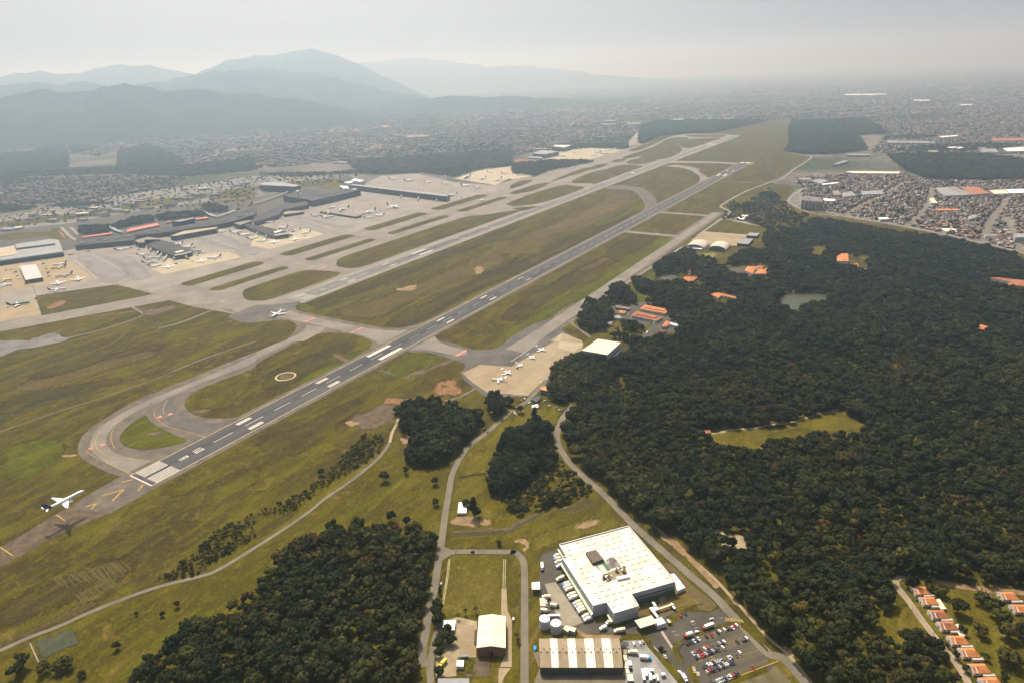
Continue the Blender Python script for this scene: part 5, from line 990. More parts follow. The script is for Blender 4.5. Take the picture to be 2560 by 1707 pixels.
# --- orange-roofed houses
def house(R0, R1, E0, label, he=3.1, hr=5.6, old=False):
    R0, R1, E0 = np.array(R0), np.array(R1), np.array(E0)
    ax = R1-R0; ln = np.linalg.norm(ax); ax /= ln; nr = np.array([-ax[1], ax[0]]); hw = abs(np.dot(E0-R0, nr)); hw = min(max(hw, 3.6), 4.3); sg = 1 if np.dot(E0-R0, nr) > 0 else -1
    L_ = ln*1.22; c = R0; r = empty('house', (c[0], c[1], 0), math.atan2(ax[1], ax[0])); tag(r, label, 'house')
    w = MB(); w.box(.3, L_-.3, -hw+.4, hw-.4, 0, he); w.obj('wall', WALLW, r)
    g = MB(); g.add([(.0,-hw,he),(.0,hw,he),(.0,0,hr+.5),(-.25,-hw,he),(-.25,hw,he),(-.25,0,hr+.5),(0,-hw,0),(0,hw,0),(-.25,-hw,0),(-.25,hw,0)], [(0,2,1),(3,4,5),(0,3,5,2),(1,2,5,4),(0,1,7,6),(3,8,9,4),(1,4,9,7),(0,6,8,3)]); g.obj('gable_front', WHITE, r)
    tm = TILEO if old else TILE
    for s in (-1, 1):
        MB().add([(.05,s*hw*1.04,he-.05),(L_,s*hw*1.04,he-.05),(ln,0,hr),(.05,0,hr)], [(0,1,2,3)] if s < 0 else [(3,2,1,0)]).obj('roof_slope', tm, r)
    MB().add([(L_,-hw*1.04,he-.05),(L_,hw*1.04,he-.05),(ln,0,hr)], [(0,1,2)]).obj('roof_slope', tm, r)
    MB().add([(2.2,-hw*.05,hr+.06),(2.9,-hw*.05,hr+.06),(2.9,-sg*-hw*1.0,he+.05),(2.2,-sg*-hw*1.0,he+.05)], [(0,1,2,3)]).obj('roof_rib', WHITE, r)
    for x in (2.0, 5.2, 8.4):
        for s in (-1, 1): MB().box(x, x+1.3, s*(hw-.36)-.06, s*(hw-.36)+.06, 1.0, 2.2).obj('window', GLASS, r)
    MB().box(-.35, -.24, -.9, .9, .9, 2.3).obj('window', GLASS, r)
    MB().box(L_*.45, L_*1.15, sg*hw, sg*(hw+2.2), 0, 2.5).obj('rear_annex', M('annex_concrete',(0.42,0.38,0.32),.9,.15,.3), r)
    MB().box(-6.5, -6.3, -hw, hw*1.6, 0, .8).obj('garden_wall', WALLC, r)
    return r
HZ = [((215,262),(490,250),(295,410)), ((385,482),(665,480),(490,640)), ((590,770),(880,765),(680,930)), ((780,1020),(1080,1015),(900,1190)), ((1010,1330),(1310,1330),(1120,1510))]
NTH = ['first', 'second', 'third', 'fourth', 'fifth', 'sixth', 'seventh', 'eighth']
for i, (a, b_, e) in enumerate(HZ):
    f_ = lambda p, z: zz(2260,1440,8.71, *p, z=z)[0]
    house(f_(a,5.6), f_(b_,5.6), f_(e,3.1), 'white house with an orange tiled roof, %s from the top of the lane' % NTH[i], old=i in (2,3))
for i, (a, b_, e) in enumerate((((1775,1262),(1900,1262),(1805,1345)), ((1870,1410),(2000,1408),(1910,1490)), ((1970,1540),(2110,1535),(2000,1620)))):
    f_ = lambda p, z: q(3,3,*p,z=z)[0]
    house(f_(a,5.6), f_(b_,5.6), f_(e,3.1), 'white house with an orange tiled roof, %s from the top of the lane' % NTH[i+5])
house(*[q(3,3,*p,z=z_)[0] for p, z_ in (((2140,745),5.6),((2260,745),5.6),((2185,815),3.1))], 'orange-roofed house alone on the upper right slope')
house(*[q(3,3,*p,z=z_)[0] for p, z_ in (((2250,860),5.6),((2380,860),5.6),((2290,935),3.1))], 'orange-roofed house cut by the right edge')
for i, p in enumerate(((1540,800,1575,790,1640,885,1585,890), (1710,1030,1750,1022,1775,1070,1745,1088), (1740,1095,1790,1085,1830,1125,1770,1150))):
    canopy('terrace_roof', 'cream terrace roof behind the %s house of the lane' % ('second', 'fourth', 'fourth house and beside the')[i] if i < 2 else 'cream terrace roof between the fourth and fifth house', q(3,3,*p,z=2.6), 2.6, ROOFC, pm=STEEL, th=.2)
# --- lamp posts and poles
def lamp(x, y, h, label, arm=True, grp=None):
    t = empty('lamp_post', (x, y, 0), random.uniform(0, 6)); tag(t, label, 'lamp post', grp); MB().cyl(0,0,0,h,.16,.09,6).obj('pole', POLE, t)
    if arm: MB().box(0,1.8,-.06,.06,h-.15,h).obj('arm', POLE, t); MB().box(1.3,2.1,-.14,.14,h-.1,h+.05).obj('lamp_head', STEEL, t)
for i, (c, r, x, y, lb) in enumerate(((3,3,1322,900,'lamp post beside the second house of the lane'), (3,3,1510,1155,'lamp post beside the fourth house of the lane'), (2,3,1275,290,'lamp post on the main road behind the warehouse'), (2,3,1720,600,'lamp post on the main road by the orange earth'), (1,3,1075,80,'utility pole alone on the meadow'),
        (1,3,2215,410,'lamp post at the mown field corner'), (1,3,1835,380,'lamp post at the road junction'), (2,3,2000,1080,'lamp post at the top of the car park'), (2,3,1640,1420,'lamp post at the car park gate'), (3,3,1530,610,'utility pole above the first house'), (1,2,1190,580,'mast by the bare ground'), (1,2,2280,860,'pole right of the access road'))):
    p = q(c,r,x,y)[0]; lamp(p[0], p[1], 9, lb, 'utility' not in lb)
# ================================================================ vehicles
CARM = {'w': (WBODY,'white'), 'k': (BLACKB,'black'), 'g': (GREYB,'dark grey'), 's': (SILVER,'silver'), 'r': (REDB,'red'), 'n': (NAVYB,'navy blue'), 'y': (YELLOW,'yellow'), 'b': (BLUE,'blue')}
def sect(x, w, z0, z1, r=.12): return [(x,-w,z0+r),(x,-w+r,z0),(x,w-r,z0),(x,w,z0+r),(x,w,z1-r),(x,w-r,z1),(x,-w+r,z1),(x,-w,z1-r)]
_cb = {}
def car_meshes(col, van=False):
    k = (col, van)
    if k not in _cb:
        b_ = MB(); hz = .95 if not van else 1.0
        b_.loft([sect(-2.15,.72,.45,.85), sect(-2.05,.84,.32,hz-.05), sect(-.9,.88,.28,hz), sect(.9,.88,.28,hz), sect(1.75,.84,.30,.86), sect(2.15,.70,.42,.72)], 0, True)
        g = MB()
        if van: g.loft([sect(-2.02,.78,hz-.05,1.95), sect(.5,.80,hz-.05,1.98), sect(1.35,.72,hz-.05,1.15)], 0, True); 
        else: g.loft([sect(-1.95,.70,hz-.06,1.02), sect(-1.25,.70,hz-.06,1.42), sect(.15,.70,hz-.06,1.45), sect(1.05,.66,hz-.06,1.0)], 0, True)
        rf = MB().loft([sect(-1.3,.62,1.36,1.47,.04), sect(.1,.62,1.38,1.50,.04)], 0, True) if not van else MB().loft([sect(-2.0,.74,1.9,2.02,.04), sect(.5,.76,1.93,2.05,.04)], 0, True)
        _cb[k] = (b_.mesh('body', CARM[col][0]), g.mesh('glasshouse', GLASS if not van else CARM[col][0]), rf.mesh('roof', CARM[col][0]))
    return _cb[k]
def wheel_mesh(r, w, seg=12):
    b_ = MB(); b_.loft([[(r*f_*math.cos(6.2832*i/seg), s, r*f_*math.sin(6.2832*i/seg)) for i in range(seg)] for s, f_ in ((-w/2,.8),(-w/2,1),(w/2,1),(w/2,.8))], 0, False); return b_.mesh('wheel', DARK)
WCAR = wheel_mesh(.32, .22); WTR = wheel_mesh(.5, .34); WJET = wheel_mesh(.55, .4)
ZV = 0.27
def car(x, y, a, col, label, group=None, van=False, z=ZV, cat='car'):
    t = empty('parked_car' if not van else 'van', (x, y, z), a); tag(t, label, cat if not van else 'van', group)
    b_, g, rf = car_meshes(col, van); bo = put('body', b_, t); put('roof', rf, put('glasshouse', g, t))
    for sx in (-1.3, 1.35):
        for sy in (-.8, .8): put('wheel', WCAR, t, (sx, sy, .32))
    return t
_tb = {}
def truck(p_cab, p_rear, label, box=WHITE, cab=WBODY, group=None, z=ZV, w=2.5, hb=3.6, minl=6.0, maxl=16.0):
    a_, b_ = np.array(p_cab), np.array(p_rear); d = a_-b_; L_ = float(np.clip(np.linalg.norm(d), minl, maxl)); an = math.atan2(d[1], d[0]); c = (a_+b_)/2
    t = empty('truck', (c[0], c[1], z), an); tag(t, label, 'truck', group); k = (round(L_), box.name, cab.name, hb)
    if k not in _tb:
        L2 = round(L_); bx = MB().box(-L2/2, L2/2-2.3, -w/2, w/2, 1.0, hb); cb = MB().loft([[(L2/2-2.1,-w*.46,.5),(L2/2-2.1,w*.46,.5),(L2/2-2.1,w*.46,2.7),(L2/2-2.1,-w*.46,2.7)],[(L2/2-.5,-w*.46,.5),(L2/2-.5,w*.46,.5),(L2/2-.5,w*.44,2.6),(L2/2-.5,-w*.44,2.6)],[(L2/2,-w*.45,.5),(L2/2,w*.45,.5),(L2/2-.05,w*.44,1.6),(L2/2-.05,-w*.44,1.6)]], 0, False)
        gl = MB().add([(L2/2-.02,-w*.4,1.65),(L2/2-.02,w*.4,1.65),(L2/2-.42,w*.4,2.5),(L2/2-.42,-w*.4,2.5)], [(0,1,2,3)]); ch = MB().box(-L2/2, L2/2-.2, -.45, .45, .6, 1.0)
        _tb[k] = (bx.mesh('cargo_box', box), cb.mesh('cab', cab), gl.mesh('windscreen', GLASS), ch.mesh('chassis', DARK), L2)
    bx, cb, gl, ch, L2 = _tb[k]
    put('cargo_box', bx, t); put('chassis', ch, t); put('windscreen', gl, put('cab', cb, t))
    for sx in (-L2/2+1.2, -L2/2+2.5, L2/2-1.2):
        for sy in (-1, 1): put('wheel', WTR, t, (sx, sy*w*.42, .5))
    return t
ORD = ['first','second','third','fourth','fifth','sixth','seventh','eighth','ninth','tenth','eleventh','twelfth','thirteenth','fourteenth','fifteenth','sixteenth']
# --- car park rows
CP = lambda x, y, z=0.7: zz(1640,1540,7.35, x, y, z=z)[0]
d0 = np.array(CP(2250,815))-np.array(CP(1300,1195)); rowa = math.atan2(d0[1], d0[0]); cara = rowa+math.pi/2
ROWS = {'top row': [(565,500,'k'),(610,485,'k'),(660,470,'n'),(700,450,'w'),(742,432,'n'),(782,410,'w'),(918,370,'k'),(1015,345,'r'),(1130,290,'k'),(1175,275,'w'),(1265,243,'w'),(1310,230,'k'),(1365,215,'g'),(1410,205,'w'),(1440,178,'r'),(1490,160,'w')],
 'second row': [(683,685,'w'),(722,660,'g'),(768,635,'r'),(812,625,'k'),(903,595,'w'),(945,570,'r'),(1037,545,'g'),(1125,515,'g'),(1172,495,'s'),(1218,478,'k'),(1258,465,'w'),(1495,470,'k'),(1590,435,'g'),(1632,425,'k'),(1670,400,'w')],
 'third row': [(735,755,'k'),(788,735,'s'),(835,720,'r'),(880,710,'r'),(928,695,'s'),(975,680,'k'),(1012,655,'k'),(1053,635,'s'),(1095,620,'k'),(1150,605,'g'),(1237,575,'w')],
 'fourth row': [(880,945,'k'),(920,910,'g'),(965,890,'w'),(1020,880,'w'),(1070,865,'k'),(1115,845,'s'),(1160,830,'s'),(1205,815,'s'),(1250,795,'g'),(1340,760,'w'),(1385,750,'s'),(1470,710,'g'),(1545,665,'w')],
 'fifth row': [(945,1020,'s'),(990,990,'r'),(1040,985,'k'),(1095,975,'g'),(1140,950,'k'),(1185,930,'s'),(1230,915,'k'),(1275,895,'s'),(1315,880,'w'),(1360,860,'n'),(1410,850,'n')],
 'bottom row': [(1030,1215,'k'),(1095,1205,'g'),(1135,1190,'w'),(1180,1170,'w'),(1225,1150,'s'),(1275,1150,'n'),(1325,1125,'s'),(1370,1100,'w'),(1415,1085,'r'),(1460,1070,'k'),(1505,1050,'k'),(1775,935,'r')]}
for rn, cs in ROWS.items():
    for i, (x, y, c) in enumerate(cs):
        p = CP(x, y); car(p[0], p[1], cara+(math.pi if random.random() < .3 else 0)+random.gauss(0,.03), c, '%s car, %s from the left in the %s of the car park' % (CARM[c][1], ORD[i], rn), 'cars in the warehouse car park')
# bay lines
def bays(name, a, b_, side, n_, label):
    a, b_ = np.array(a), np.array(b_); d = (b_-a); L_ = np.linalg.norm(d); d /= L_; nn = np.array([-d[1], d[0]]); m_ = MB()
    m_.add([(*(a-nn*.12),Z2+.10),(*(b_-nn*.12),Z2+.10),(*(b_+nn*.12),Z2+.10),(*(a+nn*.12),Z2+.10)], [(0,1,2,3)])
    for k in range(n_+1):
        p = a+d*L_*k/n_
        for s in side: 
            e = p+nn*s*4.9; m_.add([(*(p-d*.09),Z2+.105),(*(p+d*.09),Z2+.105),(*(e+d*.09),Z2+.105),(*(e-d*.09),Z2+.105)], [(0,1,2,3) if s > 0 else (3,2,1,0)])
    tag(m_.obj(name, PYEL), label, None, None, 'structure')
bays('parking_lines', CP(525,480,0), CP(1530,130,0), (-1,), 30, 'yellow bay lines of the top parking row')
bays('parking_lines', CP(700,715,0), CP(1690,370,0), (1,-1), 29, 'yellow bay lines of the second and third parking rows')
bays('parking_lines', CP(880,985,0), CP(1885,615,0), (1,-1), 29, 'yellow bay lines of the fourth and fifth parking rows')
bays('parking_lines', CP(1060,1270,0), CP(2260,815,0), (1,), 34, 'yellow bay lines of the bottom parking row')
strip('parking_kerb', [CP(1040,1285,0), CP(2262,818,0)], .7, Z2+.11, PYEL, 0, label='yellow kerb under the bottom parking row', keep=False)
bays('parking_lines', q(2,3,1370,960)[0], q(2,3,1700,830)[0], (1,), 13, 'pale bay lines of the front parking bays')
for k in range(13):
    x = 1285+k*26; y = 70-abs(k-5)*2+k*k*.35; strip('hatching', [CP(x-10,y-38,0), CP(x+4,y+30-k*1.2,0)], .6, Z2+.11, PYEL, 0, label='yellow hatching at the car park corner', keep=False)
sheet('crossing', [CP(75,285,0), CP(130,270,0), CP(310,560,0), CP(290,600,0)], Z2+.11, M('pinkish_paving',(0.36,0.28,0.22),.9,.2,.5), label='pinkish raised crossing beside the gate')
for i, (x, y) in enumerate(((690,980),(760,1040))): sheet('blue_bay', [CP(x-20,y-18,0),CP(x+35,y-22,0),CP(x+45,y+20,0),CP(x-10,y+22,0)], Z2+.11, M('blue_bay',(0.28,0.42,0.46),.8,.1), label='pale blue reserved bay by the car park gate')
for i, (x, y) in enumerate(((680,940),(710,1028),(770,1080))): sheet('orange_bay', [CP(x-30,y-16,0),CP(x+30,y-20,0),CP(x+45,y+12,0),CP(x-15,y+16,0)], Z2+.105, M('orange_bay',(0.50,0.27,0.06),.8,.15), label='orange hatched bay by the car park gate')
for x, y, s in ((1000,755,1),(1040,795,1),(805,830,1)): sheet('road_arrow', [CP(x-45,y+12,0), CP(x+10,y-14,0), CP(x+5,y-22,0), CP(x+45,y-16,0), CP(x+20,y+2,0), CP(x+16,y-6,0), CP(x-40,y+20,0)], Z2+.11, PYEL, label='yellow arrow painted in the car park')
for x, y in ((325,278),(380,342),(690,145),(735,212),(1195,32)): sheet('road_arrow', [CP(x-35,y+7,0), CP(x+35,y-9,0), CP(x+35,y-3,0), CP(x-35,y+12,0)], Z2+.11, PWHITE, label='white lane mark on the gate road')
sheet('stop_marking', [CP(625,95,0), CP(680,75,0), CP(715,90,0), CP(655,115,0)], Z2+.11, PWORN, label='worn white lettering on the gate road')
# motorcycles in a curved row
mb_ = MB().loft([sect(-.7,.12,.45,.75,.05), sect(0,.18,.5,.95,.05), sect(.6,.1,.6,.9,.05)], 0, True).mesh('body', BLACKB); hb_ = MB().box(.45,.52,-.35,.35,.98,1.03).mesh('handlebar', STEEL); mw = wheel_mesh(.3, .12, 10)
for k, (x, y) in enumerate(((500,505),(472,522),(448,545),(432,570),(422,598),(418,626),(424,652),(436,676),(452,698),(470,720),(488,742),(504,762))):
    p = CP(x, y, .4); t = empty('motorcycle', (p[0], p[1], ZV), rowa+k*.12); tag(t, 'dark motorcycle, %s along the curved rack at the car park corner' % ORD[k], 'motorcycle', 'motorcycles in the curved rack')
    put('body', mb_, t); put('handlebar', hb_, t); put('wheel', mw, t, (-.65,0,.3)); put('wheel', mw, t, (.68,0,.3))
# --- trucks round the warehouse
DK = [(378,435,450,415),(388,462,458,442),(402,500,470,478),(386,402,440,388),(402,622,478,588),(452,668,538,640),(468,690,550,664),(488,715,556,694),(502,765,588,738),(518,792,602,766),(556,842,640,812),(570,868,652,838),(588,892,666,864),(604,915,678,890),(638,962,716,934),(655,992,732,964)]
DK.sort(key=lambda d: d[1])
for i, (x0, y0, x1, y1) in enumerate(DK):
    a_, b_ = q(2,3,x0,y0,x1,y1, z=2.2); truck(a_, b_, 'white box truck backed to the dock, %s from the top' % ORD[i], ROOFC if i % 3 else WHITE, [WBODY, BLUE, WBODY, SILVER][i % 4] if i in (1,5,8,11) else WBODY, 'trucks backed to the dock', minl=8, maxl=10)
for i, (x0, y0, x1, y1, bx, cb, lb) in enumerate(((322,815,260,808,ROOFC,SILVER,'cream truck in the yard file, topmost of three'), (325,838,262,832,ROOFC,SILVER,'cream truck in the yard file, middle of three'), (328,862,262,857,ROOFC,GREYB,'cream truck in the yard file, lowest of three'), (345,905,265,895,ROOFC,GREYB,'cream truck standing just above the tanks'),
        (432,858,352,848,ROOFC,BLACKB,'cream truck parked alone in the middle of the dock yard'), (272,775,352,772,ROOFC,WBODY,'cream truck below the yard canopy'), (278,535,275,465,WHITE,GREYB,'white truck standing apart at the yard fence'), (800,1072,866,1048,WHITE,WBODY,'white truck turning by the shaded dock'),
        (862,1022,906,1000,ROOFC,WBODY,'short cream truck at the shaded dock'), (930,1092,1040,1072,ROOFC,WBODY,'long white truck leaving under the gate canopy'), (1580,1135,1656,1108,WHITE,REDB,'red truck on the gate road'), (1750,1062,1846,1025,WHITE,REDB,'largest white-topped truck on the gate road'),
        (1282,1335,1170,1325,WHITE,BLUE,'truck with a bright blue cab in the depot yard'), (1062,1278,1150,1282,ROOFC,WBODY,'cream truck next to the depot sheds'), (1088,1425,1080,1385,WHITE,NAVYB,'small white truck below the lean-to roofs'), (1600,1545,1572,1500,WHITE,WBODY,'white truck heading out on the gate road, rear one'),
        (1686,1412,1745,1352,YELLOW,YELLOW,'yellow tanker truck in the sandy yard'))):
    if 'tanker' in lb: a_, b_ = q(1,3,x0,y0,x1,y1, z=2)
    else: a_, b_ = q(2,3,x0,y0,x1,y1, z=2.2)
    truck(a_, b_, lb, bx, cb, minl=7 if 'short' not in lb else 6, maxl=18)
# trailer without cab next to the tanks, stacked white boxes
def container(P, h, label, mat=WHITE, z0=.25, grp=None):
    c = cen(P); L_ = loc(P, c); t = empty('container', (c[0], c[1], z0)); tag(t, label, 'container', grp); MB().prism(L_, .3, h, 0, True, True).obj('box', mat, t); MB().prism([(x*.9, y*.9) for x, y in L_], 0, .3, 0, False).obj('skid', DARK, t)
    d = np.array(L_[2])-np.array(L_[1]); MB().prism([tuple(np.array(L_[2])+(np.array(L_[3])-np.array(L_[2]))*f_+d/np.linalg.norm(d)*g_) for f_, g_ in ((.08,0),(.92,0),(.92,.06),(.08,.06))], .5, h-.2, 0, True, True).obj('door', STEEL, t)
container(zz(1340,1480,9.8, 290,530,585,530,590,575,300,580, z=3.8), 3.8, 'long white trailer behind the tanks')
for p, lb in (((805,550,858,550,890,735,842,740),'longest white container on the left of the depot stack'), ((865,538,912,536,940,690,892,692),'second long white container of the depot stack'), ((924,542,964,540,985,640,944,645),'third white container of the depot stack'), ((975,552,1048,550,1052,598,985,600),'short white container lying across the depot stack'),
              ((955,648,1010,642,1022,775,972,780),'white container in front of the stack'), ((1032,682,1080,676,1088,745,1038,750),'small cream container right of the stack'), ((1088,658,1130,655,1148,715,1100,718),'small white container at the right end of the stack'), ((842,738,890,735,896,770,846,772),'half container at the lower left of the stack'), ((1112,722,1150,720,1158,782,1118,785),'lowest white container on the right')):
    container(zz(1500,1600,7.84, *p, z=2.9), 2.9, lb)
# single cars and vans
for c, r, x0, y0, x1, y1, col, van, lb in ((2,3,1535,935,1556,958,'r',0,'red car in the front parking bays'), (2,3,1580,915,1602,942,'n',0,'navy car beside the red one in the front bays'), (2,3,1425,955,1448,985,'k',0,'black car beside the cream shelter'), (2,3,1850,970,1812,985,'w',0,'white car on the gate road near the main road'), (2,3,1725,1088,1672,1108,'w',1,'white van between the two red trucks'),
        (2,3,1116,1190,1126,1222,'w',0,'left white car at the depot yard head'), (2,3,1172,1182,1186,1220,'w',0,'right white car at the depot yard head'), (2,3,1195,1172,1212,1205,'s',0,'silver car at the depot yard head'), (2,3,1398,1302,1412,1325,'w',0,'white car under the bank shrubs'), (2,3,1408,1322,1424,1345,'s',0,'silver car under the bank shrubs'),
        (2,3,1525,1450,1560,1490,'w',1,'white van driving out on the gate road'), (1,3,1940,368,2035,358,'k',1,'black van with a white roof on the narrow road'), (1,3,1702,625,1700,690,'s',1,'pale van beside the mown field'), (1,2,2235,745,2275,710,'k',0,'black car higher up the access road'), (1,2,2108,850,2145,820,'k',0,'black car lower down the access road'),
        (2,2,108,520,125,535,'w',1,'white van on the lane to the jet apron'), (2,2,82,545,98,532,'y',0,'yellow car behind the white van'), (2,2,142,568,180,562,'w',1,'white van by the guard hut'), (2,2,288,540,322,545,'w',0,'white car in the guard yard'), (2,2,318,585,362,597,'w',1,'white van first in the queue at the checkpoint'), (2,2,385,605,418,615,'s',0,'silver car second in the checkpoint queue'),
        (2,2,425,622,448,632,'w',0,'white car third in the checkpoint queue'), (2,2,450,636,472,648,'k',0,'black car last in the checkpoint queue'), (2,2,482,630,505,612,'k',0,'black car entering the forest road'), (2,2,310,355,330,342,'w',1,'white van at the apron edge'), (2,2,258,390,274,372,'w',1,'white van behind the tiled office'), (2,2,364,368,380,355,'s',0,'silver car half under the trees'),
        (3,3,1345,808,1385,800,'k',0,'black car in the drive of the first house'), (2,1,1228,1500,1250,1475,'w',1,'white bus beside the barracks'), (2,1,1298,1400,1312,1392,'w',1,'white van below the lower barracks'), (2,1,1240,1388,1290,1386,'s',0,'silver car below the lower barracks'), (2,1,1085,1352,1108,1345,'w',0,'white car at the corner of the lower barracks')):
    p0, p1 = q(c,r,x0,y0,x1,y1, z=.9); d = np.array(p0)-np.array(p1); t = car((p0[0]+p1[0])/2, (p0[1]+p1[1])/2, math.atan2(d[1], d[0]), col, lb, None, bool(van))
    if 'bus' in lb: t.scale = (2.0, 1.25, 1.3)
t = empty('mobile_crane', (*q(2,2,32,672)[0], .2), 1.0); tag(t, 'white lorry with equipment parked beside the access road', 'lorry'); MB().box(-4,2,-1.2,1.2,.9,1.6).obj('flatbed', WBODY, t); MB().box(2.2,4,-1.15,1.15,.6,2.8).obj('cab', WBODY, t); MB().box(-3,0,-.8,.8,1.6,2.6).obj('load', STEEL, t)
for sx in (-3,-1.8,3):
    for sy in (-1,1): put('wheel', WTR, t, (sx, sy, .5))
t = empty('blue_skip', (*q(2,3,212,1255)[0], .1), .5); tag(t, 'bright blue tarpaulin heap beside the narrow road', 'tarpaulin'); MB().loft([sect(-3,.6,0,.8,.2), sect(-1,1.3,0,1.8,.3), sect(1.5,1.2,0,1.5,.3), sect(3.2,.5,0,.6,.2)], 0, True).obj('cover', BLUE, t)
# ================================================================ hangars, barracks, villas
ZA = lambda *a, z=0.0: zz(1480,740,9.046, *a, z=z)
ZB = lambda *a, z=0.0: zz(1680,580,7.35, *a, z=z)
bh = building('hangar', 'big white box hangar with a cream flat roof by the jet apron', 'hangar', q(2,2,635,85,788,-22,1003,12,875,127, z=15), 15, M('hangar_clad',(0.50,0.53,0.57),.7,.06,.1), ROOFC, .7)
hp = q(2,2,635,85,788,-22,1003,12,875,127, z=15)
band(bh, 'dark_band', hp[3], hp[2], 4.2, 6.4, WALLD, .25); band(bh, 'lower_annex', lerp(hp[3], hp[2], .05), lerp(hp[3], hp[2], .97), 0, 4, WALLW, 2.2)
for f_ in (.38, .62): band(bh, 'wall_seam', lerp(hp[0], hp[3], f_), lerp(hp[0], hp[3], f_+.02), 0, 15, WALLD, .2)
def hipped(name, label, P, he, hr, roofm=TILE, wallm=WALLW, cat='building', inset=.28, clere=False, group=None):
    c = cen(P); L_ = [np.array(p) for p in loc(P, c)]; A, B, C, D = L_
    if np.linalg.norm(B-A) < np.linalg.norm(C-B): A, B, C, D = B, C, D, A
    m0, m1 = (A+D)/2, (B+C)/2; w_ = np.linalg.norm(D-A)/max(np.linalg.norm(m1-m0), .1); f_ = min(.48, w_*inset*1.8)
    r0, r1 = m0+(m1-m0)*f_, m1+(m0-m1)*f_; r = empty(name, (c[0], c[1], 0)); tag(r, label, cat, group); r['_c'] = c
    MB().prism([tuple(p*.96) for p in (A,B,C,D)], 0, he, 0, False).obj('wall', wallm, r)
    for V in ([(*A,he),(*B,he),(*r1,hr),(*r0,hr)], [(*C,he),(*D,he),(*r0,hr),(*r1,hr)]): MB().add(V, [(0,1,2,3)]).obj('roof_slope', roofm, r)
    for V in ([(*B,he),(*C,he),(*r1,hr)], [(*D,he),(*A,he),(*r0,hr)]): MB().add(V, [(0,1,2)]).obj('roof_slope', roofm, r)
    if clere:
        a, b_, cc, d = A*.72+r0*.28, B*.72+r1*.28, C*.72+r1*.28, D*.72+r0*.28; k = .45
        Q = [A+(r0-A)*k, B+(r1-B)*k, C+(r1-C)*k, D+(r0-D)*k]; z_ = he+(hr-he)*k
        MB().prism([tuple(p) for p in Q], z_-.2, z_+1.0, 0, False).obj('clerestory', WALLD, r)
        for V, F in (([(*Q[0],z_+1),(*Q[1],z_+1),(*r1,hr+1),(*r0,hr+1)],(0,1,2,3)), ([(*Q[2],z_+1),(*Q[3],z_+1),(*r0,hr+1),(*r1,hr+1)],(0,1,2,3)), ([(*Q[1],z_+1),(*Q[2],z_+1),(*r1,hr+1)],(0,1,2)), ([(*Q[3],z_+1),(*Q[0],z_+1),(*r0,hr+1)],(0,1,2))): MB().add(V, [F]).obj('roof_slope', roofm, r)
    n_ = max(2, int(np.linalg.norm(B-A)/4))
    if np.linalg.norm(B-A) > 14:
        for k in range(n_):
            for (p, e) in ((A, B), (D, C)):
                a_ = p*.96+(e-p)*.96*(k+.3)/n_; b_ = p*.96+(e-p)*.96*(k+.7)/n_; d = (b_-a_)/np.linalg.norm(b_-a_); nn = np.array([-d[1], d[0]])*.08
                MB().prism([tuple(a_+nn), tuple(b_+nn), tuple(b_-nn), tuple(a_-nn)], 1.0, 2.3, 0, True, True).obj('window', GLASS, r)
    return r
hipped('barracks', 'upper long barracks with a bright orange roof', ZA(1085,290,1200,200,1735,310,1672,400, z=5), 5, 7.5, TILE, clere=True, cat='barracks')
hipped('barracks', 'lower long barracks with a weathered brown-red roof', ZA(895,440,1000,345,1605,480,1460,562, z=5), 5, 7.5, TILEO, clere=True, cat='barracks')
hipped('workshop', 'small orange-roofed workshop left of the barracks', ZA(600,375,640,320,772,342,732,402, z=3.8), 3.8, 5.6)
hipped('lodge', 'orange-roofed lodge at the forest side of the yard', ZA(1575,690,1680,560,1790,585,1700,690, z=4.5), 4.5, 6.5)
building('store', 'white-roofed store beside the orange lodge', 'store', ZA(1715,628,1760,597,1958,642,1935,682, z=4), 4, WALLW, WHITE, .2)
building('shed', 'brown-roofed shed below the orange lodge', 'shed', ZA(1500,800,1560,742,1685,782,1632,832, z=3.2), 3.2, WALLB, DIRTB, .1)
building('shed', 'long grey-brown shed under the grove', 'shed', ZA(530,262,560,205,872,268,850,312, z=3.5), 3.5, WALLD, M('old_felt',(0.17,0.14,0.12),.9,.2,.2), .1)
building('shed', 'small grey shed below the workshop', 'shed', ZA(470,462,600,430,672,482,640,515,500,500, z=3), 3, WALLG, ROOFG, .1)
building('shed', 'blue-grey shed half under the grove', 'shed', ZA(330,590,420,570,470,600,400,650, z=3), 3, WALLG, ROOFG, .1)
for i, p in enumerate(((400,650,460,625,505,650,440,685), (500,700,560,665,590,690,530,730))):
    building('lean_to', 'rusty scrap shelter on the dry lawn, %s one' % ('upper', 'lower')[i], 'shelter', ZA(*p, z=2.2), 2.2, WALLB, RUST, .05)
# office at the apron
of = building('office', 'two-storey office with a patchy orange roof by the jet apron', 'office', q(2,2,262,420,300,408,408,432,385,468,262,442, z=7), 7, M('office_wall',(0.33,0.36,0.38),.8,.1,.2), M('patchy_tile',(0.62,0.42,0.22),.9,.2,.25,col2=(0.50,0.18,0.07)), .3)
op = q(2,2,262,442,385,468, z=7); band(of, 'window_band', op[0], op[1], 4.3, 5.6, GLASS, .2); band(of, 'window_band', op[0], op[1], 1.0, 2.6, GLASS, .2); band(of, 'awning', lerp(op[0],op[1],.4), lerp(op[0],op[1],.75), 3.3, 3.6, ROOFC, 1.0)
building('shed', 'dark-roofed shed beside the guard hut', 'shed', q(2,2,175,532,235,495,272,512,222,558, z=3.5), 3.5, WALLD, MATS['slate'], .1)
building('guard_hut', 'white guard hut at the end of the access road', 'guard hut', q(2,2,178,588,235,572,246,600,192,612, z=3), 3, WALLW, WHITE, .2)
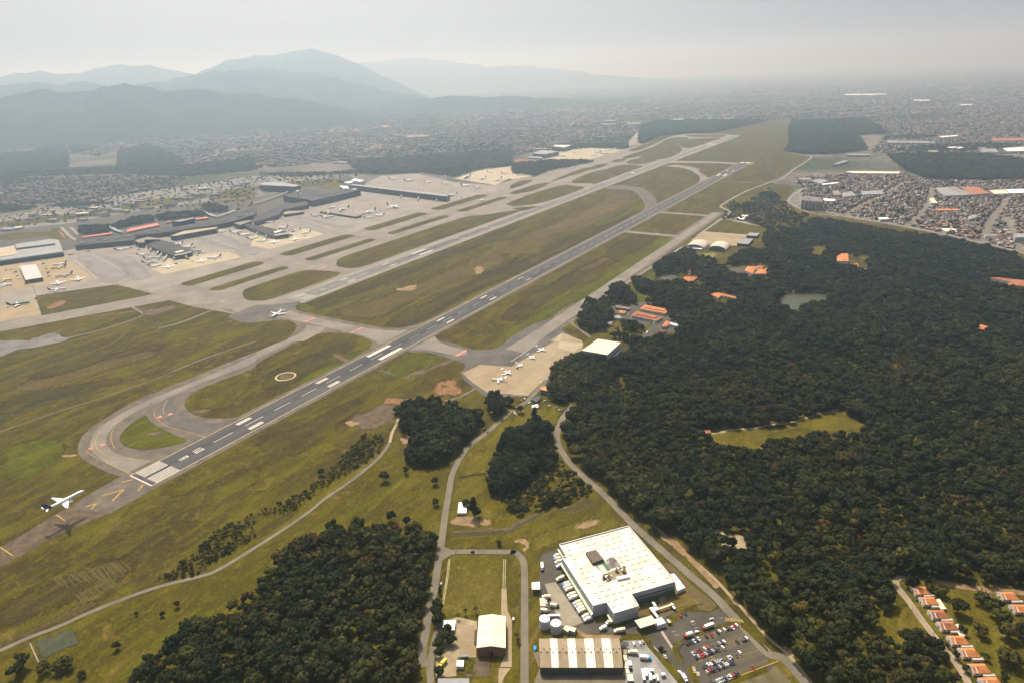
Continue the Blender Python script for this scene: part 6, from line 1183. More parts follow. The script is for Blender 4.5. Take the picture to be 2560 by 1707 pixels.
building('hut', 'dark red hut in the forest clearing', 'hut', q(2,2,1745,818,1818,812,1824,838,1752,845, z=3.5), 3.5, WALLB, TILEO, .05)
for k, (x, y) in enumerate(((1205,543),(1210,590))):
    p = q(1,2,1330+k*60,585-k*35)[0]; hipped('hut', 'little red-roofed hut by the bare ground, %s one' % ('left', 'right')[k], [(p[0]-3,p[1]-3),(p[0]+3,p[1]-3),(p[0]+3,p[1]+3),(p[0]-3,p[1]+3)], 2.5, 4, TILEO)
# barrel-vaulted hangars
def vault(fl, fr, a_front, a_back, H_, label, door):
    FL, FR = np.array(fl), np.array(fr); dep = np.array(a_back)-np.array(a_front); dep = dep/np.linalg.norm(dep)*min(np.linalg.norm(dep), 60)
    r = empty('arched_hangar', (*FL, 0)); tag(r, label, 'hangar'); ax = FR-FL; N = 14; wall = 3.0
    prof = [(math.cos(math.pi*(1-k/N))*.5+.5, wall+math.sin(math.pi*k/N)*(H_-wall)) for k in range(N+1)]
    for k in range(N):
        (t0, z0), (t1, z1) = prof[k], prof[k+1]; a, b_ = ax*t0, ax*t1
        MB().add([(*a,z0),(*b_,z1),(*(b_+dep),z1),(*(a+dep),z0)], [(0,1,2,3)]).obj('roof_panel', M('vault_sheet',(0.52,0.45,0.36),.7,.1,.1,col2=(0.62,0.55,0.45),fine=.2), r)
    for o_ in (np.zeros(2), dep*.999):
        MB().add([(*o_,0)]+[(*(ax*t+o_),z) for t, z in prof]+[(*(ax+o_),0)], [tuple(range(N+3))]).obj('end_wall', WALLG if o_ is not None else WALLG, r)
    for s in (0, 1): p = ax*s; MB().add([(*p,0),(*(p+dep),0),(*(p+dep),wall),(*p,wall)], [(0,1,2,3)]).obj('side_wall', WALLW, r)
    nn = -dep/np.linalg.norm(dep)*.3
    for k in range(8):
        t0, t1 = .12+k*.095, .12+k*.095+.075; zt = wall+math.sqrt(max(0, 1-((t0+t1)-1)**2))*(H_-wall)*.86
        for zb, ze in ((5.2, min(zt, 8.2)), (8.6, zt)):
            if ze-zb > .6: a, b_ = ax*t0+nn, ax*t1+nn; MB().add([(*a,zb),(*b_,zb),(*b_,ze),(*a,ze)], [(0,1,2,3)]).obj('window', WALLD, r)
    a, b_ = ax*.1+nn, ax*.9+nn; MB().add([(*a,0),(*b_,0),(*b_,4.6),(*a,4.6)], [(0,1,2,3)]).obj('door', GREENT if door else WALLW, r)
    return r
vault(*[ZB(*p, z=z_)[0] for p, z_ in (((235,312),0),((580,335),0),((420,175),13),((530,90),13))], 13, 'left barrel-roofed hangar with a white lean-to in front', 0)
vault(*[ZB(*p, z=z_)[0] for p, z_ in (((665,335),0),((990,372),0),((860,215),13),((945,127),13))], 13, 'right barrel-roofed hangar with a green door', 1)
building('lean_to', 'white lean-to roof in front of the left barrel-roofed hangar', 'lean-to', ZB(258,292,290,247,568,268,548,322, z=4.5), 4.5, WALLG, WHITE, .1)
building('hangar', 'lower grey-roofed hall right of the barrel-roofed hangars', 'hangar', ZB(1198,212,1300,112,1498,132,1398,232, z=7), 7, WALLD, ROOFG, .3)
building('hangar', 'upper grey-roofed hall behind the beige apron', 'hangar', ZB(1375,70,1422,15,1612,22,1562,82, z=6), 6, WALLD, ROOFG, .3)
building('shed', 'pale ribbed shed near the perimeter road bend', 'shed', q(2,1,2058,437,2110,406,2170,410,2125,452, z=5), 5, WALLD, WHITE, .1)
hipped('chapel', 'chapel with a wide orange pyramid roof', ZB(185,885,230,830,478,830,370,918, z=4.5), 4.5, 10, cat='chapel', inset=.5)
p = ZB(318,815)[0]; t = empty('bell_tower', (p[0], p[1], 0)); tag(t, 'slim bell tower with an orange cap behind the chapel', 'tower'); MB().box(-2,2,-2,2,0,12).obj('shaft', WALLW, t); MB().loft([[(-2.6,-2.6,12),(2.6,-2.6,12),(2.6,2.6,12),(-2.6,2.6,12)],[(-.1,-.1,14.5),(.1,-.1,14.5),(.1,.1,14.5),(-.1,.1,14.5)]],0,False).obj('roof', TILE, t); MB().box(-2.1,2.1,-1,1,9,11).obj('opening', WALLD, t)
for P_, lb in ((ZB(1330,705,1392,632,1560,640,1480,770, z=5), 'left wing of the large tiled hall'), (ZB(1480,690,1560,625,1690,615,1640,700, z=5.5), 'rear wing of the large tiled hall'), (ZB(1500,770,1600,690,1850,680,1800,770, z=5), 'front wing of the large tiled hall')): hipped('tiled_hall', lb, P_, 5, 8, TILEO if 'rear' in lb else TILE, cat='hall')
hipped('villa', 'long orange-roofed villa above the forest lake', ZB(840,1150,870,1120,1185,1192,1165,1222, z=5), 5, 7, cat='villa'); hipped('villa', 'pointed orange roof at the left end of the long villa', ZB(670,1130,850,1118,910,1170,850,1215, z=5), 5, 7.5, cat='villa')
hipped('villa', 'little orange roof beside the grey parking', ZB(2112,592,2165,540,2242,560,2212,592, z=4), 4, 6, cat='villa')
for p, h, lb in (((630,762,735,760,742,832,636,832),7,'square orange-roofed villa in the upper forest'), ((738,862,825,850,834,880,790,892),5,'orange-roofed villa below the square one'), ((888,898,935,905,985,918,930,930),5,'orange-roofed villa right of the square one'), ((1198,792,1255,795,1260,818,1210,820),5,'lone orange roof farther right in the forest'),
                 ((172,848,205,830,236,845,210,862),5,'small orange roof near the bright turf'), ((1890,1438,1960,1412,2055,1440,1960,1470),5,'orange-roofed villa deep in the forest'), ((-20,895,30,885,45,910,10,940),6,'orange roof end of the large hall'), ((820,728,862,722,868,738,830,745),4,'orange-roofed cottage under tall trees')):
    hipped('villa', lb, q(3,1,*p, z=h), h, h+2.2, cat='villa')
hipped('school', 'long orange-roofed building at the right forest edge', q(3,1,2040,985,2110,985,2400,1010,2352,1045, z=7), 7, 9.5, TILEO, cat='school'); hipped('school', 'front wing of the building at the right forest edge', q(3,1,2180,1050,2240,1020,2420,1040,2400,1065, z=6), 6, 8.5, TILEO, cat='school')

# ================================================================ the terminals
A1 = lambda *a, z=0.0: zz(0,540,7.128, *a, z=z)
A2 = lambda *a, z=0.0: zz(320,520,7.128, *a, z=z)
A3 = lambda *a, z=0.0: zz(640,430,7.128, *a, z=z)
A4 = lambda *a, z=0.0: zz(960,400,7.35, *a, z=z)
A5 = lambda *a, z=0.0: zz(1280,330,7.35, *a, z=z)
sheet('landside', q(0,1,-30,560,650,480,1400,350,2000,270,2352,240)+q(1,1,300,120,700,60,1000,70,900,200,500,330,0,470)+q(0,1,2200,480,1500,620,700,720,-30,840), Z1, ROADD, label='roads and car parks behind the terminals')
sheet('landside', q(0,1,-30,440,700,300,1500,170,2352,50)+q(1,1,600,20,1000,50,700,100,0,300)+q(0,1,2352,300,1400,400,-30,600), Z1-.03, URB, label='service land beyond the terminal roads')
for pts, w, lb in ((q(0,1,-40,450,700,308,1100,245,1500,180,2352,60), 16, 'highway behind the terminals'), (q(0,1,-40,550,400,500,650,480,1000,400,1400,345,1900,280,2352,240)+q(1,1,400,150), 14, 'approach road behind the terminals'), (q(0,1,560,520,640,600,700,640), 10, 'road beside the cargo terminal'), (q(0,1,650,520,720,590), 9, 'bus lane beside the tree blocks')):
    strip('road', pts, w, Z2, CONC, 3, label=lb, keep=False)
for pts, mt, lb in ((q(0,1,-40,475,600,405,1000,335,1400,268,2000,190,2352,140,2352,185,1500,320,900,425,400,480,-40,530), GR_LOW, 'rough grass between the highway and the approach road'), (q(0,1,400,570,560,520,620,600,560,640,420,610), GR_LOW, 'grass beside the cargo terminal road'), (q(0,1,530,560,560,555,610,610,580,620), DIRTR, 'red earth beside the cargo terminal road'), (q(1,1,560,120,800,70,1000,90,900,140,640,180), GR_LAWN, 'pale green ground beside the garage'),
      (q(1,1,0,180,300,175,700,120,600,90,200,110,0,140), GR_LOW, 'grass behind the hotel'), (q(0,1,0,590,300,560,480,580,300,620,0,640), GR_LOW, 'dark verge behind the cargo terminal'), (q(0,1,1900,260,2200,200,2352,190,2352,260,2050,300), GR_LOW, 'grass by the highway junction'), (q(0,1,1250,300,1450,260,1500,300,1300,340), GR_LAWN, 'pale field behind the approach road')):
    patch('grass_patch', pts, Z1+.05, mt, 2, label=lb)
rs = np.random.default_rng(5)
for poly, sp, kp in ((q(0,1,-40,440,700,300,1500,170,2352,50,2352,230,1400,345,650,475,-40,545), 26, .5), (q(1,1,0,60,600,20,1000,40,800,100,300,160,0,220), 24, .45), (q(0,1,1400,350,2000,270,2352,230,2352,330,2000,430,1500,480), 24, .35)):
    X, Y = fill(poly, sp); k = rs.random(len(X)) < kp; mass('roadside_trees', np.column_stack([X[k], Y[k]]), rng.choice([0,2,4,9], k.sum()), rng.uniform(5,10,k.sum()), 'scattered trees along the roads behind the terminals', 1.2)
for k in range(30):
    u_ = rs.uniform(0, 1); X0, Y0 = q(0,1, 60+u_*2200, 560-u_*330+rs.uniform(-120, 10))[0]; w_, d_, h_ = rs.uniform(18,50), rs.uniform(12,26), rs.uniform(5,11); a_ = rs.uniform(-.2,.2)-1.0
    P_ = [(X0+x*math.cos(a_)-y*math.sin(a_), Y0+x*math.sin(a_)+y*math.cos(a_)) for x, y in ((-w_/2,-d_/2),(w_/2,-d_/2),(w_/2,d_/2),(-w_/2,d_/2))]
    building('service_building', 'plain low service building on the land behind the terminals', 'building', P_, h_, WALLG, [CONC, ROOFG, ROOFD, ROOFC, ROOFT][k % 5], .2, group='service buildings behind the terminals')
ct = building('cargo_terminal', 'wide grey cargo terminal at the left edge', 'terminal', A1(-60,808,1125,640,1050,430,900,412,270,505,320,690,-60,750, z=13), 13, WALLD, ROOFG, .4)
on_roof(ct, 'upper_storey', A1(290,578,980,492,900,412,272,512, z=18), 13, 18, ROOFG); on_roof(ct, 'roof_section', A1(-60,585,250,532,325,684,-60,742, z=13.2), 13, 13.4, M('tan_deck',(0.40,0.33,0.24),.9,.1)); on_roof(ct, 'fascia', A1(-60,812,1125,644,1130,652,-60,822, z=12), 9.5, 12, WALLD)
building('apron_shed', 'pale grey shed standing on the cargo apron', 'shed', A1(345,890,640,862,757,1097,455,1145, z=10), 10, WALLD, M('pale_sheet',(0.42,0.42,0.40),.7,.08,.03), .2)
building('terminal', 'long dark-roofed first terminal', 'terminal', q(0,1,690,690,1230,640,1250,600,1580,560,2100,480,2352,400,2352,340,2000,450,1600,520,1130,585,700,630, z=14), 14, WALLD, ROOFD, .5)
building('terminal', 'dark-roofed second terminal behind the second pier', 'terminal', A3(-40,905,400,770,480,680,940,590,900,520,480,600,200,720,-40,800, z=14), 14, WALLD, ROOFD, .5)
building('terminal', 'tall dark third terminal at the head of the long pier', 'terminal', A3(480,432,640,370,800,310,1300,372,1640,308,1860,322,1380,440,1000,520,930,500, z=22), 22, WALLD, ROOFD, .6)
p1 = building('pier', 'nearer terminal pier with a dark flat roof', 'pier', A2(330,655,560,568,700,600,1150,755,1140,785,1000,830,830,855,640,790, z=11), 11, WALLD, ROOFD, .3); on_roof(p1, 'roof_unit', A2(830,790,970,755,1000,770,860,805, z=13), 11, 13.2, ROOFW); on_roof(p1, 'roof_rim', A2(830,855,1000,830,1140,785,1130,770,1000,805,830,832, z=11.6), 11, 11.6, ROOFG)
p2 = building('pier', 'second terminal pier with a dark flat roof', 'pier', A3(-220,890,0,955,300,1010,590,1080,575,1108,330,1142,200,1112,-100,1000,-260,935, z=11), 11, WALLD, ROOFD, .3); on_roof(p2, 'roof_unit', A3(310,1070,440,1035,470,1055,340,1090, z=13), 11, 13.2, ROOFW); on_roof(p2, 'roof_rim', A3(330,1142,575,1108,590,1080,560,1080,330,1118, z=11.6), 11, 11.6, ROOFG)
building('pier', 'long raised pier of the third terminal', 'pier', A4(-661,462,-560,446,1205,640,1140,676, z=20), 20, WALLD, ROOFG, .4)
building('pier', 'short low pier standing in the middle of the apron', 'pier', A3(1140,705,1160,694,1885,772,1780,802, z=7), 7, WALLD, CONC, .2)
building('canopy_slab', 'pale curved canopy over the first terminal root', 'canopy', A2(115,580,350,522,560,545,572,565,300,570,290,620,180,622, z=15), 15, WALLD, CONC, .1)
building('canopy_slab', 'long pale canopy along the first terminal front', 'canopy', A2(750,502,1000,412,1600,340,1570,372,1000,470,860,502, z=15), 15, WALLD, CONCL, .1)
building('canopy_slab', 'pale canopy between the first and second terminal', 'canopy', A2(1880,275,2160,220,2200,240,2000,310, z=15), 15, WALLD, CONC, .1)
building('office_block', 'grey and dark office block above the first terminal', 'office', A2(775,242,1160,175,1185,192,925,250, z=24), 24, WALLD, ROOFG, .4)
building('hotel', 'long dark hotel block behind the third terminal', 'hotel', A3(60,215,120,190,430,180,790,245,690,268,80,238, z=26), 26, WALLD, ROOFG, .4)
building('garage', 'flat dark garage beside the outer apron', 'garage', A3(1465,150,1500,95,1620,72,1765,112,1600,172, z=10), 10, WALLD, ROOFD, .3)
for i, p in enumerate(((1690,150,1760,120,1935,152,1860,182), (1560,190,1690,160,1740,185,1640,210), (1480,250,1640,255,1660,300,1560,300), (1660,310,1780,300,1800,320,1680,335))):
    building('roof_canopy', 'white roof canopy at the pier head, %s' % ('topmost and brightest', 'left of the brightest', 'just in front of the dark hall', 'lowest')[i], 'canopy', A3(*p, z=21), 21, WALLG, WHITE, .1)
for i, (fn, p, lb) in enumerate(((A1,(1470,370,1990,296,2002,320,1500,386),'pinkish roof strip below the first tree block'), (A2,(-20,385,520,270,562,310,-20,432),'red roof strip below the second tree block'), (A2,(680,245,760,230,770,250,690,265),'short red roof strip'), (A2,(1190,190,1390,160,1440,185,1220,210),'pinkish roof strip beside the office block'))):
    building('walkway_roof', lb, 'roof', fn(*p, z=5), 5, WALLB, M('red_roof',(0.52,0.17,0.13),.85,.2,.05), .1)
building('deck', 'pale slab roof in front of the second terminal', 'roof', A3(470,735,560,700,860,690,840,716,500,762, z=9), 9, WALLD, CONCB, .1)
for pts, lb in ((A2(1330,90,1560,180,1700,150,1920,75), 'pale green elevated ramp by the third tree block'), (A1(1930,200,2080,290,2180,320), 'pale green elevated ramp by the first tree block'), (A3(-60,600,200,520,480,420,760,300), 'pale elevated road behind the second terminal')):
    t = strip('elevated_road', pts, 11, 7.0, M('ramp_green',(0.24,0.30,0.25),.8,.1) if 'green' in lb else CONC, 4, label=lb, keep=False)
p = A3(770,535)[0]; t = empty('control_tower', (p[0], p[1], 0)); tag(t, 'pale control tower with a pointed cab among the dark terminals', 'tower')
MB().cyl(0,0,0,34,4,3.2,12).obj('shaft', WALLG, t); MB().cyl(0,0,34,38,4,7,12).obj('gallery', WALLW, t); MB().cyl(0,0,38,41,6.4,5.6,12).obj('cab_glass', WALLD, t); MB().cyl(0,0,41,46,6.2,.4,12).obj('roof', WHITE, t)
for nm_, fn, pts in (('first', T00 := (lambda *a, z=0.0: q(0,1,*a,z=z)), ((760,668),(860,655),(980,640),(1080,625),(1180,610),(1320,575),(1460,552),(1600,540),(1740,515),(1900,490),(2050,462),(2200,420),(900,630),(1250,590))), ('third', A3, ((700,380),(820,350),(960,400),(1100,420),(1240,410),(1400,380),(1560,350),(1700,330)))):
    h_ = 14 if nm_ == 'first' else 22
    for x, y in pts:
        p = fn(x, y, z=h_)[0]; t = empty('roof_plant', (p[0], p[1], h_)); tag(t, 'grey plant box on the dark roof of the %s terminal' % nm_, 'plant box', 'plant boxes on the %s terminal' % nm_); MB().box(-7,7,-4,4,0,2.6).obj('housing', random.choice([ROOFG, CONC, STEEL]), t); MB().box(-2,2,-2,2,2.6,3.6).obj('fan_cowl', STEEL, t)
for i, (fn, pts) in enumerate(((A2, (60,760,600,1000)), (A2, (640,1180,1900,960)), (A1, (1330,780,1720,1110)), (A1, (1640,690,2150,950)), (A2, (1250,480,2000,740)), (A3, (820,840,1500,1080)), (A3, (450,800,1200,1060)), (A4, (300,900,900,940)))):
    strip('apron_line', fn(*pts), 1.6, Z3+.12, PEDGE, 0, label='faded guide line on the terminal apron', keep=False)
for i, (fn, pts) in enumerate(((A2, (0,860,300,1050,420,1230,0,1290,-300,1000)), (A2, (1100,420,1500,430,2281,680,2281,860,1900,760,1300,600)), (A3, (380,820,800,810,1500,960,1850,960,1200,1100,760,960)), (A1, (1330,800,1700,690,2281,850,2281,1100,1720,1200)))):
    patch('apron_wear', fn(*pts), Z2+.05, M('worn_lane',(0.20,0.185,0.18),.9,.15,.02,fine=.3), 2, label='greyer worn lane across the terminal apron')
# boarding bridges at the piers
def bridge(p0, p1, lb):
    a, b_ = np.array(p0), np.array(p1); d = b_-a; L_ = np.linalg.norm(d); t = empty('boarding_bridge', (*a, .3), math.atan2(d[1], d[0])); tag(t, lb, 'boarding bridge', 'boarding bridges at the piers')
    MB().box(0, L_, -1.6, 1.6, 4.2, 7).obj('tunnel', WALLG, t); MB().box(L_-3, L_+2, -2.4, 2.4, 4, 7.4).obj('cab', WALLG, t); MB().cyl(L_*.7, 0, 0, 4.2, .6, n=8).obj('leg', STEEL, t); MB().cyl(1, 0, 0, 4.2, .9, n=8).obj('rotunda_leg', STEEL, t)
for i, (fn, x0, y0, x1, y1) in enumerate(((A2,440,730,400,800), (A2,560,775,530,850), (A2,650,810,540,930), (A2,740,840,640,970), (A2,850,850,830,940), (A2,1000,830,1050,920), (A2,1130,780,1300,800), (A2,1100,730,1200,740), (A2,760,620,820,650), (A2,900,660,950,700),
        (A3,60,1050,30,1130), (A3,180,1100,190,1190), (A3,330,1130,310,1180), (A3,560,1090,620,1150), (A3,580,1070,660,1060), (A3,420,1030,440,1000), (A3,1880,775,1930,770), (A3,1300,740,1280,790), (A3,1500,730,1520,680), (A4,340,640,320,710), (A4,650,680,630,750), (A4,980,720,960,780), (A4,1160,680,1230,690))):
    bridge(fn(x0,y0)[0], fn(x1,y1)[0], 'boarding bridge reaching from a terminal pier, %s' % ('at the nearer pier' if i < 10 else 'at the second pier' if i < 16 else 'at the short low pier' if i < 19 else 'under the long raised pier'))
# far hangars
building('hangar', 'front dark hangar on the far maintenance apron', 'hangar', A5(385,400,540,335,862,362,600,418, z=22), 22, WALLD, ROOFG, .4); building('hangar', 'rear dark hangar behind the maintenance apron', 'hangar', A5(740,268,800,240,1105,245,960,292, z=24), 24, WALLD, M('pale_sheet_b',(0.50,0.50,0.46),.7,.08,.03), .4)
building('hall', 'low pale hall left of the maintenance hangars', 'hall', A5(320,312,400,296,690,300,620,322, z=10), 10, WALLD, CONC, .2); building('hall', 'low grey hall in front of the maintenance hangars', 'hall', A5(290,472,330,450,560,462,550,490, z=8), 8, WALLG, ROOFG, .2)
sheet('bare_soil', q(2,0,-40,1485,0,1455,270,1475,250,1500,100,1505), Z1+.02, DIRTR, 0, label='red earth in front of the far hangars')
# apron light masts and service vehicles
for i, (fn, x, y) in enumerate(((A1,640,1420),(A2,1190,760),(A2,1500,690),(A3,345,990),(A3,570,1010),(A3,900,640),(A3,1330,700),(A3,1540,740),(A3,1730,740),(A3,1755,640),(A4,25,520),(A4,640,580),(A4,1075,620),(A4,1370,400),(A4,1570,380),(A1,770,880),(A1,860,1060))):
    p = fn(x, y)[0]; t = empty('light_mast', (p[0], p[1], .3)); tag(t, 'tall apron light mast %s' % {id(A1): 'on the cargo apron', id(A2): 'at the nearer pier', id(A3): 'round the second and short piers', id(A4): 'by the long raised pier'}[id(fn)], 'light mast', 'apron light masts'); MB().cyl(0,0,0,22,.4,.22,6).obj('pole', POLE, t); MB().box(-2,2,-.5,.5,21.5,22.6).obj('lamp_bar', STEEL, t)
svc = [MB().box(-2.4,1.2,-1.1,1.1,.5,1.9).box(1.3,2.4,-1,1,.4,2.0).mesh('body', m_) for m_ in (WBODY, GREYB, YELLOW, NAVYB, SILVER)]
k = 0
for fn, pts in ((A2, ((480,800),(520,820),(600,900),(640,860),(900,930),(950,960),(1080,920),(1150,960),(1240,860),(1290,780),(1340,800),(1000,910),(200,750),(60,720),(700,620),(650,640),(860,1000),(1180,780),(1260,820),(880,690))),
                (A1, ((760,800),(780,860),(830,950),(860,1020),(880,1080),(740,770),(110,970),(200,960),(280,1010),(310,1080),(330,1130),(470,1220),(520,1215),(1250,700),(1300,690),(1180,670),(1420,620),(1500,610),(1580,640),(1640,620),(30,860),(80,870),(640,1460),(650,1480))),
                (A3, ((60,1150),(130,1160),(480,1160),(500,1190),(640,1140),(870,1150),(1400,850),(1580,810),(1740,830),(1930,820),(1300,660),(1500,780),(60,940),(120,970),(660,1080),(700,1060))), (A4, ((1400,700),(1430,700),(1530,670),(300,720),(620,760),(900,780),(150,740)))):
    for x, y in pts:
        p = fn(x, y)[0]; t = empty('service_vehicle', (p[0], p[1], .5), random.uniform(0,6)); cn = ('white','dark grey','yellow','navy','silver')[k % 5]; ar = {id(A1): 'on the cargo apron', id(A2): 'round the nearer pier', id(A3): 'round the second and short piers', id(A4): 'by the long raised pier'}[id(fn)]; tag(t, 'small %s service vehicle %s' % (cn, ar), 'service vehicle', '%s service vehicles %s' % (cn, ar))
        put('body', svc[k % 5], t, sc=(1.5,1.3,1.3))
        for sx in (-1.6, 1.6): put('wheel', WTR, t, (sx*1.5, -1.2, .1)); put('wheel', WTR, t, (sx*1.5, 1.2, .1))
        k += 1
# ================================================================ aircraft
def ring(x, ry, rz, zc, n_=14): return [(x, ry*math.cos(6.2832*i/n_), zc+rz*math.sin(6.2832*i/n_)) for i in range(n_)]
_am = {}
TINT = {'white': M('aircraft_white',(0.80,0.80,0.80),.35,.03,.2,spec=.5), 'grey': M('aircraft_grey',(0.50,0.52,0.55),.4,.05,.2), 'navy': M('tail_navy',(0.03,0.04,0.14),.4,.1,.2), 'red': M('tail_red',(0.42,0.05,0.05),.4,.1,.2), 'blue': M('tail_blue',(0.05,0.14,0.42),.4,.1,.2), 'black': M('tail_black',(0.03,0.03,0.04),.4,.1,.2),
        'yellow': M('air_yellow',(0.72,0.52,0.05),.4,.08,.2), 'green': M('air_green',(0.03,0.20,0.09),.4,.1,.2), 'maroon': M('tail_maroon',(0.14,0.03,0.08),.4,.1,.2), 'violet': M('tail_violet',(0.20,0.08,0.30),.4,.1,.2), 'orange': M('tail_orange',(0.55,0.18,0.04),.4,.1,.2)}
def wing_mesh(name, root, tip, mat):
    b_ = MB(); R_ = []
    for (x0, x1, y, z, th) in (root, tip): R_.append([(x0,y,z),((x0*.7+x1*.3),y,z+th),((x0*.3+x1*.7),y,z+th*.8),(x1,y,z),((x0*.3+x1*.7),y,z-th*.4),((x0*.7+x1*.3),y,z-th*.5)])
    b_.loft(R_, 0, False); return b_.mesh(name, mat)
def plane_meshes(kind, body, tail):
    k = (kind, body, tail)
    if k in _am: return _am[k]
    bm, tm = TINT[body], TINT[tail]; out = []
    if kind == 'jet':                                   # built 40 m long, nose at +20
        R_, L_ = 2.05, 40.0
        f_ = MB().loft([ring(20,.08,.08,-.35), ring(19.5,.75,.7,-.28), ring(18.6,1.3,1.25,-.15), ring(17,1.8,1.78,-.02), ring(14.5,R_,R_,0), ring(4,R_,R_,0), ring(-6,R_,R_,0), ring(-9,R_*.97,R_*.95,.08), ring(-13,R_*.72,R_*.72,.5), ring(-17,R_*.38,R_*.42,1.0), ring(-20,.2,.22,1.35)], 0, True)
        out.append(('fuselage', f_.mesh('fuselage', bm), (0,0,0)))
        if tail != 'white': out.append(('tail_cone', MB().loft([ring(-12.6,R_*.77,R_*.77,.46), ring(-17,R_*.40,R_*.44,1.0), ring(-20.05,.22,.24,1.35)], 0, True).mesh('tail_cone', tm), (0,0,0)))
        out.append(('windscreen', MB().add([(19.02,-.55,.58),(19.02,.55,.58),(18.3,.75,1.22),(18.3,-.75,1.22),(18.75,-1.08,.5),(18.75,1.08,.5),(18.1,1.25,.95),(18.1,-1.25,.95)], [(0,1,2,3),(1,5,6,2),(4,0,3,7)]).mesh('windscreen', GLASS), (0,0,0)))
        for s in (-1, 1):
            out.append(('window_row', MB().add([(15,s*2.055,.55),(-9,s*2.055,.55),(-9,s*2.02,.85),(15,s*2.02,.85)], [(0,1,2,3)]).mesh('window_row', GLASS), (0,0,0)))
            out.append(('wing', wing_mesh('wing', (3.6,-4.0,s*1.4,-1.1,.55), (-4.2,-5.8,s*17.6,.25,.12), TINT['white'] if body != 'grey' else bm), (0,0,0)))
            out.append(('winglet', wing_mesh('winglet', (-4.3,-5.7,s*17.5,.25,.1), (-5.4,-6.1,s*18.0,2.1,.05), tm), (0,0,0)))
            out.append(('tailplane', wing_mesh('tailplane', (-15.2,-18.6,s*.5,1.1,.22), (-18.2,-19.6,s*6.4,1.6,.08), TINT['white']), (0,0,0)))
            e = MB().loft([ring(0,.95,.95,0,12), ring(-.6,1.1,1.1,0,12), ring(-2.2,1.1,1.1,0,12), ring(-3.6,.7,.7,.05,12)], 0, True); out.append(('engine', e.mesh('engine', TINT['white']), (4.6, s*5.6, -1.75)))
            out.append(('pylon', MB().box(-3,-.6,-.15,.15,.9,1.5).mesh('pylon', TINT['grey']), (4.6, s*5.6, -1.75)))
            out.append(('main_gear', WJET, (-1.2, s*3.4, -2.75))); out.append(('gear_leg', MB().box(-.12,.12,-.12,.12,-2.6,-.9).mesh('gear_leg', STEEL), (-1.2, s*3.4, 0)))
        fin = MB().loft([[(-12.6,-.16,1.9),(-12.6,.16,1.9),(-18.8,.1,1.9),(-18.8,-.1,1.9)],[(-17.6,-.07,7.6),(-17.6,.07,7.6),(-20.2,.05,7.6),(-20.2,-.05,7.6)]], 0, False); out.append(('fin', fin.mesh('fin', tm), (0,0,0)))
        out.append(('nose_gear', WJET, (15.2, 0, -2.75))); out.append(('gear_leg', MB().box(-.1,.1,-.1,.1,-2.6,-1.6).mesh('gear_leg', STEEL), (15.2,0,0)))
        gz = 3.3
    else:                                               # business jet, 20 m long, rear engines and T-tail
        f_ = MB().loft([ring(10,.06,.06,-.2), ring(9.4,.5,.45,-.12), ring(8.4,.85,.85,0), ring(6.8,1.12,1.15,.05), ring(-3,1.12,1.15,.05), ring(-7,.6,.62,.4), ring(-10,.12,.14,.7)], 0, True); out.append(('fuselage', f_.mesh('fuselage', bm), (0,0,0)))
        out.append(('windscreen', MB().loft([ring(8.5,.78,.25,.55), ring(8.0,.95,.2,.8)], 0, False).mesh('windscreen', GLASS), (0,0,0)))
        for s in (-1, 1):
            out.append(('wing', wing_mesh('wing', (1.6,-2.6,s*.8,-.75,.3), (-2.4,-3.5,s*9.6,-.15,.07), TINT['white']), (0,0,0))); out.append(('winglet', wing_mesh('winglet', (-2.5,-3.4,s*9.5,-.15,.06), (-3.2,-3.7,s*9.8,1.0,.03), tm), (0,0,0)))
            out.append(('tailplane', wing_mesh('tailplane', (-9.0,-10.6,s*.1,4.1,.1), (-10.2,-11,s*3.6,4.15,.04), TINT['white']), (0,0,0)))
            out.append(('engine', MB().loft([ring(0,.5,.5,0,10), ring(-.4,.62,.62,0,10), ring(-2,.6,.6,0,10), ring(-3,.4,.4,0,10)], 0, True).mesh('engine', TINT['white']), (-3.8, s*1.75, .55))); out.append(('pylon', MB().box(-2.2,-.6,-.6,.6,-.1,.1).mesh('pylon', TINT['white']), (-3.8, s*1.2, .55)))
            out.append(('main_gear', WCAR, (-1.4, s*1.6, -1.55))); out.append(('gear_leg', MB().box(-.07,.07,-.07,.07,-1.5,-.6).mesh('gear_leg', STEEL), (-1.4, s*1.6, 0)))
        out.append(('fin', MB().loft([[(-5.8,-.1,1),(-5.8,.1,1),(-9.6,.06,1),(-9.6,-.06,1)],[(-9.0,-.05,4.1),(-9.0,.05,4.1),(-10.8,.04,4.1),(-10.8,-.04,4.1)]], 0, False).mesh('fin', tm), (0,0,0)))
        out.append(('nose_gear', WCAR, (7.4,0,-1.55))); out.append(('gear_leg', MB().box(-.06,.06,-.06,.06,-1.5,-.9).mesh('gear_leg', STEEL), (7.4,0,0)))
        gz = 1.87
    _am[k] = (out, gz); return _am[k]
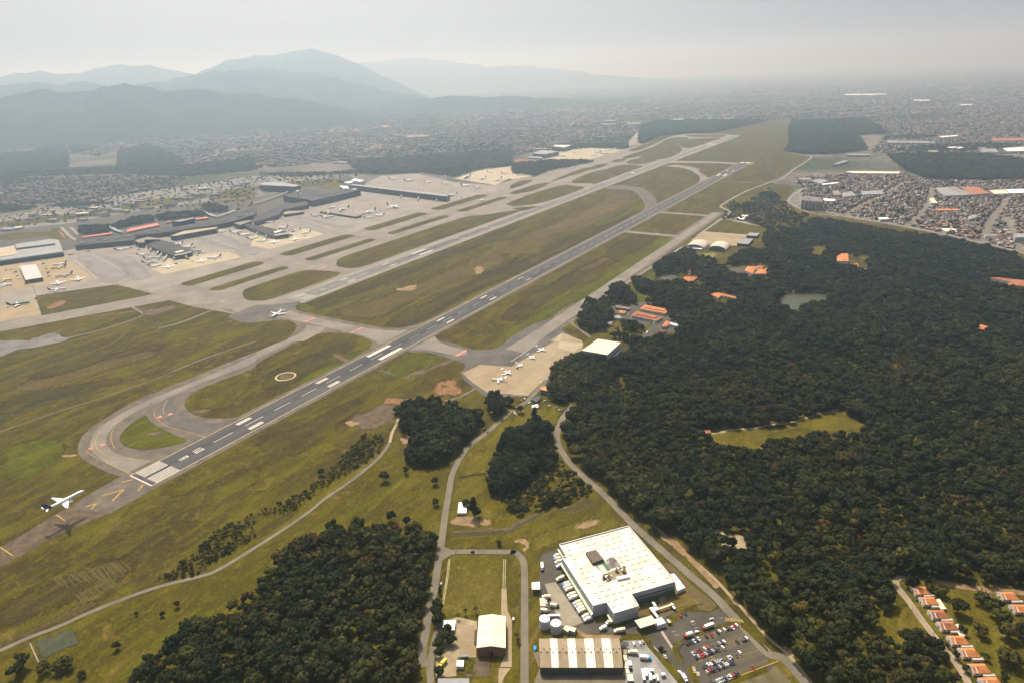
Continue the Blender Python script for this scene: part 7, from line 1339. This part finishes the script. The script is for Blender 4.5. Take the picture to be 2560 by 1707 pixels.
def plane(nose, tail_p, kind, body, tail, label, group=None, z=.45, length=None, air=None, lo=34, hi=66):
    a, b_ = np.array(nose), np.array(tail_p); d = a-b_; L_ = length or float(np.clip(np.linalg.norm(d), lo, hi)); base = 40.0 if kind == 'jet' else 20.0; s = L_/base
    parts, gz = plane_meshes(kind, body, tail); c = (a+b_)/2
    r = empty('airliner' if kind == 'jet' else 'business_jet', (c[0], c[1], z if air is None else air-gz*s), math.atan2(d[1], d[0])); tag(r, label, 'aircraft', group)
    for n_, m_, l_ in parts:
        if air is not None and n_ in ('main_gear', 'nose_gear', 'gear_leg'): continue
        if n_ in ('winglet', 'pylon'): put(n_, m_, last); continue
        last = put(n_, m_, r, (l_[0]*s, l_[1]*s, (l_[2]+gz)*s), 0, (s,s,s))
    if air is not None: r.rotation_euler = (0, math.radians(-2.5), math.atan2(d[1], d[0]))
    return r
# the one just before touchdown, its shadow on the ground below
air_z = 24.5
plane(S(213.2,1225.5,air_z), S(107.6,1276,air_z), 'jet', 'white', 'navy', 'white airliner with a dark tail landing above its own shadow', air=air_z, length=41.5)
F_ = lambda fn, a: (fn(a[0], a[1], z=4)[0], fn(a[2], a[3], z=4)[0])
T0 = lambda *a, z=0.0: q(0,1,*a,z=z)
T1 = lambda *a, z=0.0: q(1,1,*a,z=z)
FLEET = [(A1,(925,872,1200,830),'white','violet','bright white airliner behind the yellow one on the cargo apron'), (A1,(890,935,1195,892),'yellow','maroon','yellow airliner nose-in on the cargo apron'), (A1,(975,1078,1310,1030),'grey','maroon','grey airliner with a dark red tail on the cargo apron'),
 (A1,(1042,1225,1015,1155),'white','white','white airliner facing the camera beside the cargo shed'), (A1,(1405,1150,1385,1085),'white','white','white airliner facing the camera farther right on the cargo apron'), (A1,(1190,1280,850,1330),'white','red','white airliner with a red tail taxiing below the cargo stands'),
 (T0,(275,1205,60,1240),'green','black','green and yellow airliner alone on the beige stand'), (A1,(225,1130,-110,1160),'yellow','yellow','yellow airliner cut by the left edge'), (A1,(240,1215,-80,1245),'white','blue','white airliner below the yellow one at the left edge'),
 (A2,(388,810,145,838),'white','navy','white airliner at the nearer pier, upper left side'), (A2,(522,875,270,900),'grey','navy','airliner at the nearer pier, second on its left side'), (A2,(505,955,240,980),'grey','black','airliner at the nearer pier, third on its left side'), (A2,(592,1005,370,1045),'white','navy','airliner at the nearer pier, lowest on its left side'),
 (A2,(725,1095,700,985),'white','navy','airliner facing the camera at the tip of the nearer pier'), (A2,(1330,975,1290,900),'white','white','small white airliner right of the nearer pier tip'), (A2,(1395,895,1672,865),'white','navy','airliner at the right corner of the pale slab'), (A2,(815,655,975,620),'white','navy','airliner behind the nearer pier, left one'), (A2,(950,705,1150,668),'white','navy','airliner behind the nearer pier, right one'),
 (A2,(1745,405,1580,425),'white','white','airliner at the root of the second pier'), (A2,(2042,415,1805,440),'white','navy','second airliner down the second pier'), (A2,(2205,460,1955,490),'white','navy','third airliner down the second pier'), (A2,(2330,520,2110,545),'white','navy','fourth airliner down the second pier'), (T0,(1185,712,1045,730),'white','navy','airliner in front of the first terminal'),
 (A3,(165,900,345,872),'white','maroon','airliner behind the second pier, leftmost'), (A3,(415,1000,562,975),'white','navy','airliner behind the second pier, second'), (A3,(625,1050,798,1020),'white','navy','airliner behind the second pier, third'), (A3,(800,1095,985,1060),'white','maroon','airliner behind the second pier, rightmost'),
 (A3,(300,1295,330,1190),'white','white','airliner facing the camera at the tip of the second pier'), (A3,(690,1225,690,1160),'white','white','airliner facing the camera on the pale slab of the second pier'), (A3,(15,1232,210,1215),'white','white','airliner along the edge of the second pale slab'),
 (A3,(1465,685,1668,640),'white','navy','airliner above the short low pier'), (A3,(1925,745,2145,690),'white','blue','larger airliner at the tip of the short low pier'), (A3,(1405,785,1145,820),'white','orange','airliner below the short low pier'), (A3,(1135,755,972,785),'white','maroon','airliner at the root of the short low pier'), (A3,(2100,800,1930,825),'white','navy','small airliner right of the short low pier'), (A3,(2130,775,2275,768),'white','maroon','small airliner farthest right of the short low pier'), (A3,(1305,645,1462,610),'white','white','white airliner near the third terminal'),
 (A4,(290,885,35,850),'white','navy','airliner taxiing in front of the long raised pier'), (A4,(252,345,80,350),'white','maroon','airliner behind the long pier, first from the left'), (A4,(560,375,360,385),'white','navy','airliner behind the long pier, second from the left'), (A4,(892,412,730,410),'white','orange','airliner behind the long pier, third from the left'), (A4,(1198,432,1050,440),'white','red','airliner behind the long pier, with a red tail'), (A4,(1592,480,1405,470),'white','black','airliner behind the long pier, with a black tail'), (A4,(1768,505,1668,510),'white','navy','small airliner behind the end of the long pier'),
 (A4,(915,635,1003,605),'white','black','airliner half hidden behind the long pier'), (A4,(1185,665,1355,630),'white','navy','airliner at the end of the long pier'), (A4,(1768,752,1862,720),'white','navy','airliner rolling along the taxiway'), (A4,(1470,345,1602,305),'blue','navy','blue airliner on the outer apron'), (A4,(1748,358,1878,328),'white','blue','airliner right of the blue one'), (A4,(2040,385,2168,350),'white','black','airliner at the near edge of the outer apron'), (A4,(2022,225,1895,222),'white','maroon','airliner at the back of the outer apron, left one'), (A4,(2292,240,2148,245),'white','navy','airliner at the back of the outer apron, right one'),
 (A5,(212,775,78,790),'white','navy','airliner at the pale end of the outer apron'), (A5,(2262,765,2175,752),'white','blue','airliner rolling on the far runway'), (A5,(985,445,880,425),'white','white','airliner beside the front maintenance hangar'), (A5,(1228,322,1312,310),'white','white','airliner near the rear maintenance hangar'), (A5,(1118,378,1205,368),'white','white','airliner between the two maintenance hangars'),
 (A5,(1508,322,1622,330),'white','white','stored airliner, rear left of the maintenance apron'), (A5,(1645,345,1795,348),'white','white','stored airliner, rear middle of the maintenance apron'), (A5,(1748,322,1895,326),'white','white','stored airliner, rear right of the maintenance apron'), (A5,(1508,365,1640,375),'white','navy','stored airliner, middle of the maintenance apron'), (A5,(1790,395,1610,405),'white','white','stored airliner, front right of the maintenance apron'), (A5,(1435,430,1560,428),'white','grey','stored airliner, front left of the maintenance apron'),
 (T1,(162,1330,232,1288),'white','white','white airliner lining up at the far runway threshold')]
for fn, a, bd, tl, lb in FLEET:
    n_, t_ = F_(fn, a); face = 'facing' in lb or 'lining' in lb or 'small white' in lb
    plane(n_, t_, 'jet', bd, tl, lb, length=36 if 'small' in lb else (40 if face else None))
B6 = lambda *a, z=0.0: zz(1240,860,8.71, *a, z=z)
for a, lb in (((1100,160,880,100),'business jet farthest up the beige apron'), ((872,325,690,262),'slim business jet, second down the beige apron'), ((605,490,450,440),'business jet in the middle of the beige apron'), ((355,668,140,590),'business jet, fourth down the beige apron'), ((-110,765,205,792),'business jet nearest the trees, turned the other way')):
    plane(B6(a[0],a[1],z=1.8)[0], B6(a[2],a[3],z=1.8)[0], 'biz', 'white', 'white', lb, lo=16, hi=26)
# a dark parked helicopter among the jets
p = B6(470,540)[0]; t = empty('helicopter', (p[0], p[1], .45), 2.4); tag(t, 'small dark helicopter parked among the business jets', 'helicopter')
MB().loft([ring(2.6,.2,.2,1.2,10), ring(1.8,.8,.8,1.4,10), ring(0,1.0,1.0,1.5,10), ring(-1.5,.6,.6,1.8,10), ring(-2.2,.25,.25,2.0,10)], 0, True).obj('cabin', GREYB, t); MB().loft([ring(-2,.22,.22,2.0,8), ring(-6.4,.1,.1,2.4,8)], 0, True).obj('tail_boom', GREYB, t)
MB().box(-5.2,5.2,-.16,.16,2.95,3.0).obj('rotor_blade', DARK, t); MB().box(-.16,.16,-5.2,5.2,2.95,3.0).obj('rotor_blade', DARK, t); MB().cyl(0,0,2.4,3.0,.12,n=6).obj('mast', STEEL, t); MB().box(-6.6,-6.2,-.05,.05,1.6,3.4).obj('fin', GREYB, t)
for s in (-1, 1): MB().box(-1.6,2.0,s*.95-.07,s*.95+.07,0,.14).obj('skid', STEEL, t); MB().box(.2,.32,s*.9-.05,s*.9+.05,.1,1.0).obj('strut', STEEL, t)
# ================================================================ the city
m, n, l, b = nm('city_roofs'); at = n.new('ShaderNodeAttribute'); at.attribute_name = 'paint'
f = _noise(n, l, .25, 3.0); c1 = _mix(n, l, .5, at.outputs['Color'], _ramp(n, l, f, [(.3,(.6,.6,.6)),(.7,(1.2,1.2,1.2))]), 'MULTIPLY'); l.new(c1, b.inputs['Base Color']); b.inputs['Roughness'].default_value = .85; b.inputs['Specular IOR Level'].default_value = .15
CITYM = m
RC = np.array([(.27,.135,.085),(.22,.12,.085),(.33,.17,.10),(.24,.21,.19),(.30,.28,.26),(.17,.155,.15),(.38,.34,.30),(.12,.11,.11),(.55,.52,.48),(.70,.68,.64),(.20,.13,.10),(.14,.19,.24)])
RP = np.array([.17,.14,.10,.13,.11,.10,.08,.07,.045,.02,.05,.005]); RP /= RP.sum()
WC = np.array([(.50,.46,.42),(.40,.36,.32),(.58,.55,.50),(.30,.20,.15),(.45,.38,.28),(.36,.37,.38)])
def city_mass(name, X, Y, A, B, H, R, label, soft=0.0):
    N = len(X); ca, sa = np.cos(R), np.sin(R); V = np.zeros((N,10,3)); sg = np.array([(-1,-1),(1,-1),(1,1),(-1,1)])
    for k in range(4):
        lx, ly = sg[k,0]*A/2, sg[k,1]*B/2; wx, wy = X+lx*ca-ly*sa, Y+lx*sa+ly*ca
        V[:,k] = np.column_stack([wx, wy, np.zeros(N)]); V[:,4+k] = np.column_stack([wx, wy, H])
    pit = np.where(rng.random(N) < .6, rng.uniform(.6, 2.0, N), .25)
    for k, s in ((8,-1),(9,1)): V[:,k] = np.column_stack([X+s*A/2*ca, Y+s*A/2*sa, H+pit])
    base = (np.arange(N)*10)[:,None]
    quads = np.array([(0,1,5,4),(2,3,7,6),(4,5,9,8),(6,7,8,9)]); tris = np.array([(1,2,6,9,5),(3,0,4,8,7)])
    me = bpy.data.meshes.new(name); me.vertices.add(N*10); me.vertices.foreach_set('co', V.ravel())
    loops = np.concatenate([(base+quads.ravel()[None]).reshape(N,16), (base+tris.ravel()[None]).reshape(N,10)], 1).ravel()
    me.loops.add(N*26); me.loops.foreach_set('vertex_index', loops.astype(np.int32)); me.polygons.add(N*6)
    st = np.concatenate([np.array([0,4,8,12,16,21])[None]+(np.arange(N)*26)[:,None]]).ravel(); me.polygons.foreach_set('loop_start', st.astype(np.int32)); me.polygons.foreach_set('loop_total', np.tile([4,4,4,4,5,5], N).astype(np.int32))
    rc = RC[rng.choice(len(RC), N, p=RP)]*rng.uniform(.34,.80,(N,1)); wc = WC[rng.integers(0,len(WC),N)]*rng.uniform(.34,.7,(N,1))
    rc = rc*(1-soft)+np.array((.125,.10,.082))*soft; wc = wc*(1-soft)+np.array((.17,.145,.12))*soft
    C = np.ones((N,6,4)); C[:,:,:3] = wc[:,None]; C[:,2,:3] = rc; C[:,3,:3] = rc*.97
    a = me.attributes.new('paint', 'FLOAT_COLOR', 'FACE'); a.data.foreach_set('color', C.ravel()); me.materials.append(CITYM); me.update(calc_edges=True); me.validate()
    return tag(link(bpy.data.objects.new(name, me)), label, None, None, 'stuff')
CITYR = q(3,1,300,175,240,70,640,50,1250,30,1340,65,1480,95,2000,105,2700,80,2700,850,1950,645,1280,505,700,405,420,345,330,300)
FACT = [((385,95,470,75,560,90,490,120),9,ROOFG,'grey-roofed factory at the airfield corner of the city'), ((490,122,640,106,652,116,505,132),8,WHITE,'white-fronted factory beside the grey-roofed one'), ((285,66,390,62,395,85,290,85),8,CONC,'pale factory farthest left in the city'), ((680,206,770,190,812,230,690,242),9,ROOFG,'square grey hall in the left of the city'), ((592,190,640,180,672,220,602,226),8,CONC,'small pale hall left of the square grey one'),
  ((850,190,1050,180,1062,215,872,222),9,ROOFG,'long grey hall in the city'), ((1540,160,1640,152,1815,225,1620,232),10,ROOFG,'largest grey factory roof in the city'), ((1650,150,1722,150,1882,221,1818,226),10,M('old_sheet',(.22,.20,.19),.8,.2,.05),'dark factory bay beside the largest one'), ((1762,150,1850,150,1942,215,1886,222),10,TILEO,'left maroon factory roof'), ((1860,150,1932,150,2032,210,1946,216),10,TILEO,'right maroon factory roof'),
  ((2036,180,2170,175,2216,210,2080,216),9,ROOFC,'left cream warehouse at the far right of the city'), ((2180,172,2420,166,2420,204,2222,209),9,WHITE,'white warehouse cut by the right edge'), ((505,256,622,262,612,280,510,278),7,WHITE,'white hall near the city road bend'), ((1010,430,1100,430,1116,445,1032,450),7,WHITE,'white hall along the city road'), ((1575,530,1700,530,1742,546,1640,561),7,ROOFC,'cream hall along the city road'),
  ((1990,575,2100,580,2112,602,2000,606),8,CONC,'pale block near the right end of the city road'), ((2262,580,2420,575,2420,612,2272,616),12,ROOFG,'grey block at the right edge above the road'), ((1540,350,1752,350,1752,364,1545,367),6,TILE,'long orange roof in the city'), ((1480,255,1520,250,1560,300,1500,300),12,WALLC,'beige block in the middle of the city'), ((1840,420,1900,400,1930,420,1850,450),7,ROOFG,'grey diagonal roof in the city'), ((700,15,760,5,1220,10,1200,28,830,25),9,ROOFC,'long cream sheds at the back of the city')]
CB = []
for p, h, rm, lb in FACT:
    P_ = q(3,1,*p, z=h); building('factory', lb, 'factory', P_, h, WALLG, rm, .3); CB.append(P_)
ap = q(3,1,300,240,380,230,500,250,495,290,310,290)
for k in range(6):
    x, y = 305+k*34, 262+k*3; P_ = q(3,1,x,y,x+26,y-3,x+30,y+10,x+4,y+12, z=28); building('apartment_block', 'tall grey apartment slab at the city edge, %s from the left' % ORD[k], 'apartment block', P_, 28, M('slab_grey',(.36,.33,.32),.85,.12,.2), CONC, .5, group='apartment slabs at the city edge')
FARB = [((3,0),(1090,1292,1530,1300,1530,1316,1100,1312),10,ROOFG,'long grey sheds behind the dark wood'), ((3,0),(730,1412,942,1415,942,1429,725,1427),9,CONC,'long pale shed left of the dark wood'), ((3,0),(1570,1254,1742,1242,1742,1252,1600,1264),9,WHITE,'white shed row above the grey sheds'), ((3,0),(2160,1362,2420,1350,2420,1386,2200,1392),11,WHITE,'big white hall at the right edge'), ((3,0),(1642,1355,1700,1348,1740,1352,1700,1368),9,WHITE,'left white arched hall'), ((3,0),(1710,1358,1770,1352,1800,1356,1760,1370),9,WHITE,'right white arched hall'),
  ((3,0),(2060,1272,2420,1268,2420,1290,2060,1296),9,TILEO,'long brownish hall at the right edge'), ((3,0),(1930,1352,2100,1372,2112,1402,1960,1398),9,ROOFG,'grey hall left of the big white one'), ((3,0),(590,1512,700,1476,742,1482,640,1512),9,ROOFG,'grey hall by the airfield fence'), ((3,0),(705,866,1092,862,1092,873,710,877),9,WHITE,'very long pale roof far away'), ((3,0),(1770,960,1872,958,1872,967,1770,969),9,WHITE,'bright white roof far away on the right'), ((3,0),(1338,918,1480,918,1485,926,1345,928),9,WHITE,'pale roof far away in the middle'), ((3,0),(1470,1382,1560,1382,1565,1400,1475,1402),9,CONC,'pale hall beside the arched halls'),
  ((2,0),(1270,1232,1300,1212,1352,1215,1332,1236),9,WHITE,'white hall at the far end of the runways'), ((2,0),(1060,1127,1180,1125,1186,1140,1050,1146),9,CONC,'pale factory beyond the canal'), ((2,0),(1448,1096,1580,1095,1572,1106,1445,1107),9,WHITE,'white roof beyond the far wood'), ((2,0),(822,1136,952,1135,955,1145,820,1147),9,CONC,'pale roof left of the canal'), ((2,0),(845,1105,950,1104,950,1114,845,1116),9,CONC,'smaller pale roof left of the canal'), ((1,0),(720,1495,800,1480,960,1478,900,1500),8,CONC,'grey sheds beyond the left city'), ((1,0),(1370,1245,1560,1240,1600,1255,1400,1262),9,CONC,'pale sheds on the left slope'), ((0,0),(1175,1172,1280,1178,1275,1192,1180,1186),8,WHITE,'pale strip of roofs on the ridge foot')]
for cr, p, h, rm, lb in FARB: building('factory', lb, 'factory', q(*cr, *p, z=h), h, WALLG, rm, .2)
strip('canal', q(2,0,1120,1335,1110,1280,1125,1230,1140,1195), 45, Z1+.03, CONC, 3, label='straight pale canal beyond the runways', keep=False)
for pts, w in ((q(2,0,1080,1340,1075,1290,1100,1240,1095,1200), 18), (q(2,0,1175,1335,1155,1290,1150,1240,1160,1200), 14)): strip('earth_bank', pts, w, Z1+.02, DIRTP, 3, label='pale earth bank of the canal', keep=False)
# near district: the largest-looking houses one by one
X, Y = fill(CITYR, 10.2, .28); k = vis(X, Y, 20, 20); X, Y = X[k], Y[k]
for P_ in CB: k = ~inside(X, Y, P_); X, Y = X[k], Y[k]
k = clear(X, Y, 5.0); X, Y = X[k], Y[k]; k = ~inside(X, Y, ap); X, Y = X[k], Y[k]
strt = np.abs(((X*.82+Y*.57) % 62)-31) < 27.5; strt &= np.abs(((-X*.57+Y*.82) % 120)-60) < 56; tr = (~strt) & (rng.random(len(X)) < .25); TX, TY = X[tr], Y[tr]; X, Y = X[strt], Y[strt]
tr = rng.random(len(X)) < .16; TX, TY = np.concatenate([TX, X[tr]]), np.concatenate([TY, Y[tr]]); X, Y = X[~tr], Y[~tr]
mass('city_trees', np.column_stack([TX, TY]), rng.choice([0,1,4,9], len(TX)), rng.uniform(5,10,len(TX)), 'trees scattered between the houses of the near city district')
dist = np.hypot(X-CX, Y-CY); order = np.argsort(dist); nearI = order[:290]; farI = order[290:]
R0_ = .607+rng.normal(0,.12,len(X)); A_ = rng.uniform(7.0,11.5,len(X)); B_ = rng.uniform(6.0,9.5,len(X)); H_ = rng.choice([3.2,3.6,6.2,6.6,9.0], len(X), p=[.30,.22,.27,.16,.05])
HM = []
for rn, rc in (('brown_tile_roof',(.27,.135,.085)),('grey_sheet_roof',(.28,.26,.25)),('dark_sheet_roof',(.14,.13,.13)),('pale_roof',(.50,.47,.43)),('orange_tile_roof',(.40,.17,.08))):
    rm = M(rn, _sc(rc, .8), .85, .25, .3, fine=.3)
    for wn, wc in (('cream_render',(.52,.47,.40)),('white_render',(.62,.60,.56)),('bare_block',(.34,.25,.19))):
        wm = M(wn, _sc(wc, .8), .9, .12, .3); w_ = MB(); w_.add([(-.5,-.5,0),(.5,-.5,0),(.5,.5,0),(-.5,.5,0),(-.5,-.5,1),(.5,-.5,1),(.5,.5,1),(-.5,.5,1),(-.5,0,1.28),(.5,0,1.28)], [(0,1,5,4),(1,2,6,9,5),(2,3,7,6),(3,0,4,8,7)])
        r_ = MB(); r_.add([(-.54,-.54,.985),(.54,-.54,.985),(.54,0,1.30),(-.54,0,1.30),(.54,.54,.985),(-.54,.54,.985)], [(0,1,2,3),(3,2,4,5)]); wd = MB()
        for x in (-.28, .22):
            for s in (-1, 1): wd.box(x-.09, x+.09, s*.5-.008, s*.5+.008, .35, .75)
        HM.append((w_.mesh('wall', wm), r_.mesh('roof', rm), wd.mesh('window', GLASS), rn, wn))
HL = {'brown_tile_roof': 'brown tiled', 'grey_sheet_roof': 'grey', 'dark_sheet_roof': 'dark', 'pale_roof': 'pale', 'orange_tile_roof': 'orange tiled'}
for i in nearI:
    w_, r_, wd, rn, wn = HM[rng.choice(15, p=np.repeat([.26,.28,.20,.14,.12], 3)/3)]
    t = empty('city_house', (X[i], Y[i], 0), R0_[i]+(1.5708 if rng.random() < .4 else 0)); uu = float(PX(X[i], Y[i], 3)[0]); pl = ('near the left end','left of the middle','right of the middle','near the right end')[int(np.clip((uu-2250)/78, 0, 3))]; tag(t, '%s-storey house with a %s roof on the city road, %s' % ('one' if H_[i] < 5 else 'two' if H_[i] < 8 else 'three', HL[rn], pl), 'house', 'houses along the city road, %s roofs' % HL[rn])
    s = (A_[i], B_[i], H_[i]); put('wall', w_, t, sc=s); put('roof', r_, t, sc=s); put('window', wd, t, sc=s)
city_mass('city_houses', X[farI], Y[farI], A_[farI], B_[farI], H_[farI], R0_[farI], 'dense houses of the near city district')
# far districts, thinning out with distance
def pxpoly(u, v, P_):
    return inside(u, v, P_)
def T(c, r, *xy): return [(640*c+xy[i]/3.6735, OY[r]+xy[i+1]/3.6735) for i in range(0, len(xy), 2)]
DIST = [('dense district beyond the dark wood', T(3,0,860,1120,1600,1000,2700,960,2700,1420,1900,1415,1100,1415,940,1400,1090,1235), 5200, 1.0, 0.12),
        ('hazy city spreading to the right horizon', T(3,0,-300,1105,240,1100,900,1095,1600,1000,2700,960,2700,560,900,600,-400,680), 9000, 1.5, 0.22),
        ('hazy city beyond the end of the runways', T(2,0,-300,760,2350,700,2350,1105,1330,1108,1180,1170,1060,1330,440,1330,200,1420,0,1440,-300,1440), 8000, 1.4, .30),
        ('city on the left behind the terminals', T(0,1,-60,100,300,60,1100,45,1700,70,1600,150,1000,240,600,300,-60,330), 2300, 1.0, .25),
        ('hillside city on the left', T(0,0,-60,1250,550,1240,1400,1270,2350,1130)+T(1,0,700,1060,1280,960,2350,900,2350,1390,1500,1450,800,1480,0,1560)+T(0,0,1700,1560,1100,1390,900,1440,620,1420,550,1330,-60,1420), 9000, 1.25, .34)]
OUT = [p[0] for p in FAR]
for lb, P_, N_, sf, tf in DIST:
    P_ = np.array(P_); u0, v0 = P_.min(0); u1, v1 = P_.max(0); u = rng.uniform(u0, u1, N_*3); v = rng.uniform(v0, v1, N_*3); k = inside(u, v, [tuple(p) for p in P_]); u, v = u[k][:N_], v[k][:N_]
    XY = np.array([S(a, b_) for a, b_ in zip(u, v)]); X, Y = XY[:,0], XY[:,1]
    for o_ in OUT: k = ~inside(X, Y, o_); X, Y = X[k], Y[k]
    # keep clustered: parks and gaps
    ph = np.sin(X/310+1.3)*np.cos(Y/270-.4)+.6*np.sin(X/130+Y/170); k = ph > -.75; gX, gY = X[~k], Y[~k]; X, Y = X[k], Y[k]
    t = rng.random(len(X)) < tf; TX, TY = np.concatenate([X[t], gX]), np.concatenate([Y[t], gY]); X, Y = X[~t], Y[~t]; d = np.hypot(X-CX, Y-CY); g_ = sf*np.clip(d/3500, .9, 2.6)
    big = np.where(rng.random(len(X)) < .05, rng.uniform(1.8,3.2,len(X)), 1.0)
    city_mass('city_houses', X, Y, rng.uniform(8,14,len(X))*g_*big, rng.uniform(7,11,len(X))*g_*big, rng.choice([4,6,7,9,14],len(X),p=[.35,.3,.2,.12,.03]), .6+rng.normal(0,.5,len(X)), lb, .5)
    dt = np.hypot(TX-CX, TY-CY); mass('city_trees', np.column_stack([TX, TY]), rng.choice([0,2,4,9], len(TX)), rng.uniform(6,11,len(TX)), 'trees mixed into the '+lb, 1.6*sf)
# a few bare earth clearings among the far houses
for c, r, xy, mt in ((1,0,(960,1340,1150,1330,1380,1350,1180,1370),DIRTP),(1,0,(60,1385,190,1355,180,1370,80,1395),DIRTP),(0,0,(580,1380,640,1380,620,1400),DIRTP),(1,0,(1110,1150,1240,1145,1260,1180,1180,1170),DIRTP),(2,0,(570,1200,850,1215,760,1235,600,1210),DIRTR),(3,0,(80,915,500,925,520,945,150,945),DIRT),(2,0,(1240,1150,1450,1150,1440,1170,1260,1175),DIRTR),(1,1,(2000,-50,2352,-70,2352,-40,2100,-20),DIRTR),(3,1,(2000,85,2352,85,2352,100,2020,100),DIRTP),(3,0,(1100,1440,1110,1415,1400,1415,1390,1425),CONC)):
    sheet('bare_ground', q(c,r,*xy), .10, mt, label='pale bare ground among the far houses')
